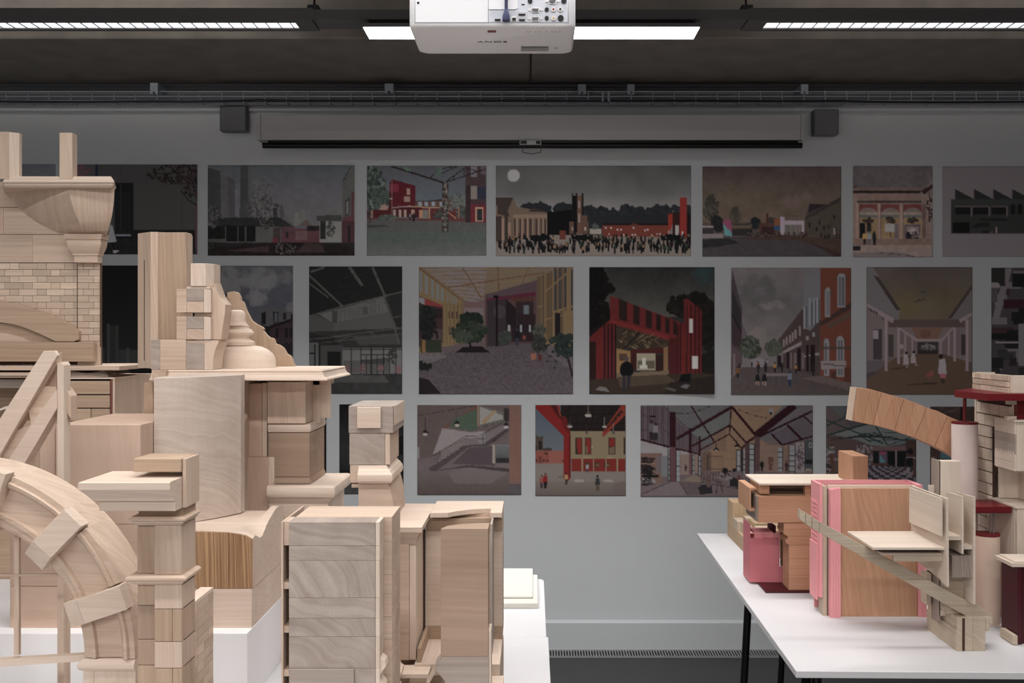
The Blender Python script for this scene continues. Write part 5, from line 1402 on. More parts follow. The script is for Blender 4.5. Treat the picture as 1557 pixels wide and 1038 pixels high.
        at = me.attributes.new('print', 'FLOAT_COLOR', 'POINT')
        cc = np.ones((len(allv), 4), np.float32); cc[:nfront, :3] = np.clip(lin.reshape(-1, 3), 0, .9); cc[nfront:, :3] = .5
        at.data.foreach_set('color', cc.ravel())
        me.update(calc_edges=True); me.validate()
        me.materials.append(print_mat())
        o = link(name, me, Vector(cen))
        return tag(o, label, 'poster', 'prints on the back wall')

# --- top row
p = Print(24, 249.5, 84, 330, (0, 240, 4.866), (66, 68, 74)); p.cloud(12, 5)
p.hang('poster', 'plain dark grey print glimpsed between the two oriel posts')

p = Print(111.5, 250, 300, 386.5, (0, 240, 4.866), (46, 46, 46))
p.rect(540, 40, 720, 200, (50, 48, 52)).leaves(610, 90, 60, 50, [(70, 46, 52), (64, 50, 54)], 60, 8)
p.rect(708, 40, 726, 140, (22, 26, 42)).rect(990, 185, 1450, 530, (47, 47, 46)).rect(850, 185, 988, 600, (16, 16, 17)).rect(850, 250, 970, 575, (20, 20, 22))
for x in (895, 1168, 1350): p.line(x, 50, x, 530, 3, (38, 38, 38))
p.line(700, 185, 1450, 185, 3, (40, 40, 40)).rect(860, 570, 970, 580, (92, 92, 104)).rect(540, 595, 1470, 715, (22, 22, 23)).rect(980, 530, 1470, 600, (20, 20, 21))
p.cloud(6, 5, 590, 720)
p.line(1458, 720, 1450, 340, 16, (62, 40, 46)).line(1452, 350, 1390, 310, 8, (18, 16, 16)).line(1395, 315, 1340, 240, 6, (18, 16, 16)).line(1450, 300, 1420, 180, 6, (18, 16, 16))
p.leaves(1330, 120, 240, 75, [(20, 17, 18), (38, 29, 31), (26, 22, 22)], 260, 9).leaves(1420, 200, 60, 100, [(20, 17, 18), (44, 30, 34)], 90, 8)
p.poly([(815, 500), (830, 495), (865, 620), (790, 630)], (104, 104, 108)).line(830, 625, 850, 690, 14, (14, 14, 16)).poly([(840, 680), (885, 688), (860, 705), (838, 705)], (112, 108, 108))
p.hang('poster', 'dark print of a grey panelled wall with a tree branch, right of the oriel')

p = Print(316, 251, 539, 388.5, (305, 240, 6.228), (66, 66, 70))
p.grad(60, (58, 63, 67), 330, (72, 71, 76)).grad(330, (72, 71, 76), 640, (74, 74, 75))
p.poly([(65, 90), (190, 125), (200, 640), (60, 640)], (44, 44, 45)).poly([(188, 140), (300, 190), (330, 560), (200, 570)], (62, 62, 62)).poly([(250, 170), (325, 215), (365, 570), (280, 570)], (55, 55, 56)).rect(330, 300, 360, 560, (74, 74, 80))
p.poly([(382, 75), (450, 75), (455, 570), (370, 570)], (47, 48, 49)).poly([(450, 75), (480, 80), (500, 540), (455, 570)], (62, 63, 64))
p.poly([(1420, 80), (1460, 80), (1455, 930), (1340, 850), (1345, 230)], (62, 62, 60)).line(1345, 230, 1425, 82, 6, (24, 24, 25)).poly([(1430, 330), (1460, 320), (1455, 640), (1340, 640), (1350, 570), (1425, 540)], (66, 40, 44)).rect(1340, 600, 1460, 850, (52, 32, 36)).poly([(1370, 410), (1415, 380), (1412, 530), (1372, 555)], (34, 34, 35)).poly([(1378, 420), (1408, 400), (1406, 525), (1380, 540)], (76, 76, 76)).rect(1395, 640, 1420, 790, (26, 22, 24))
for x, w, yt in ((692, 26, 470), (755, 26, 445)): p.poly([(x, yt), (x+w, yt), (x+w+18, 600), (x-8, 600)], (36, 36, 37) if x < 700 else (58, 58, 58))
p.poly([(780, 560), (880, 620), (880, 660), (770, 640)], (68, 68, 68)).poly([(895, 520), (930, 515), (940, 640), (880, 640)], (84, 84, 82)).poly([(960, 492), (988, 492), (1000, 600), (930, 640)], (80, 80, 78)).poly([(930, 640), (1000, 585), (1060, 640)], (72, 60, 58))
p.poly([(60, 575), (520, 565), (760, 570), (880, 650), (870, 670), (520, 650), (60, 640)], (31, 31, 32)).rect(60, 645, 520, 790, (18, 18, 18)).rect(60, 765, 240, 820, (52, 52, 50)).rect(520, 655, 760, 800, (62, 62, 60)).rect(690, 660, 760, 810, (46, 40, 40))
for x in (235, 350, 425, 520, 575): p.rect(x, 650, x+8, 800, (56, 56, 55))
p.rect(765, 670, 1135, 800, (68, 42, 46)).rect(770, 650, 890, 720, (60, 42, 46)).rect(900, 690, 1010, 780, (78, 58, 60)).rect(1005, 645, 1135, 690, (30, 26, 28)).rect(680, 760, 740, 815, (76, 36, 42)).rect(810, 700, 830, 760, (32, 26, 28))
p.poly([(1100, 545), (1340, 540), (1340, 605), (1100, 600)], (47, 47, 47)).rect(1130, 605, 1340, 815, (92, 92, 90)).rect(1135, 605, 1190, 770, (30, 30, 31)).poly([(1215, 535), (1235, 500), (1340, 505), (1340, 535)], (72, 70, 66))
p.rect(60, 800, 1460, 935, (26, 25, 25)).poly([(60, 850), (700, 815), (1100, 800), (1460, 850), (1460, 935), (60, 935)], (24, 20, 20)).poly([(900, 900), (1000, 800), (1150, 820), (1180, 900)], (44, 34, 35)).poly([(250, 880), (650, 830), (650, 900)], (46, 34, 34))
p.leaves(580, 330, 90, 130, [(86, 86, 82), (50, 50, 50), (72, 72, 70)], 150, 8, .5).leaves(590, 480, 150, 120, [(84, 84, 80), (44, 44, 44), (30, 30, 30)], 300, 8, .5).leaves(640, 620, 80, 60, [(60, 60, 60), (32, 32, 32)], 60, 9)
p.leaves(110, 560, 55, 110, [(66, 66, 66), (38, 38, 38)], 110, 10).leaves(1235, 680, 40, 70, [(40, 40, 40), (60, 60, 58)], 50, 9).leaves(810, 860, 110, 60, [(84, 78, 78), (48, 44, 44), (20, 20, 20)], 130, 7, .7).leaves(120, 830, 60, 40, [(18, 18, 18), (36, 36, 36)], 50, 9)
p.cloud(8, 5)
p.hang('poster', 'grey print with tall chimney stack and bare trees, below left end of the screen')

p = Print(558, 252, 739.5, 388.5, (545, 240, 6.486), (64, 68, 74))
p.grad(80, (62, 62, 68), 420, (68, 76, 82)).grad(600, (58, 58, 58), 965, (70, 70, 70))
p.leaves(140, 300, 120, 220, [(40, 48, 44), (54, 62, 58), (32, 40, 38), (70, 84, 76)], 300, 14)
p.poly([(310, 235), (335, 212), (562, 275), (562, 480), (340, 490), (330, 590), (80, 590), (80, 520), (300, 500)], (58, 22, 26)).poly([(335, 215), (562, 275), (560, 480), (340, 490)], (66, 20, 26)).rect(310, 255, 395, 340, (92, 30, 42)).rect(330, 220, 338, 560, (92, 70, 66)).rect(480, 300, 508, 365, (122, 96, 84)).rect(455, 378, 508, 438, (112, 92, 82)).rect(210, 445, 290, 515, (112, 92, 80)).rect(120, 515, 145, 590, (104, 84, 74)).rect(300, 398, 340, 408, (150, 140, 134))
p.leaves(220, 400, 80, 100, [(40, 48, 44), (54, 62, 58)], 90, 14)
p.rect(565, 420, 940, 490, (72, 52, 46)).poly([(565, 432), (950, 400), (950, 412), (565, 440)], (30, 30, 32))
for x in (595, 655, 722, 800): p.rect(x, 432, x+34, 478, (104, 108, 116))
p.poly([(340, 490), (430, 478), (630, 485), (630, 592), (340, 585)], (54, 20, 24)).line(340, 490, 520, 478, 10, (116, 104, 96)).line(520, 480, 830, 498, 10, (134, 108, 84)).rect(630, 500, 1060, 600, (72, 32, 34)).rect(600, 515, 640, 595, (130, 92, 72)).rect(635, 515, 690, 600, (86, 84, 82)).rect(695, 500, 708, 605, (150, 112, 80))
for x in (345, 403, 448): p.rect(x, 510, x+24, 586, (120, 104, 96))
p.rect(522, 508, 558, 560, (124, 100, 88))
p.leaves(800, 555, 60, 45, [(52, 58, 54), (40, 44, 42)], 60, 10).leaves(980, 460, 90, 100, [(78, 80, 76), (60, 64, 62)], 120, 12).leaves(1020, 540, 50, 60, [(44, 48, 46), (56, 60, 58)], 60, 12).line(890, 540, 985, 615, 10, (126, 92, 72)).rect(985, 480, 1000, 625, (116, 84, 66))
p.poly([(80, 590), (500, 600), (1060, 600), (1060, 625), (80, 620)], (74, 40, 38)).poly([(80, 605), (1255, 640), (1255, 965), (80, 965)], (62, 62, 61))
p.grad(720, (60, 64, 62), 800, (58, 66, 63)).grad(800, (58, 64, 62), 965, (72, 72, 72)).poly([(80, 660), (250, 660), (330, 680), (80, 690)], (44, 46, 46))
p.leaves(280, 590, 90, 22, [(64, 72, 64), (52, 58, 54)], 60, 12).leaves(110, 560, 14, 90, [(40, 40, 38)], 30, 8)
p.rect(1060, 82, 1255, 640, (52, 40, 42)).rect(1060, 270, 1110, 640, (40, 30, 32)).rect(1110, 82, 1170, 190, (84, 82, 86)).rect(1205, 82, 1255, 165, (70, 62, 66)).rect(1110, 280, 1175, 410, (96, 90, 84)).rect(1175, 290, 1255, 405, (34, 36, 50)).rect(1105, 460, 1255, 640, (78, 28, 34)).rect(1155, 488, 1235, 628, (142, 104, 84)).rect(1166, 502, 1225, 620, (34, 34, 35))
p.rect(828, 245, 888, 730, (44, 36, 37)).leaves(858, 480, 28, 240, [(76, 84, 76), (100, 92, 84), (36, 30, 30), (56, 44, 42)], 190, 8)
for a in ((320, 82, 840, 245, 16), (710, 195, 820, 90, 10), (860, 240, 1060, 92, 10), (870, 240, 1255, 112, 10), (800, 112, 980, 82, 8), (820, 155, 980, 85, 8), (940, 205, 950, 175, 8), (1040, 175, 1048, 100, 8), (1060, 100, 1170, 135, 8)): p.line(*a[:4], a[4], (30, 22, 24))
p.leaves(490, 105, 40, 24, [(64, 84, 72)], 26, 8).leaves(790, 130, 40, 44, [(60, 78, 68)], 40, 8)
p.person(510, 620, 80, (88, 88, 92), (34, 34, 38)).person(548, 630, 88, (22, 22, 26), (18, 18, 20)).person(745, 608, 44, (46, 52, 76), (30, 30, 34))
p.cloud(5, 4)
p.hang('poster', 'print of dark red buildings around a courtyard under a steel frame corner')

p = Print(754, 252, 1050.5, 389, (745, 240, 4.943), (66, 66, 66))
p.grad(60, (62, 62, 62), 250, (72, 72, 72)).grad(250, (70, 70, 70), 400, (98, 96, 96)).grad(400, (96, 94, 94), 600, (86, 80, 78)).cloud(40, 9, 60, 400)
p.leaves(350, 390, 110, 45, [(25, 27, 30)], 90, 18).leaves(560, 390, 70, 40, [(25, 27, 30)], 60, 18)
for cx, cy in ((740, 400), (850, 410), (930, 425), (1035, 395), (1130, 410), (1200, 420), (1290, 385), (1380, 395), (1490, 400), (1000, 440), (1250, 405)):
    p.leaves(cx, cy+25, 55, 55, [(25, 27, 30), (29, 31, 34)], 70, 18)
p.rect(700, 430, 1340, 580, (26, 28, 31))
p.ell(178, 134, 52, 52, (96, 90, 88), .5).ell(178, 134, 45, 45, (140, 126, 122))
p.poly([(42, 300), (175, 300), (208, 370), (430, 405), (425, 590), (200, 620), (42, 635)], (80, 66, 56)).poly([(42, 300), (175, 300), (135, 400), (150, 440), (42, 420)], (44, 37, 33)).poly([(290, 405), (330, 372), (435, 410)], (40, 34, 32))
p.rect(42, 360, 58, 425, (96, 78, 66)).rect(90, 455, 112, 620, (108, 84, 74)).rect(135, 490, 158, 618, (108, 84, 74)).rect(42, 440, 90, 630, (46, 38, 34)).rect(112, 400, 135, 628, (42, 36, 32))
for x in (182, 222, 262, 300, 345, 380, 410): p.rect(x, 460, x+14, 600, (46, 36, 33)).rect(x+16, 455, x+26, 600, (106, 86, 74))
p.rect(175, 425, 430, 450, (98, 80, 68))
p.poly([(430, 410), (620, 390), (620, 580), (430, 580)], (11, 11, 12)).rect(617, 285, 650, 580, (12, 12, 14)).rect(648, 285, 692, 575, (76, 54, 44))
for x in (615, 645, 690): p.rect(x, 268, x+12, 560, (18, 16, 17))
p.rect(664, 325, 680, 378, (104, 96, 94)).rect(664, 418, 680, 488, (104, 96, 94)).rect(598, 480, 632, 575, (70, 50, 42)).rect(692, 432, 735, 575, (70, 50, 42)).rect(616, 520, 628, 548, (120, 112, 108)).rect(710, 520, 722, 548, (120, 112, 108)).rect(735, 478, 745, 575, (60, 46, 40))
p.rect(750, 535, 840, 575, (110, 104, 98)).leaves(790, 515, 26, 18, [(56, 60, 56)], 20, 8)
p.rect(845, 505, 1340, 596, (82, 38, 30)).rect(845, 492, 1340, 510, (24, 16, 17)).poly([(1050, 510), (1080, 488), (1130, 510)], (64, 32, 28))
for x, y in ((865, 520), (905, 520), (955, 535), (982, 535), (1075, 522), (1160, 538), (1180, 535), (890, 568), (1000, 575), (1065, 572), (1088, 572), (1212, 576), (1250, 565), (1272, 565)): p.rect(x, y, x+13, y+14, (126, 116, 114))
p.poly([(1340, 425), (1372, 418), (1372, 500), (1340, 600)], (110, 34, 28)).rect(1372, 412, 1440, 600, (38, 20, 20)).rect(1432, 300, 1478, 600, (104, 32, 28)).rect(1478, 420, 1515, 640, (22, 16, 18)).rect(1395, 508, 1420, 592, (130, 118, 116)).rect(1442, 552, 1456, 610, (124, 112, 110)).rect(1340, 545, 1350, 588, (120, 110, 108)).rect(1420, 600, 1470, 632, (44, 22, 24))
p.poly([(38, 640), (430, 583), (1440, 598), (1515, 640), (1515, 745), (38, 745)], (92, 84, 78)).rect(523, 545, 568, 612, (76, 38, 30))
for i in range(310):
    x = rng.random()*1475+40; d = rng.random()
    y = 605+d*118; hh = 42+d*26
    c1 = [(14, 14, 16)]*6+[(40, 26, 26), (28, 40, 36), (98, 76, 54), (60, 44, 40)]
    if 480 < x < 600 and y < 690: continue
    p.person(x, y, hh, c1[rng.integers(10)], (13, 13, 15), (24, 20, 20))
p.leaves(380, 600, 80, 22, [(12, 12, 14)], 60, 9).leaves(690, 600, 60, 22, [(12, 12, 14)], 60, 9).leaves(1360, 600, 70, 22, [(12, 12, 14)], 60, 9)
p.hang('poster', 'wide print of a crowded square with dark tower and pale sun disc')

p = Print(1068, 253, 1279, 390, (1060, 240, 6.487), (58, 50, 46))
p.grad(85, (52, 44, 44), 300, (64, 56, 48)).grad(300, (64, 56, 48), 640, (72, 60, 52)).cloud(26, 7, 85, 600)
p.leaves(930, 440, 110, 60, [(82, 66, 62)], 26, 34, .25).leaves(1080, 390, 60, 30, [(74, 66, 58)], 12, 26, .3)
p.leaves(140, 500, 75, 110, [(40, 38, 34), (52, 48, 42)], 150, 13).leaves(140, 410, 30, 50, [(40, 38, 34)], 40, 11).leaves(205, 650, 55, 70, [(24, 24, 26)], 70, 18).leaves(375, 580, 55, 70, [(44, 42, 38), (56, 50, 44)], 110, 13).leaves(380, 520, 26, 40, [(44, 42, 38)], 40, 10).leaves(580, 650, 46, 55, [(22, 26, 28)], 70, 14).leaves(745, 620, 34, 34, [(38, 38, 40)], 40, 12)
p.line(140, 560, 140, 800, 6, (24, 22, 22)).rect(45, 670, 160, 690, (100, 92, 90)).rect(45, 690, 160, 790, (36, 34, 36)).rect(45, 745, 260, 790, (88, 80, 82))
p.poly([(255, 610), (335, 610), (355, 770), (275, 770)], (96, 46, 66)).poly([(255, 640), (290, 690), (340, 730), (345, 775), (275, 770)], (60, 102, 106))
p.rect(360, 655, 540, 700, (66, 56, 46)).line(360, 660, 520, 655, 10, (28, 26, 26)).rect(345, 700, 545, 770, (30, 28, 28)).rect(610, 650, 780, 760, (58, 38, 34)).rect(686, 545, 704, 650, (54, 30, 28)).rect(760, 600, 825, 670, (88, 52, 34)).rect(760, 668, 825, 712, (34, 54, 82)).rect(640, 680, 760, 760, (38, 26, 26))
p.poly([(820, 580), (865, 580), (868, 620), (1058, 620), (1058, 755), (1030, 755), (1030, 660), (868, 660), (868, 755), (820, 755)], (112, 102, 112)).rect(868, 660, 1030, 755, (72, 68, 66)).line(868, 570, 1060, 565, 5, (60, 48, 44))
for x in range(875, 1050, 36): p.line(x, 568, x, 615, 4, (60, 48, 44)).line(x, 585, x+30, 570, 3, (60, 48, 44))
for x in (920, 965, 1005): p.rect(x, 670, x+12, 755, (94, 78, 72))
p.poly([(1070, 570), (1110, 452), (1300, 460), (1418, 380), (1418, 810), (1060, 760)], (52, 46, 40)).poly([(1110, 455), (1290, 460), (1150, 520), (1100, 545)], (32, 26, 32)).poly([(1070, 585), (1418, 385), (1418, 425), (1070, 610)], (40, 34, 36))
for x, y in ((1345, 560), (1200, 615), (1100, 640), (1170, 680), (1245, 670), (1290, 660), (1355, 680)): p.rect(x, y, x+18, y+44, (26, 24, 26))
p.rect(1345, 690, 1362, 760, (100, 90, 86))
p.poly([(45, 805), (480, 775), (1420, 790), (1420, 975), (45, 975)], (46, 42, 45)).poly([(45, 810), (300, 790), (420, 840), (180, 880), (45, 890)], (28, 27, 28)).poly([(480, 790), (780, 765), (1420, 790), (1420, 960), (1200, 880), (1000, 815), (520, 815)], (50, 38, 32)).poly([(1100, 830), (1420, 940), (1420, 975), (1360, 975)], (40, 30, 28))
for i in range(30): p.person(450+rng.random()*650, 765+rng.random()*25, 34+rng.random()*16, [(20, 20, 22), (72, 62, 60), (60, 34, 30)][rng.integers(3)], (20, 18, 20))
for i in range(8): p.person(1180+rng.random()*230, 780+rng.random()*25, 46, (26, 24, 26), (20, 18, 20))
p.cloud(6, 4)
p.hang('poster', 'brown-skied print of a plaza with a white pavilion and a dark shed roof')

p = Print(1297, 252.5, 1418, 391, (1285, 240, 5.724), (66, 60, 62))
p.cloud(20, 5, 70, 260)
p.rect(55, 260, 760, 860, (92, 76, 70)).rect(60, 240, 105, 300, (56, 46, 44)).rect(60, 262, 700, 282, (80, 64, 58)).rect(70, 282, 690, 306, (30, 24, 24)).rect(100, 306, 690, 378, (88, 72, 66)).rect(110, 372, 690, 392, (52, 42, 40))
p.poly([(660, 300), (765, 200), (765, 760), (690, 760)], (88, 74, 70)).poly([(660, 290), (765, 225), (765, 262), (690, 320)], (34, 26, 26))
for x in (125, 318, 512):
    p.rect(x, 400, x+155, 700, (92, 76, 66)).rect(x, 405, x+155, 470, (76, 38, 38)).ell(x+78, 470, 70, 34, (80, 70, 66)).rect(x, 470, x+155, 520, (98, 88, 78)).rect(x, 498, x+155, 524, (66, 68, 68)).rect(x, 524, x+155, 700, (96, 78, 56)).leaves(x+78, 545, 40, 22, [(40, 32, 30)], 20, 12)
    p.rect(x-30, 392, x, 715, (104, 86, 80)).rect(x-8, 392, x, 715, (70, 56, 52))
p.rect(670, 400, 700, 715, (70, 56, 52)).rect(130, 570, 178, 700, (18, 16, 18)).rect(190, 570, 225, 640, (30, 26, 26)).rect(345, 575, 430, 640, (112, 106, 104)).rect(435, 575, 465, 700, (70, 62, 70)).rect(520, 580, 655, 705, (60, 52, 62)).rect(535, 600, 640, 700, (92, 78, 72)).ell(585, 680, 55, 60, (26, 22, 26)).leaves(610, 670, 40, 36, [(90, 80, 78), (26, 24, 26)], 30, 9)
p.rect(55, 705, 755, 765, (82, 66, 60)).rect(55, 762, 755, 860, (94, 82, 76)).poly([(50, 825), (500, 825), (640, 865), (50, 865)], (76, 68, 68)).line(300, 822, 700, 870, 4, (40, 34, 34)).rect(70, 768, 138, 804, (24, 22, 24))
p.person(172, 755, 120, (140, 96, 56), (34, 26, 26)).person(212, 758, 122, (92, 92, 96), (60, 60, 64)).person(256, 758, 120, (22, 26, 28), (18, 18, 20)).leaves(590, 640, 30, 22, [(110, 100, 100)], 12, 9).person(395, 690, 40, (30, 26, 26), (26, 24, 24))
p.line(735, 300, 735, 560, 14, (40, 32, 32), .6).leaves(735, 450, 22, 110, [(34, 28, 28), (100, 86, 80)], 50, 9)
p.cloud(6, 8)
p.hang('poster', 'small print of a stone colonnade with three arches, under the right loudspeaker', curl=(0, 0, .004))

p = Print(1433, 253, 1700, 390.5, (1285, 240, 5.724), (75, 70, 73))
p.rect(925, 360, 2300, 655, (30, 31, 31)).rect(925, 360, 2300, 412, (34, 35, 35)).rect(920, 655, 2300, 662, (60, 50, 54))
x = 958
while x < 2300: p.poly([(x, 272), (x+168, 360), (x, 362)], (26, 27, 27)).line(x, 272, x, 360, 8, (66, 54, 58)); x += 166
for x in (958, 1115, 1280): p.rect(x, 430, x+132, 488, (14, 14, 14)).rect(x-6, 418, x+134, 432, (54, 48, 50))
for x in (1100, 1258, 1410): p.rect(x-7, 420, x+8, 510, (60, 54, 56))
for x in (1445, 1505, 1570, 1640): p.rect(x, 420, x+38, 488, (15, 15, 15)).ell(x+19, 420, 19, 20, (15, 15, 15))
p.rect(940, 560, 1085, 655, (12, 12, 12)).poly([(1090, 610), (1160, 565), (1260, 560), (1260, 600)], (20, 20, 20)).rect(1180, 530, 1410, 545, (18, 18, 18)).rect(1190, 635, 1260, 655, (18, 18, 18)).rect(1312, 605, 1326, 655, (84, 70, 74)).rect(1260, 640, 1285, 655, (50, 44, 46))
p.hang('poster', 'pale print of a black sawtooth factory elevation at the upper right edge')

# --- middle row
p = Print(112, 403.5, 300, 570, (150, 395, 4.829), (17, 17, 18))
p.grad(40, (20, 20, 21), 800, (30, 30, 31)).rect(60, 470, 85, 780, (52, 52, 52)).rect(125, 480, 145, 780, (48, 48, 48)).rect(85, 480, 125, 780, (38, 38, 38)).rect(20, 650, 45, 780, (46, 46, 46)).rect(150, 660, 290, 780, (44, 44, 44)).rect(205, 645, 225, 780, (54, 54, 54)).rect(215, 780, 300, 830, (18, 18, 18)).rect(20, 790, 215, 830, (24, 24, 24))
p.hang('poster', 'almost black print showing faint columns between the brick facade and the tall post')

p = Print(318, 404, 445.5, 598, (150, 395, 4.829), (72, 73, 80))
p.grad(40, (74, 75, 80), 330, (66, 67, 76)).grad(330, (66, 67, 76), 800, (80, 80, 86))
p.leaves(950, 140, 90, 80, [(98, 98, 100)], 60, 26, .35).leaves(1180, 140, 120, 80, [(100, 100, 102)], 90, 28, .35).leaves(1160, 280, 70, 50, [(102, 102, 104)], 45, 22, .35).leaves(1000, 220, 40, 30, [(96, 96, 98)], 30, 16, .3).leaves(1410, 350, 30, 40, [(92, 92, 94)], 30, 16, .4).leaves(880, 240, 60, 30, [(94, 94, 96)], 30, 20, .3).leaves(1380, 130, 50, 40, [(92, 92, 94)], 30, 20, .3)
p.poly([(1183, 370), (1245, 348), (1425, 385), (1425, 520), (1260, 500), (1183, 480)], (72, 70, 72)).poly([(1195, 392), (1228, 380), (1228, 470), (1198, 478)], (26, 26, 30)).poly([(1280, 378), (1322, 384), (1322, 470), (1285, 470)], (30, 31, 36)).rect(1292, 388, 1315, 462, (72, 74, 82)).rect(1355, 392, 1378, 440, (34, 34, 38)).rect(1414, 402, 1427, 440, (24, 24, 26))
p.poly([(1258, 480), (1427, 430), (1427, 720), (1258, 640)], (48, 36, 40)).poly([(1255, 490), (1427, 428), (1427, 446), (1262, 505)], (22, 20, 22)).poly([(1183, 480), (1258, 490), (1258, 640), (1183, 560)], (28, 28, 30))
for x in (1300, 1370, 1405): p.rect(x, 500, x+20, 570, (26, 24, 27)).rect(x, 610, x+20, 700, (24, 22, 25))
p.rect(1270, 620, 1427, 900, (34, 30, 33)).rect(1060, 560, 1260, 900, (40, 38, 40)).cloud(6, 4)
p.hang('poster', 'print of a cloudy blue-grey sky above rooftops, behind the scrolled board')

p = Print(470, 405, 611.5, 598.5, (460, 395, 4.828), (38, 38, 38))
p.grad(50, (26, 26, 26), 420, (52, 52, 52)).grad(420, (56, 56, 56), 620, (66, 66, 66)).poly([(45, 50), (730, 55), (730, 235), (300, 340), (45, 415)], (30, 30, 30))
p.poly([(120, 400), (600, 272), (640, 400), (235, 470)], (88, 88, 86)).poly([(235, 470), (640, 395), (700, 500), (220, 560)], (76, 76, 75)).poly([(45, 415), (110, 410), (235, 470), (220, 560), (45, 520)], (68, 68, 67)).rect(445, 345, 480, 400, (66, 66, 64)).rect(220, 375, 255, 465, (60, 60, 58))
for i in range(26): p.line(260+i*13, 368-i*3.4, 262+i*13, 452-i*2.5, 3, (72, 72, 70))
p.poly([(620, 250), (730, 235), (730, 500), (690, 500)], (38, 38, 38)).poly([(45, 530), (730, 500), (730, 640), (300, 650), (45, 610)], (44, 44, 44)).poly([(360, 560), (700, 540), (710, 620), (420, 625)], (62, 62, 61)).poly([(45, 540), (220, 565), (300, 650), (45, 610)], (34, 34, 34))
for a in ((45, 110, 300, 345, 14), (45, 170, 190, 275, 10), (345, 55, 440, 190, 22), (515, 55, 610, 275, 18), (600, 270, 715, 620, 14), (300, 340, 730, 235, 10), (45, 415, 300, 340, 10), (220, 470, 640, 390, 9), (220, 565, 730, 500, 8), (280, 585, 360, 560, 6), (500, 530, 540, 565, 8), (45, 585, 330, 560, 6), (660, 425, 730, 412, 6), (140, 610, 730, 545, 6), (60, 90, 160, 55, 16)): p.line(*a[:4], a[4], (72, 72, 70))
for i in range(60): yy0 = 70+rng.random()*250; xx0 = 60+rng.random()*600; p.line(xx0, yy0, xx0+60, yy0-16, 3, (40, 40, 40), .7)
p.rect(45, 605, 120, 830, (78, 78, 78)).rect(120, 625, 300, 840, (58, 58, 58)).rect(118, 620, 132, 830, (26, 26, 26)).rect(180, 675, 280, 838, (22, 22, 22)).rect(45, 680, 95, 690, (30, 30, 30)).rect(88, 620, 96, 820, (30, 30, 30)).rect(295, 650, 730, 835, (92, 92, 92)).rect(300, 740, 640, 830, (74, 72, 72)).poly([(430, 735), (620, 720), (600, 770), (430, 760)], (54, 54, 54))
for x in (360, 430, 505, 595, 685): p.rect(x-4, 645, x+5, 835, (32, 32, 32))
for x in (470, 550, 640): p.rect(x-2, 700, x+3, 835, (36, 36, 36))
p.rect(430, 695, 690, 703, (34, 34, 34)).rect(295, 655, 730, 662, (40, 40, 40))
for cx in (330, 440, 575, 710): p.leaves(cx, 800, 20, 30, [(108, 72, 74)], 16, 8, .6)
p.leaves(660, 710, 34, 60, [(50, 48, 48)], 40, 8)
p.poly([(45, 830), (300, 835), (730, 845), (730, 985), (45, 985)], (44, 44, 44)).poly([(200, 840), (600, 850), (640, 900), (200, 900)], (62, 62, 61)).cloud(8, 7, 830, 990)
p.hang('poster', 'black and white print of a concrete waffle-ceilinged hall with glazed far wall')

p = Print(637, 406, 871.5, 599, (625, 395, 4.827), (92, 78, 74))
p.poly([(50, 50), (1190, 50), (900, 160), (545, 260), (380, 310)], (104, 90, 76))
for i in range(9): y = 70+i*26; p.poly([(110+i*34, y), (560-i*4, y-18+i*6), (560-i*4, y+2+i*6), (125+i*34, y+18)], (112, 104, 110))
for i in range(8): y = 60+i*27; p.line(100+i*36, y+22, 1000-i*40, y-14+i*9, 6, (116, 94, 66))
for a in ((375, 50, 520, 285, 8), (640, 50, 645, 220, 9), (865, 55, 815, 180, 7), (60, 60, 385, 310, 14), (270, 205, 980, 95, 10)): p.line(*a[:4], a[4], (96, 68, 48))
p.poly([(50, 60), (385, 310), (385, 600), (230, 650), (50, 690)], (112, 94, 66))
for x, y0, y1 in ((62, 80, 230), (103, 110, 250), (148, 140, 275), (186, 170, 290), (219, 205, 300)): p.poly([(x, y0), (x+22, y0+14), (x+22, y1+6), (x, y1)], (104, 106, 108))
for x in (262, 284, 305, 325): p.rect(x, 235+(x-262)*.7, x+11, 315+(x-262)*.3, (102, 102, 104))
p.poly([(55, 265), (235, 335), (235, 610), (55, 640)], (58, 40, 42)).poly([(100, 285), (235, 335), (235, 350), (100, 330)], (120, 48, 48)).poly([(55, 270), (98, 285), (98, 330), (55, 310)], (120, 118, 122)).rect(110, 360, 232, 430, (44, 30, 34)).rect(120, 510, 235, 600, (70, 58, 58)).rect(70, 590, 225, 680, (42, 46, 38)).rect(80, 560, 105, 680, (116, 84, 54)).poly([(225, 640), (540, 590), (540, 640), (230, 700)], (84, 72, 74))
for x in (238, 262, 290, 318, 345, 372): p.line(x, 320, x, 620, 9, (98, 76, 52))
for x in (275, 300, 330): p.rect(x, 380, x+12, 430, (70, 52, 48)).rect(x, 490, x+12, 550, (70, 52, 48))
p.rect(390, 310, 545, 420, (98, 76, 76)).rect(390, 350, 530, 415, (108, 94, 96)).rect(545, 255, 560, 640, (96, 78, 74))
p.poly([(545, 255), (920, 160), (920, 640), (545, 640)], (72, 54, 56)).poly([(550, 255), (920, 150), (920, 235), (550, 290)], (76, 60, 66)).poly([(550, 285), (915, 235), (915, 265), (550, 310)], (80, 32, 46)).poly([(560, 300), (700, 290), (780, 370), (700, 440), (700, 640), (560, 640)], (50, 42, 46)).poly([(700, 285), (775, 360), (775, 470), (735, 480), (700, 640)], (34, 25, 29)).rect(770, 275, 900, 460, (46, 34, 36)).poly([(710, 285), (905, 270), (890, 310), (760, 310)], (64, 40, 36)).rect(825, 335, 863, 408, (86, 96, 104)).rect(780, 400, 915, 470, (42, 30, 34)).rect(735, 470, 915, 600, (38, 28, 32))
for i in range(9): p.line(720+i*22, 310, 750+i*20, 275, 4, (104, 62, 48))
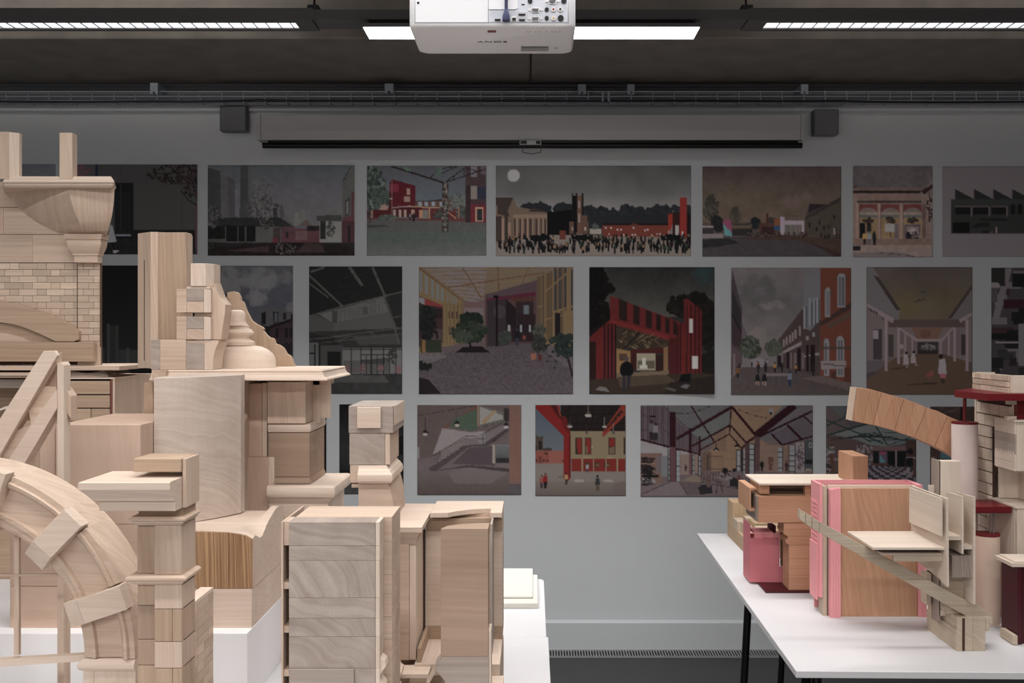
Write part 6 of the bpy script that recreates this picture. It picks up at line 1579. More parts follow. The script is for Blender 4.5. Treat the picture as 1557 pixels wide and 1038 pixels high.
for x in (712, 800, 865): p.rect(x, 480, x+16, 530, (130, 134, 140))
p.ell(650, 380, 46, 50, (62, 54, 58)).rect(622, 265, 638, 655, (20, 12, 16)).rect(606, 262, 642, 280, (20, 12, 16))
p.poly([(920, 150), (1190, 50), (1190, 700), (920, 620)], (110, 90, 64))
for x, w in ((930, 14), (955, 16), (990, 20), (1020, 12), (1060, 14), (1095, 12)): p.rect(x, 120-(x-930)*.4, x+w, 600, (92, 72, 50)).rect(x+w, 120-(x-930)*.4, x+w+6, 600, (66, 60, 58))
for x in (1050, 1085, 1125, 1175): p.rect(x, 60, x+16, 370, (58, 56, 58))
for a in ((985, 235, 1190, 60, 10), (1040, 385, 1190, 340, 12), (980, 440, 1190, 390, 10), (930, 350, 970, 335, 8)): p.line(*a[:4], a[4], (118, 94, 64))
p.rect(1058, 390, 1098, 600, (30, 24, 28)).rect(920, 150, 934, 500, (84, 66, 62))
p.poly([(230, 690), (540, 640), (920, 610), (1190, 780), (1190, 990), (50, 990), (50, 780)], (72, 64, 68)).poly([(50, 690), (240, 690), (260, 715), (140, 755), (50, 800)], (90, 84, 86)).poly([(1000, 680), (1190, 830), (1190, 700), (1020, 620)], (82, 74, 78)).cloud(2, 14, 660, 990).poly([(50, 860), (130, 880), (220, 980), (50, 990)], (30, 24, 28)).poly([(330, 680), (380, 640), (520, 635), (580, 680)], (26, 20, 22))
p.line(440, 640, 425, 580, 14, (20, 18, 18)).leaves(440, 440, 80, 50, [(32, 40, 34), (26, 32, 28)], 130, 14).leaves(430, 530, 130, 70, [(38, 46, 38), (30, 36, 32), (48, 56, 46)], 220, 13).leaves(380, 570, 70, 40, [(54, 62, 52)], 60, 10)
p.leaves(110, 400, 80, 60, [(34, 38, 34), (26, 28, 28)], 110, 12).leaves(110, 500, 70, 80, [(30, 34, 32), (24, 26, 26)], 110, 12).leaves(100, 780, 50, 26, [(26, 28, 26)], 50, 12)
for ang in (-2.9, -2.4, -1.9, -1.2, -.6, .3, 2.6, 2.1): 
    for k in range(7): t = k/6; p.ell(1130+math.cos(ang)*150*t, 590+math.sin(ang)*130*t+90*t*t, 26-15*t, 16-8*t, (36, 46, 42))
p.line(1130, 640, 1190, 860, 16, (30, 26, 28)).leaves(1140, 640, 80, 80, [(34, 44, 40), (28, 34, 34)], 110, 12)
p.leaves(940, 530, 45, 60, [(68, 70, 62), (50, 54, 46)], 80, 10).leaves(945, 620, 55, 60, [(34, 36, 34), (44, 46, 42)], 90, 10).poly([(880, 685), (920, 685), (915, 735), (885, 735)], (128, 78, 62)).poly([(932, 695), (962, 695), (958, 740), (936, 740)], (78, 34, 36)).leaves(690, 570, 45, 50, [(48, 52, 48), (56, 60, 56)], 70, 10)
p.person(780, 630, 130, (24, 22, 26), (44, 46, 66)).person(832, 610, 70, (120, 52, 52), (54, 44, 46)).person(665, 640, 60, (46, 58, 54), (46, 58, 54)).person(192, 580, 60, (36, 30, 32), (26, 24, 26))
p.hang('poster', 'print of a planted hall with timber roof frame and palms, centre of middle row', curl=(1, 0, .003))

p = Print(896, 406, 1086.5, 599, (885, 395, 4.828), (40, 40, 40))
p.grad(50, (38, 38, 38), 420, (72, 70, 66)).cloud(24, 7, 50, 420).leaves(920, 110, 90, 60, [(40, 62, 66)], 18, 40, .22)
p.leaves(790, 340, 170, 80, [(22, 20, 18), (28, 25, 22)], 170, 18).leaves(920, 480, 60, 180, [(22, 20, 19), (27, 24, 22)], 180, 20).leaves(850, 280, 60, 40, [(22, 20, 18)], 50, 16)
p.leaves(90, 200, 90, 150, [(16, 14, 14), (20, 18, 17)], 190, 22).leaves(120, 430, 100, 120, [(16, 14, 14), (22, 18, 17)], 190, 22).rect(52, 50, 160, 300, (15, 14, 14)).leaves(200, 210, 30, 30, [(18, 16, 16)], 30, 14)
p.poly([(205, 262), (745, 470), (745, 290), (780, 290), (880, 370), (880, 830), (640, 840), (640, 575), (250, 470), (250, 870), (55, 885), (55, 570), (205, 440)], (88, 28, 28)).poly([(205, 262), (700, 450), (700, 575), (640, 570), (205, 440)], (88, 30, 30))
for a, b in ((270, 330), (380, 425), (470, 512), (545, 582), (612, 642), (672, 698)): p.poly([(a, 285+(a-270)*.4), (b, 305+(b-330)*.42+4), (b, 455+(b-330)*.28), (a, 435+(a-270)*.28)], (36, 24, 23))
p.poly([(205, 432), (640, 560), (640, 590), (250, 480), (205, 455)], (104, 34, 34))
for x in (75, 160, 185, 212, 240): p.rect(x, 470 if x > 100 else 600, x+14, 875, (34, 20, 22))
for x in (695, 718, 765, 795, 825, 852): p.rect(x, 330 if x > 740 else 470, x+12, 830, (50, 22, 24))
p.poly([(55, 600), (105, 600), (105, 880), (55, 885)], (36, 20, 21)).rect(788, 435, 815, 535, (168, 156, 150)).rect(808, 705, 852, 802, (166, 156, 152)).rect(745, 290, 770, 700, (84, 28, 30)).rect(640, 575, 700, 840, (66, 24, 25))
p.poly([(250, 480), (640, 590), (625, 650), (400, 650), (255, 655)], (52, 42, 34))
for i in range(46): xx0 = 260+rng.random()*340; yy0 = 500+(xx0-260)*.28+rng.random()*110; p.line(xx0, yy0, xx0+34, yy0+(-26 if i % 2 else 22), 4, [(126, 108, 78), (34, 28, 26), (104, 86, 62)][i % 3])
p.line(310, 650, 420, 540, 10, (24, 20, 20)).poly([(255, 650), (355, 672), (355, 830), (255, 830)], (122, 92, 60)).rect(275, 690, 330, 740, (70, 52, 44)).poly([(355, 660), (640, 640), (640, 690), (355, 690)], (62, 26, 26)).rect(400, 685, 540, 810, (130, 122, 104)).rect(410, 740, 535, 800, (80, 72, 60)).rect(445, 720, 470, 770, (170, 164, 150)).rect(420, 770, 480, 800, (160, 156, 144)).rect(355, 680, 400, 810, (54, 24, 24)).rect(540, 690, 548, 825, (50, 20, 22)).rect(548, 700, 600, 815, (40, 26, 24)).rect(600, 640, 632, 830, (110, 82, 56))
p.poly([(55, 880), (250, 870), (640, 838), (970, 830), (970, 985), (55, 985)], (48, 38, 32)).poly([(255, 830), (640, 812), (640, 840), (255, 872)], (98, 82, 66)).poly([(260, 860), (620, 842), (700, 900), (280, 940)], (66, 54, 44)).poly([(650, 900), (970, 850), (970, 985), (600, 985)], (34, 28, 26))
p.poly([(285, 770), (330, 735), (370, 770), (380, 830), (355, 860), (290, 850), (280, 820)], (16, 15, 17)).ell(328, 728, 17, 20, (70, 60, 58)).poly([(298, 850), (322, 850), (320, 965), (300, 968)], (38, 36, 46)).poly([(328, 850), (356, 850), (352, 950), (334, 952)], (36, 34, 44)).poly([(100, 955), (130, 930), (175, 935), (205, 972)], (94, 90, 88)).poly([(720, 935), (760, 912), (795, 918), (770, 948)], (84, 82, 86)).poly([(600, 945), (640, 935), (700, 955), (680, 968)], (70, 62, 58)).poly([(710, 895), (730, 838), (800, 832), (800, 870), (790, 900)], (16, 14, 15))
p.poly([(875, 700), (970, 660), (970, 840), (880, 830)], (26, 23, 22)).cloud(5, 3)
p.hang('poster', 'night print of a red ribbed building with a man in black standing before it', curl=(1, 1, .02))

p = Print(1111.5, 407, 1294, 600.5, (1100, 395, 4.829), (92, 86, 88))
p.grad(60, (96, 90, 92), 300, (84, 80, 82)).grad(300, (84, 80, 82), 620, (96, 90, 90)).cloud(16, 10, 60, 560).leaves(260, 230, 120, 110, [(74, 72, 74)], 90, 26, .25).leaves(360, 330, 80, 30, [(106, 98, 98)], 24, 22, .3)
p.poly([(65, 70), (135, 350), (135, 770), (55, 860)], (58, 50, 54)).poly([(65, 220), (130, 380), (132, 560), (65, 520)], (40, 37, 40)).poly([(65, 420), (130, 520), (130, 650), (65, 620)], (50, 38, 42)).poly([(60, 620), (130, 690), (130, 800), (60, 850)], (72, 58, 62)).poly([(135, 450), (172, 540), (170, 600), (135, 600)], (80, 72, 76))
p.line(65, 400, 132, 530, 8, (24, 22, 24)).rect(75, 690, 90, 840, (96, 86, 88))
p.poly([(175, 555), (245, 485), (310, 545), (315, 640), (175, 640)], (104, 94, 94)).rect(280, 500, 310, 640, (98, 92, 92))
p.poly([(395, 600), (585, 355), (710, 330), (710, 860), (395, 780)], (62, 50, 50)).poly([(585, 350), (600, 120), (712, 60), (712, 440), (640, 520), (590, 500)], (92, 92, 96))
for x in (590, 628, 658, 684): p.rect(x, 280 if x > 600 else 350, x+14, 510-(x-590)*.5, (112, 114, 120)).rect(x+16, 340-(x-590)*.6, x+24, 500-(x-590)*.3, (50, 50, 56))
for i, x in enumerate((440, 462, 482, 502, 525, 552)): p.rect(x, 585-(x-440)*.85, x+10+i, 640-(x-440)*.72, (116, 104, 106))
p.poly([(395, 695), (575, 598), (575, 625), (395, 712)], (116, 104, 106)).poly([(590, 705), (705, 680), (705, 700), (590, 718)], (112, 104, 106))
for x, w in ((398, 26), (465, 18), (545, 26), (608, 18), (640, 34)): p.rect(x, 700-(x-398)*.35 if x < 600 else 625, x+w, 820, (30, 20, 25))
for x in (425, 490, 520, 575): p.rect(x, 680, x+18, 800, (90, 76, 78))
p.rect(605, 560, 625, 590, (110, 106, 110)).rect(655, 530, 672, 565, (110, 106, 110))
p.poly([(712, 60), (940, 60), (940, 905), (712, 855)], (92, 50, 38)).poly([(712, 455), (940, 310), (940, 360), (712, 490)], (56, 40, 38)).poly([(760, 480), (935, 375), (935, 425), (760, 510)], (74, 58, 52))
def arched(x0, x1, y0, y1, sl):
    p.ell((x0+x1)/2, y0+8, (x1-x0)/2+9, 40, (62, 54, 50)); p.rect(x0, y0, x1, y1, (112, 108, 112)); p.ell((x0+x1)/2, y0, (x1-x0)/2, 32, (112, 108, 112))
    p.rect(x0+9, y0, (x0+x1)/2-4, y1-12, (74, 74, 80)); p.rect((x0+x1)/2+4, y0, x1-9, y1-12, (74, 74, 80))
arched(838, 898, 130, 350, 0); arched(748, 788, 235, 420, 0); arched(832, 885, 590, 860, 0); arched(740, 778, 610, 850, 0)
p.rect(712, 640, 940, 660, (58, 50, 48), .7).poly([(715, 745), (900, 738), (905, 800), (720, 806)], (116, 106, 108)).line(735, 775, 905, 778, 5, (40, 36, 38)).line(735, 765, 815, 765, 5, (44, 40, 42)).poly([(790, 830), (830, 820), (830, 880), (790, 880)], (64, 40, 36)).rect(885, 790, 940, 905, (74, 42, 32))
p.leaves(200, 645, 70, 80, [(56, 62, 54), (70, 74, 66), (44, 48, 42)], 170, 12).leaves(370, 650, 62, 55, [(56, 60, 52), (66, 70, 62)], 130, 11)
p.poly([(55, 870), (135, 790), (400, 780), (710, 855), (940, 905), (940, 992), (55, 992)], (66, 58, 58)).poly([(310, 835), (480, 830), (480, 855), (310, 855)], (96, 86, 88)).poly([(580, 870), (720, 850), (940, 905), (940, 960)], (82, 70, 68)).cloud(4, 5, 860, 992)
p.poly([(200, 740), (250, 715), (310, 735), (310, 790), (200, 790)], (104, 98, 102))
for x, y, h, c in ((258, 830, 80, (30, 26, 28)), (310, 825, 82, (28, 26, 28)), (378, 825, 76, (136, 92, 44)), (432, 828, 72, (26, 22, 26)), (535, 830, 68, (120, 88, 50)), (320, 770, 40, (130, 112, 112)), (660, 850, 90, (36, 28, 34)), (250, 795, 52, (116, 78, 52)), (105, 865, 84, (96, 62, 36)), (118, 795, 44, (40, 30, 30)), (210, 785, 40, (30, 28, 30)), (405, 800, 44, (34, 30, 32))): p.person(x, y, h, c, (28, 25, 28))
for x in (252, 302): p.poly([(x-10, 842), (x+10, 842), (x+20, 890), (x-20, 890)], (22, 22, 26)); p.line(x-8, 890, x-12, 920, 6, (134, 110, 98)); p.line(x+8, 890, x+6, 922, 6, (134, 110, 98))
p.person(488, 930, 120, (84, 92, 104), (34, 42, 66)).line(390, 860, 386, 930, 6, (50, 48, 52)).line(395, 860, 470, 855, 5, (60, 56, 60))
p.hang('poster', 'print of a busy street lined with brick buildings, orange arched facade on its right')

p = Print(1317.5, 406, 1478.5, 600, (1310, 395, 4.826), (70, 60, 58))
p.grad(50, (70, 62, 60), 300, (78, 70, 56)).grad(300, (80, 72, 56), 440, (84, 72, 60)).cloud(30, 6, 50, 440).leaves(320, 320, 90, 90, [(86, 76, 52)], 24, 40, .2)
p.poly([(38, 60), (90, 60), (280, 370), (275, 440), (38, 320)], (88, 84, 86)).poly([(85, 110), (130, 130), (285, 365), (260, 375)], (54, 44, 44)).poly([(812, 180), (812, 390), (720, 450), (640, 430)], (84, 78, 80)).poly([(812, 180), (812, 215), (660, 430), (635, 430)], (56, 46, 46))
p.poly([(38, 320), (280, 440), (800, 440), (812, 390), (812, 750), (38, 750)], (92, 82, 82)).rect(200, 438, 760, 495, (70, 58, 56)).poly([(38, 318), (245, 435), (225, 465), (38, 345)], (114, 100, 108)).poly([(715, 440), (812, 385), (812, 410), (725, 465)], (112, 100, 106))
p.poly([(270, 500), (300, 500), (410, 585), (590, 585), (680, 500), (720, 500), (720, 700), (270, 700)], (88, 76, 76)).poly([(370, 500), (600, 500), (560, 585), (410, 585)], (96, 70, 58)).ell(470, 545, 40, 34, (86, 58, 52)).poly([(290, 500), (410, 580), (590, 580), (660, 500), (680, 500), (595, 600), (400, 600), (270, 505)], (114, 100, 104)).rect(410, 600, 560, 690, (46, 42, 44)).leaves(490, 640, 55, 20, [(92, 86, 86)], 26, 8).rect(410, 665, 560, 690, (40, 34, 34))
p.poly([(38, 890), (240, 720), (400, 690), (600, 690), (760, 740), (812, 830), (812, 990), (38, 990)], (74, 58, 48)).poly([(38, 740), (160, 740), (240, 705), (150, 790), (38, 880)], (76, 68, 72)).poly([(38, 830), (130, 815), (38, 880)], (60, 52, 58))
p.rect(88, 510, 150, 730, (54, 46, 50)).rect(88, 520, 124, 580, (120, 110, 118)).rect(195, 550, 235, 710, (58, 50, 50)).rect(730, 545, 765, 700, (50, 42, 44))
for x, y0, y1, w in ((168, 440, 815, 25), (266, 500, 765, 16), (316, 530, 720, 14), (370, 585, 690, 10), (575, 590, 690, 12), (634, 540, 705, 14), (676, 500, 745, 18), (762, 440, 815, 24)): p.rect(x, y0, x+w, y1, (118, 102, 108))
for x, y in ((50, 360), (70, 372), (90, 382), (110, 392), (150, 430)): p.line(x, y-15, x+6, y+12, 6, (40, 32, 36))
for cx, cy in ((455, 237), (405, 305), (447, 293)): p.line(cx-22, cy-(6 if cx > 450 else -8), cx, cy+4, 6, (40, 36, 38)).line(cx, cy+4, cx+20, cy-(4 if cx > 450 else 14), 6, (40, 36, 38))
p.poly([(215, 800), (330, 785), (330, 795), (230, 804)], (52, 40, 36)).poly([(310, 915), (560, 900), (560, 910), (350, 920)], (50, 36, 32))
p.person(296, 690, 90, (118, 108, 112), (90, 70, 62)).poly([(310, 690), (340, 690), (350, 770), (305, 770)], (124, 114, 118)).ell(330, 684, 9, 10, (26, 22, 24)).poly([(365, 680), (390, 680), (405, 755), (360, 760)], (124, 114, 118)).ell(385, 676, 9, 10, (26, 22, 24)).line(340, 780, 325, 792, 8, (120, 112, 116)).line(395, 765, 408, 775, 8, (120, 112, 116))
p.poly([(570, 730), (615, 725), (628, 835), (562, 840)], (126, 118, 124)).ell(585, 708, 14, 16, (24, 20, 22)).poly([(575, 835), (622, 835), (618, 870), (582, 870)], (132, 74, 82)).line(590, 870, 592, 910, 10, (30, 26, 28)).line(606, 870, 606, 908, 10, (30, 26, 28)).poly([(490, 825), (530, 810), (528, 850), (500, 855)], (108, 58, 54)).line(500, 850, 492, 888, 6, (104, 56, 52)).line(522, 848, 524, 885, 6, (104, 56, 52)).poly([(470, 845), (500, 838), (500, 858), (475, 862)], (112, 56, 52))
p.hang('poster', 'print of a colonnaded arcade under a yellow-brown sky with three birds')

p = Print(1507.5, 407, 1690, 600, (1310, 395, 4.826), (52, 48, 52))
for i in range(130):
    x = 955+rng.random()*900; y = 70+rng.random()*880; w, h = 40+rng.random()*120, 24+rng.random()*70
    p.rect(x, y, x+w, y+h, [(26, 27, 29), (34, 35, 36), (70, 64, 68), (24, 24, 26), (48, 32, 36), (84, 78, 82), (38, 40, 40)][rng.integers(7)])
p.poly([(1055, 60), (1105, 60), (1010, 440), (960, 440)], (88, 82, 86)).poly([(950, 60), (1055, 60), (1055, 190), (960, 190)], (34, 33, 32)).ell(980, 190, 36, 26, (104, 98, 100)).rect(955, 205, 1000, 310, (62, 58, 62)).rect(1045, 290, 1192, 355, (42, 22, 28)).rect(1105, 100, 1300, 200, (20, 21, 24)).rect(985, 598, 1150, 612, (102, 96, 100)).rect(1150, 470, 1300, 780, (92, 88, 92)).poly([(950, 540), (1145, 535), (1145, 580), (950, 585)], (20, 21, 22)).poly([(1090, 720), (1140, 720), (1140, 780), (1080, 780)], (34, 28, 30))
p.hang('poster', 'dark patchwork print cut off by the right edge in the middle row')

# --- bottom row
p = Print(398, 615, 496, 750, (220, 550, 3.845), (13, 13, 14))
for y in (268, 290, 310): p.ell(1052, y, 4, 6, (120, 120, 120)); p.ell(1040, y+4, 3, 4, (70, 70, 70))
p.hang('poster', 'black print with small white dots showing beside the dado block edge')

p = Print(516, 614.5, 613.5, 750.5, (480, 580, 5.1875), (20, 20, 20))
p.grad(180, (18, 18, 19), 500, (40, 40, 41)).grad(500, (44, 44, 45), 700, (30, 30, 31)).grad(720, (20, 20, 20), 770, (40, 40, 40)).grad(770, (44, 44, 44), 890, (66, 66, 66)).rect(635, 430, 690, 580, (14, 14, 15))
for x in (650, 668, 684): p.line(x, 400, x, 580, 4, (40, 40, 40))
p.cloud(8, 6)
p.hang('poster', 'dark smoky print behind the blocky pedestal')

p = Print(634.5, 615.5, 792.5, 752, (480, 600, 4.718), (88, 76, 74))
p.grad(70, (88, 74, 74), 520, (98, 86, 88)).grad(520, (98, 88, 88), 715, (78, 68, 66)).poly([(735, 80), (1150, 80), (900, 250), (900, 430), (735, 470)], (86, 74, 72)).poly([(910, 240), (1110, 270), (1220, 260), (1200, 330), (1080, 310), (840, 430)], (128, 118, 120)).poly([(900, 400), (1080, 320), (1180, 350), (900, 470)], (108, 98, 98))
p.poly([(910, 235), (1160, 75), (1200, 75), (1170, 130), (930, 245)], (100, 66, 54)).poly([(1010, 165), (1160, 100), (1160, 250), (1110, 262), (950, 225)], (68, 82, 68)).poly([(1165, 75), (1390, 135), (1385, 200), (1165, 225)], (92, 90, 84)).poly([(1180, 85), (1345, 150), (1345, 175), (1180, 215)], (134, 130, 126)).poly([(1185, 195), (1280, 110), (1300, 120), (1215, 210)], (138, 116, 90)).rect(1158, 78, 1172, 226, (128, 102, 84)).poly([(1350, 100), (1388, 100), (1388, 200), (1350, 180)], (50, 44, 44))
p.poly([(1060, 330), (1170, 300), (1385, 200), (1385, 245), (1200, 360), (1080, 360)], (104, 94, 96)).poly([(810, 530), (1060, 365), (1200, 355), (1380, 235), (1385, 260), (1240, 365), (1100, 375), (870, 545), (830, 552)], (70, 60, 64)).poly([(1100, 380), (1285, 370), (1285, 510), (1090, 500), (980, 500)], (74, 64, 68)).poly([(830, 550), (1095, 505), (1390, 530), (1390, 555), (1100, 520)], (62, 54, 56))
for i in range(13): p.line(835+i*15, 505-i*9.5, 852+i*15, 505-i*9.5, 5, (118, 108, 108))
for i in range(11): p.line(1250+i*13, 340-i*10, 1290+i*10, 338-i*10, 6, (56, 48, 50))
for i in range(30): p.line(840+i*18, 452-i*5.4 if i < 14 else 376-(i-14)*6.5, 840+i*18, 505-i*10 if i < 14 else 365-(i-14)*3, 2, (62, 54, 56), .6)
p.line(830, 445, 1075, 300, 4, (52, 44, 46)).line(1075, 300, 1175, 295, 4, (52, 44, 46)).line(1175, 295, 1385, 175, 4, (52, 44, 46))
for i in range(16): p.line(1210+i*11, 215-i*2.4, 1210+i*11, 240-i*4, 4, (64, 60, 58))
p.rect(1168, 290, 1214, 350, (118, 112, 114))
for x in (1178, 1190, 1202): p.line(x, 292, x, 350, 3, (50, 46, 50))
p.line(1168, 318, 1214, 318, 3, (50, 46, 50)).rect(1272, 358, 1388, 494, (140, 128, 116)).rect(1290, 362, 1388, 490, (74, 76, 78)).rect(1292, 455, 1388, 490, (40, 40, 42)).grad(362, (96, 98, 100), 450, (76, 78, 80), 1292, 1386)
p.rect(1386, 75, 1475, 650, (112, 82, 72)).rect(1386, 640, 1475, 716, (76, 70, 74)).rect(728, 375, 746, 458, (122, 116, 114))
p.line(735, 150, 1170, 76, 3, (44, 36, 38))
for x, y, l in ((787, 275, 115), (1014, 210, 100), (1367, 222, 90)): p.line(x, y-l, x, y-15, 3, (40, 34, 36)).ell(x, y, 19, 22, (34, 28, 30)).ell(x, y+8, 17, 14, (150, 144, 144)).poly([(x-18, y), (x, y-26), (x+18, y)], (34, 28, 30))
p.cloud(6, 4).poly([(950, 560), (1100, 525), (1380, 560), (1250, 640), (1000, 640)], (112, 100, 102), .45)
p.hang('poster', 'mauve print of a bare interior with a long straight staircase')

p = Print(814, 615.5, 951.5, 753.5, (800, 600, 6.106), (104, 98, 92))
p.grad(95, (70, 80, 92), 640, (92, 98, 104), -10, 420).rect(320, 95, 922, 335, (34, 27, 26))
for y in (185, 275, 320): p.line(320, y, 922, y-4, 10, (24, 20, 20))
for x in (400, 490, 630, 720, 850): p.line(x, 95, x-20, 325, 8, (26, 21, 21))
for a in ((340, 190, 430, 100), (630, 280, 720, 180), (520, 300, 600, 190), (760, 180, 850, 95)): p.line(*a, 8, (25, 20, 20))
p.rect(410, 335, 922, 592, (120, 106, 82)).rect(420, 592, 922, 715, (112, 36, 30))
for x0, x1 in ((460, 522), (548, 608), (765, 826), (906, 922)): p.rect(x0, 400, x1, 555, (54, 38, 32)).rect(x0+9, 408, x1-6, 548, (118, 36, 32))
p.rect(552, 478, 572, 545, (104, 88, 66)).rect(768, 480, 820, 545, (104, 84, 66)).rect(770, 480, 806, 490, (40, 30, 30)).rect(468, 490, 482, 545, (54, 38, 36)).rect(612, 470, 626, 500, (136, 122, 96))
for x in (548, 638, 728): p.rect(x, 630, x+46, 680, (58, 40, 34)).rect(x+8, 640, x+40, 672, (96, 72, 50))
for x in (515, 622, 735, 842): p.rect(x, 592, x+13, 745, (124, 110, 88))
p.rect(88, 520, 352, 640, (124, 66, 56)).rect(215, 520, 352, 640, (130, 76, 66)).rect(96, 390, 158, 515, (72, 58, 48)).rect(120, 430, 146, 510, (34, 30, 30)).rect(100, 380, 108, 400, (44, 38, 36)).rect(150, 382, 158, 400, (44, 38, 36)).rect(158, 496, 240, 520, (62, 50, 46)).rect(195, 488, 206, 520, (54, 44, 40)).rect(86, 475, 100, 520, (58, 46, 44))
for x, y in ((170, 540), (186, 540), (158, 602), (190, 602), (340, 605), (88, 602)): p.rect(x, y, x+16, y+18, (44, 32, 32))
p.rect(118, 575, 146, 638, (100, 50, 46))
p.poly([(85, 640), (352, 640), (420, 712), (922, 718), (922, 940), (82, 930)], (112, 104, 98)).grad(800, (108, 98, 90), 942, (88, 80, 74)).poly([(820, 830), (922, 800), (922, 940), (800, 940)], (92, 78, 76), .6)
p.poly([(90, 95), (310, 95), (325, 200), (372, 205), (412, 350), (416, 770), (400, 795), (350, 785), (350, 385), (92, 130)], (116, 28, 26)).poly([(225, 95), (290, 95), (350, 230), (345, 260), (270, 165)], (66, 22, 22)).poly([(372, 205), (412, 350), (412, 380), (345, 300), (325, 205)], (92, 24, 24)).rect(398, 385, 416, 770, (84, 24, 22)).line(290, 95, 322, 200, 10, (132, 52, 40))
p.poly([(880, 105), (920, 105), (920, 190), (720, 392), (708, 385), (712, 345)], (128, 44, 34)).poly([(880, 140), (905, 165), (735, 340), (728, 335)], (40, 30, 28))
for i in range(5): x = 745+i*34; y = 330-i*34; p.line(x, y-26, x+8, y+20, 7, (128, 44, 34)); p.line(x-4, y+18, x+30, y-30, 6, (128, 44, 34))
for x, y, r in ((578, 195, 32), (407, 298, 24), (730, 300, 23), (564, 356, 16), (812, 358, 16)): p.line(x, 95 if y < 250 else y-90, x, y-20, 4, (104, 100, 98)).poly([(x-r, y-6), (x-6, y-38*r/32), (x+6, y-38*r/32), (x+r, y-6)], (74, 68, 68)).ell(x, y, r, r*.42, (152, 144, 138) if y < 330 else (60, 58, 70))
p.poly([(445, 790), (530, 786), (545, 810), (448, 812)], (136, 130, 122)).poly([(705, 790), (790, 788), (820, 812), (730, 812)], (134, 128, 120)).rect(530, 578, 600, 586, (140, 126, 100)).rect(755, 580, 800, 588, (140, 126, 100))
p.person(145, 870, 130, (128, 70, 62), (58, 46, 56), (50, 34, 32)).person(180, 870, 145, (122, 30, 30), (30, 24, 28), (70, 48, 44)).person(375, 835, 118, (150, 112, 76), (50, 40, 40)).person(664, 895, 150, (42, 44, 46), (78, 66, 52), (26, 22, 22)).person(568, 725, 92, (138, 130, 132), (64, 58, 76), (50, 40, 40)).leaves(325, 770, 18, 18, [(80, 70, 62)], 6, 9, .4)
p.hang('poster', 'print with a bold red portal frame and figures walking in a yellow hall')

p = Print(974, 616, 1236, 755, (965, 605, 5.463), (92, 80, 80))
p.poly([(50, 65), (1475, 55), (1475, 340), (50, 420)], (86, 84, 86)).poly([(650, 160), (800, 70), (1230, 65), (1000, 320), (1180, 420), (1180, 610), (560, 610), (560, 470), (650, 420)], (122, 96, 76)).rect(650, 150, 760, 440, (108, 86, 72)).rect(1050, 390, 1480, 620, (116, 94, 84)).poly([(560, 460), (640, 440), (640, 610), (560, 610)], (92, 72, 62))
for i in range(22): p.line(660, 170+i*20, 1180, 170+i*20, 2, (104, 80, 64), .5)
p.poly([(345, 330), (540, 215), (800, 100), (800, 215), (560, 340), (480, 400)], (90, 92, 92)).poly([(1020, 330), (1400, 60), (1475, 55), (1475, 320), (1230, 395), (1135, 300)], (92, 86, 92)).poly([(1290, 225), (1400, 150), (1475, 215), (1475, 320), (1390, 340)], (84, 76, 82)).poly([(1150, 290), (1275, 235), (1370, 340), (1225, 385)], (80, 72, 80))
p.poly([(50, 65), (240, 65), (295, 110), (295, 410), (50, 345)], (84, 74, 80))
for i in range(18): p.line(60+i*13, 70, 60+i*13, 350+i*3.4, 3, (54, 40, 46))
for a in ((50, 120, 290, 300, 5), (50, 270, 290, 190, 5), (240, 66, 450, 260, 6), (50, 270, 520, 275, 4)): p.line(*a[:4], a[4], (66, 42, 50))
for i in range(20): p.line(345+i*10, 180+i*8, 345+i*10, 430+i*2, 2, (62, 46, 54))
p.poly([(345, 190), (540, 340), (540, 470), (345, 430)], (76, 60, 68), .6).poly([(50, 355), (275, 410), (480, 450), (540, 480), (540, 520), (50, 460)], (128, 122, 124)).rect(50, 455, 230, 720, (104, 78, 70)).rect(180, 480, 290, 620, (96, 84, 86)).rect(380, 470, 560, 640, (118, 100, 92)).rect(225, 480, 272, 650, (100, 100, 104))
for y in (515, 540, 575, 600, 635): p.rect(55, y, 180-(y-515)*.2, y+8, (124, 104, 96)); p.leaves(110, y-10, 60, 6, [(30, 26, 28), (52, 40, 40)], 24, 9)
p.rect(60, 640, 200, 660, (26, 22, 24)).leaves(110, 690, 60, 26, [(116, 110, 112), (34, 30, 32), (70, 62, 64)], 50, 12).leaves(110, 600, 40, 34, [(30, 26, 30)], 26, 12).rect(60, 715, 160, 730, (34, 30, 32))
p.poly([(50, 740), (300, 690), (560, 615), (1000, 610), (1480, 630), (1480, 800), (60, 812)], (96, 82, 84)).poly([(390, 690), (500, 640), (560, 650), (560, 700)], (112, 98, 84)).poly([(380, 700), (560, 700), (560, 800), (440, 808)], (84, 72, 74)).poly([(60, 812), (300, 700), (380, 700), (430, 808)], (102, 90, 92))
for a in ((60, 800, 300, 695), (375, 700, 440, 805), (560, 700, 960, 770), (850, 735, 1000, 745), (500, 630, 600, 680)): p.line(*a, 5, (48, 38, 42))
def glaz(x0, x1, y0, y1):
    p.rect(x0, y0, x1, y1, (122, 122, 124)); p.rect(x0, y0, x0+5, y1, (34, 32, 34)); p.rect(x1-5, y0, x1, y1, (34, 32, 34))
    y = y0
    while y < y1: p.rect(x0, y, x1, y+5, (34, 32, 34)); y += 44
for g4 in ((275, 298, 420, 700), (345, 382, 430, 690), (478, 500, 470, 640), (530, 558, 475, 640), (845, 885, 430, 610), (900, 925, 420, 640), (950, 1000, 380, 690), (1190, 1235, 405, 610), (1280, 1335, 390, 620), (1415, 1478, 360, 600)): glaz(*g4)
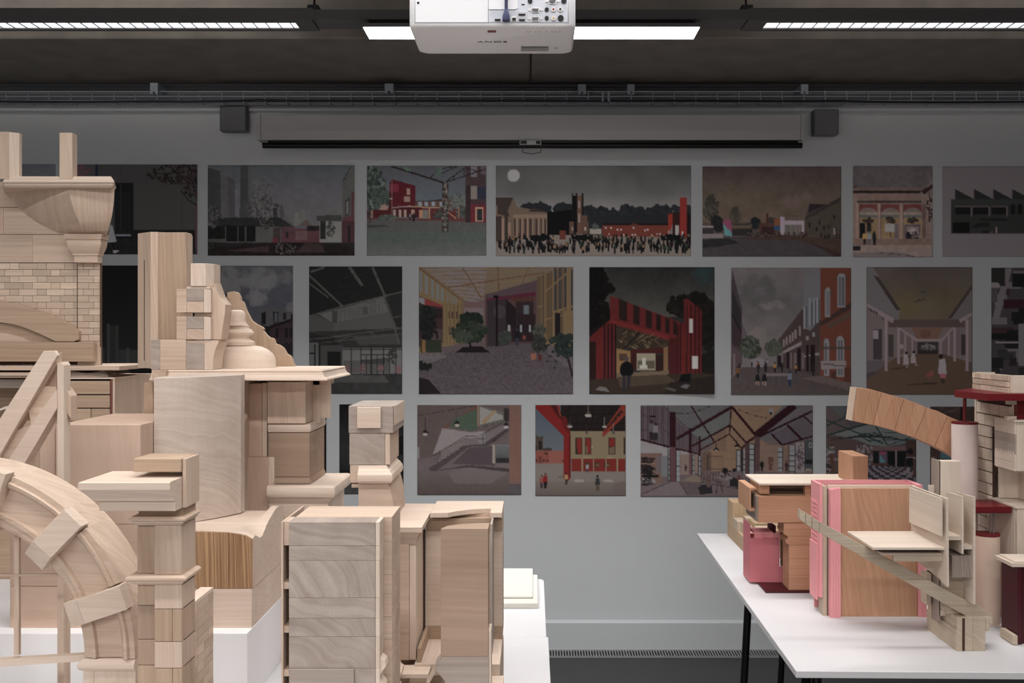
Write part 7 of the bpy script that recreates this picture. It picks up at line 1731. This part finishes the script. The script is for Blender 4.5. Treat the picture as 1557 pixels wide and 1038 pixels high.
p.rect(1340, 370, 1412, 620, (124, 112, 116)).leaves(1376, 490, 30, 110, [(76, 66, 70)], 60, 7).rect(1418, 350, 1478, 590, (62, 66, 68)).ell(1462, 392, 18, 24, (130, 128, 128)).ell(1462, 392, 10, 15, (64, 66, 68)).rect(1418, 510, 1478, 550, (28, 28, 30)).rect(1240, 410, 1278, 620, (110, 86, 76))
for i in range(6): p.rect(605, 480+i*22, 735, 486+i*22, (72, 56, 50))
p.rect(605, 475, 612, 600, (66, 50, 46)).rect(728, 475, 736, 600, (66, 50, 46))
W_ = (42, 16, 22)
for a in ((350, 340, 810, 75, 26), (810, 75, 1010, 315, 22), (480, 400, 795, 225, 16), (800, 230, 930, 375, 14), (550, 430, 790, 300, 11), (790, 300, 890, 420, 10), (805, 80, 788, 300, 12), (470, 66, 660, 360, 12), (1010, 310, 1330, 60, 62), (1030, 325, 1475, 110, 18), (1135, 295, 1225, 390, 16), (1270, 225, 1390, 345, 18), (1225, 392, 1475, 320, 14), (1400, 145, 1475, 215, 12), (920, 380, 1010, 320, 20), (890, 420, 925, 385, 14)): p.line(*a[:4], a[4], W_)
p.rect(292, 115, 342, 410, W_).rect(300, 410, 345, 700, (86, 56, 60)).rect(450, 252, 475, 450, W_).rect(453, 450, 478, 640, (92, 64, 66)).rect(533, 320, 551, 470, W_).rect(1000, 325, 1042, 610, (78, 56, 58)).rect(920, 380, 948, 640, (74, 52, 54)).rect(885, 420, 900, 610, (58, 34, 40)).line(50, 345, 290, 408, 16, W_).line(340, 420, 548, 470, 12, W_)
for x, y in ((440, 130), (538, 105), (620, 70), (935, 125), (1010, 150), (1093, 165), (870, 100)): p.ell(x, y, 7, 8, (28, 24, 26)); p.ell(x, y+18, 9, 13, (104, 102, 98), .5)
for (a, b), (c, d) in zip(((345, 130), (440, 132), (538, 105), (870, 100), (935, 125), (1010, 150)), ((440, 132), (538, 105), (620, 70), (935, 125), (1010, 150), (1100, 165))): p.line(a, b, c, d, 3, (40, 36, 36))
for x, y in ((678, 425), (848, 400)): p.line(x, y-50, x, y-12, 3, (36, 30, 32)); p.poly([(x-26, y+8), (x, y-18), (x+26, y+8)], (24, 20, 22)); p.ell(x, y+10, 9, 7, (140, 132, 124))
p.poly([(530, 745), (560, 720), (640, 725), (650, 790), (545, 805)], (38, 35, 38)).rect(605, 640, 630, 740, (92, 70, 66)).line(690, 700, 680, 795, 7, (58, 44, 46)).line(715, 700, 732, 798, 7, (58, 44, 46)).rect(680, 695, 726, 710, (78, 60, 60)).poly([(790, 680), (815, 660), (850, 670), (850, 735), (795, 735)], (36, 33, 36)).poly([(855, 640), (878, 640), (880, 690), (850, 690)], (86, 50, 56)).rect(840, 685, 868, 745, (40, 34, 38))
for i in range(14): x = 550+i*12; p.line(x, 615, x+(-14 if i % 2 else 10), 700, 4, (70, 54, 54))
p.leaves(760, 640, 60, 40, [(34, 28, 32), (78, 66, 66), (112, 104, 106)], 60, 9).leaves(748, 600, 20, 14, [(26, 22, 26)], 14, 10).leaves(826, 600, 14, 12, [(30, 24, 28)], 10, 9)
p.person(1060, 610, 96, (24, 22, 24), (24, 22, 24)).person(1262, 610, 90, (56, 36, 42), (34, 28, 30)).person(143, 350, 170, (84, 76, 80), (40, 34, 38)).person(176, 350, 150, (110, 100, 104), (40, 34, 38)).rect(125, 145, 180, 162, (38, 24, 28)).person(425, 610, 60, (70, 38, 44), (40, 34, 36)).leaves(1130, 540, 16, 60, [(92, 58, 54)], 40, 8).rect(1115, 85, 1152, 138, (120, 112, 112)).ell(1133, 128, 12, 12, (36, 32, 34)).rect(968, 92, 1055, 118, (112, 92, 78))
p.cloud(5, 3)
p.hang('poster', 'wide print of a hall with dark red pitched frames and string lights')

p = Print(1256, 617, 1393, 748, (1245, 605, 6.489), (66, 62, 66))
p.poly([(70, 80), (250, 200), (350, 330), (60, 420)], (76, 66, 66)).poly([(100, 80), (360, 80), (360, 160), (220, 190)], (70, 74, 74)).poly([(150, 360), (540, 250), (960, 400), (860, 440), (680, 480), (520, 470), (400, 420)], (88, 92, 92)).rect(70, 380, 235, 760, (60, 46, 42)).poly([(70, 390), (350, 420), (540, 480), (540, 660), (480, 700), (70, 760)], (70, 56, 54))
for i in range(12): p.line(120+i*34, 420-i*6, 560+i*30, 340+i*8, 5, (28, 32, 32), .8)
for a in ((70, 215, 640, 450, 12), (80, 275, 360, 150, 12), (80, 370, 480, 250, 14), (250, 200, 290, 90, 8), (560, 270, 680, 470, 12), (680, 470, 900, 390, 9), (400, 370, 520, 440, 8), (430, 350, 900, 340, 6), (480, 420, 950, 410, 6)): p.line(*a[:4], a[4], (24, 46, 40))
p.rect(535, 480, 870, 530, (90, 66, 68)).rect(535, 520, 960, 680, (36, 30, 30)).rect(545, 530, 585, 650, (20, 22, 24)).rect(600, 530, 670, 645, (74, 60, 76)).poly([(605, 560), (665, 640), (605, 640)], (62, 108, 112)).rect(605, 533, 660, 556, (120, 52, 70)).rect(685, 530, 760, 665, (16, 20, 22)).rect(775, 530, 865, 675, (16, 20, 22)).rect(756, 520, 772, 680, (98, 84, 90)).rect(860, 420, 965, 590, (58, 44, 38)).rect(862, 580, 965, 600, (104, 94, 98)).rect(870, 590, 930, 690, (20, 22, 24)).rect(530, 650, 690, 665, (70, 48, 38))
p.leaves(450, 500, 90, 36, [(112, 98, 104), (64, 52, 52)], 70, 12).rect(70, 595, 200, 620, (92, 84, 88)).rect(115, 450, 145, 720, (74, 46, 36)).leaves(110, 520, 40, 60, [(112, 112, 116), (60, 60, 62)], 26, 14, .6).leaves(905, 525, 30, 20, [(22, 20, 22)], 20, 12).leaves(500, 600, 30, 60, [(98, 90, 94), (56, 48, 50)], 40, 10)
p.poly([(400, 740), (540, 665), (940, 690), (965, 880), (70, 880), (70, 760)], (98, 88, 94))
for r in range(11):
    y0 = 668+r*r*1.6+r*6; y1 = 668+(r+1)**2*1.6+(r+1)*6; s0 = .42+.085*r
    for c in range(-8, 14):
        if (c+r) % 2: continue
        xx = 700+c*58*s0; ww = 58*s0
        if 330 < xx < 960 and y1 < 885: p.poly([(xx, y0), (xx+ww, y0), (xx+ww+6, y1), (xx+6, y1)], (42, 40, 46))
p.rect(935, 600, 955, 775, (70, 46, 40)).rect(852, 600, 864, 760, (60, 40, 44)).leaves(880, 730, 30, 40, [(104, 96, 100)], 24, 9).leaves(95, 680, 20, 60, [(110, 90, 96), (40, 36, 40)], 30, 10)
p.hang('poster', 'print of a green-trussed hall with chequered floor, behind the leaning arch segment')

p = Print(1414.5, 618, 1580, 750, (1245, 605, 6.489), (54, 44, 40))
for a in ((1110, 200, 1400, 90, 14), (1110, 150, 1250, 90, 10), (1300, 140, 1500, 100, 12)): p.line(*a[:4], a[4], (74, 60, 54))
p.rect(1400, 90, 1425, 240, (30, 18, 22)).rect(1110, 580, 1160, 780, (66, 78, 86)).rect(1200, 520, 1400, 600, (58, 84, 92)).rect(1190, 600, 1300, 612, (60, 46, 38)).rect(1110, 650, 1160, 660, (96, 96, 98)).leaves(1130, 610, 18, 30, [(104, 66, 62), (38, 34, 36)], 24, 9).rect(1110, 780, 1180, 960, (42, 44, 50)).rect(1110, 775, 1190, 790, (98, 96, 98))
p.hang('poster', 'dark brown and teal print mostly hidden by the pale card tube')
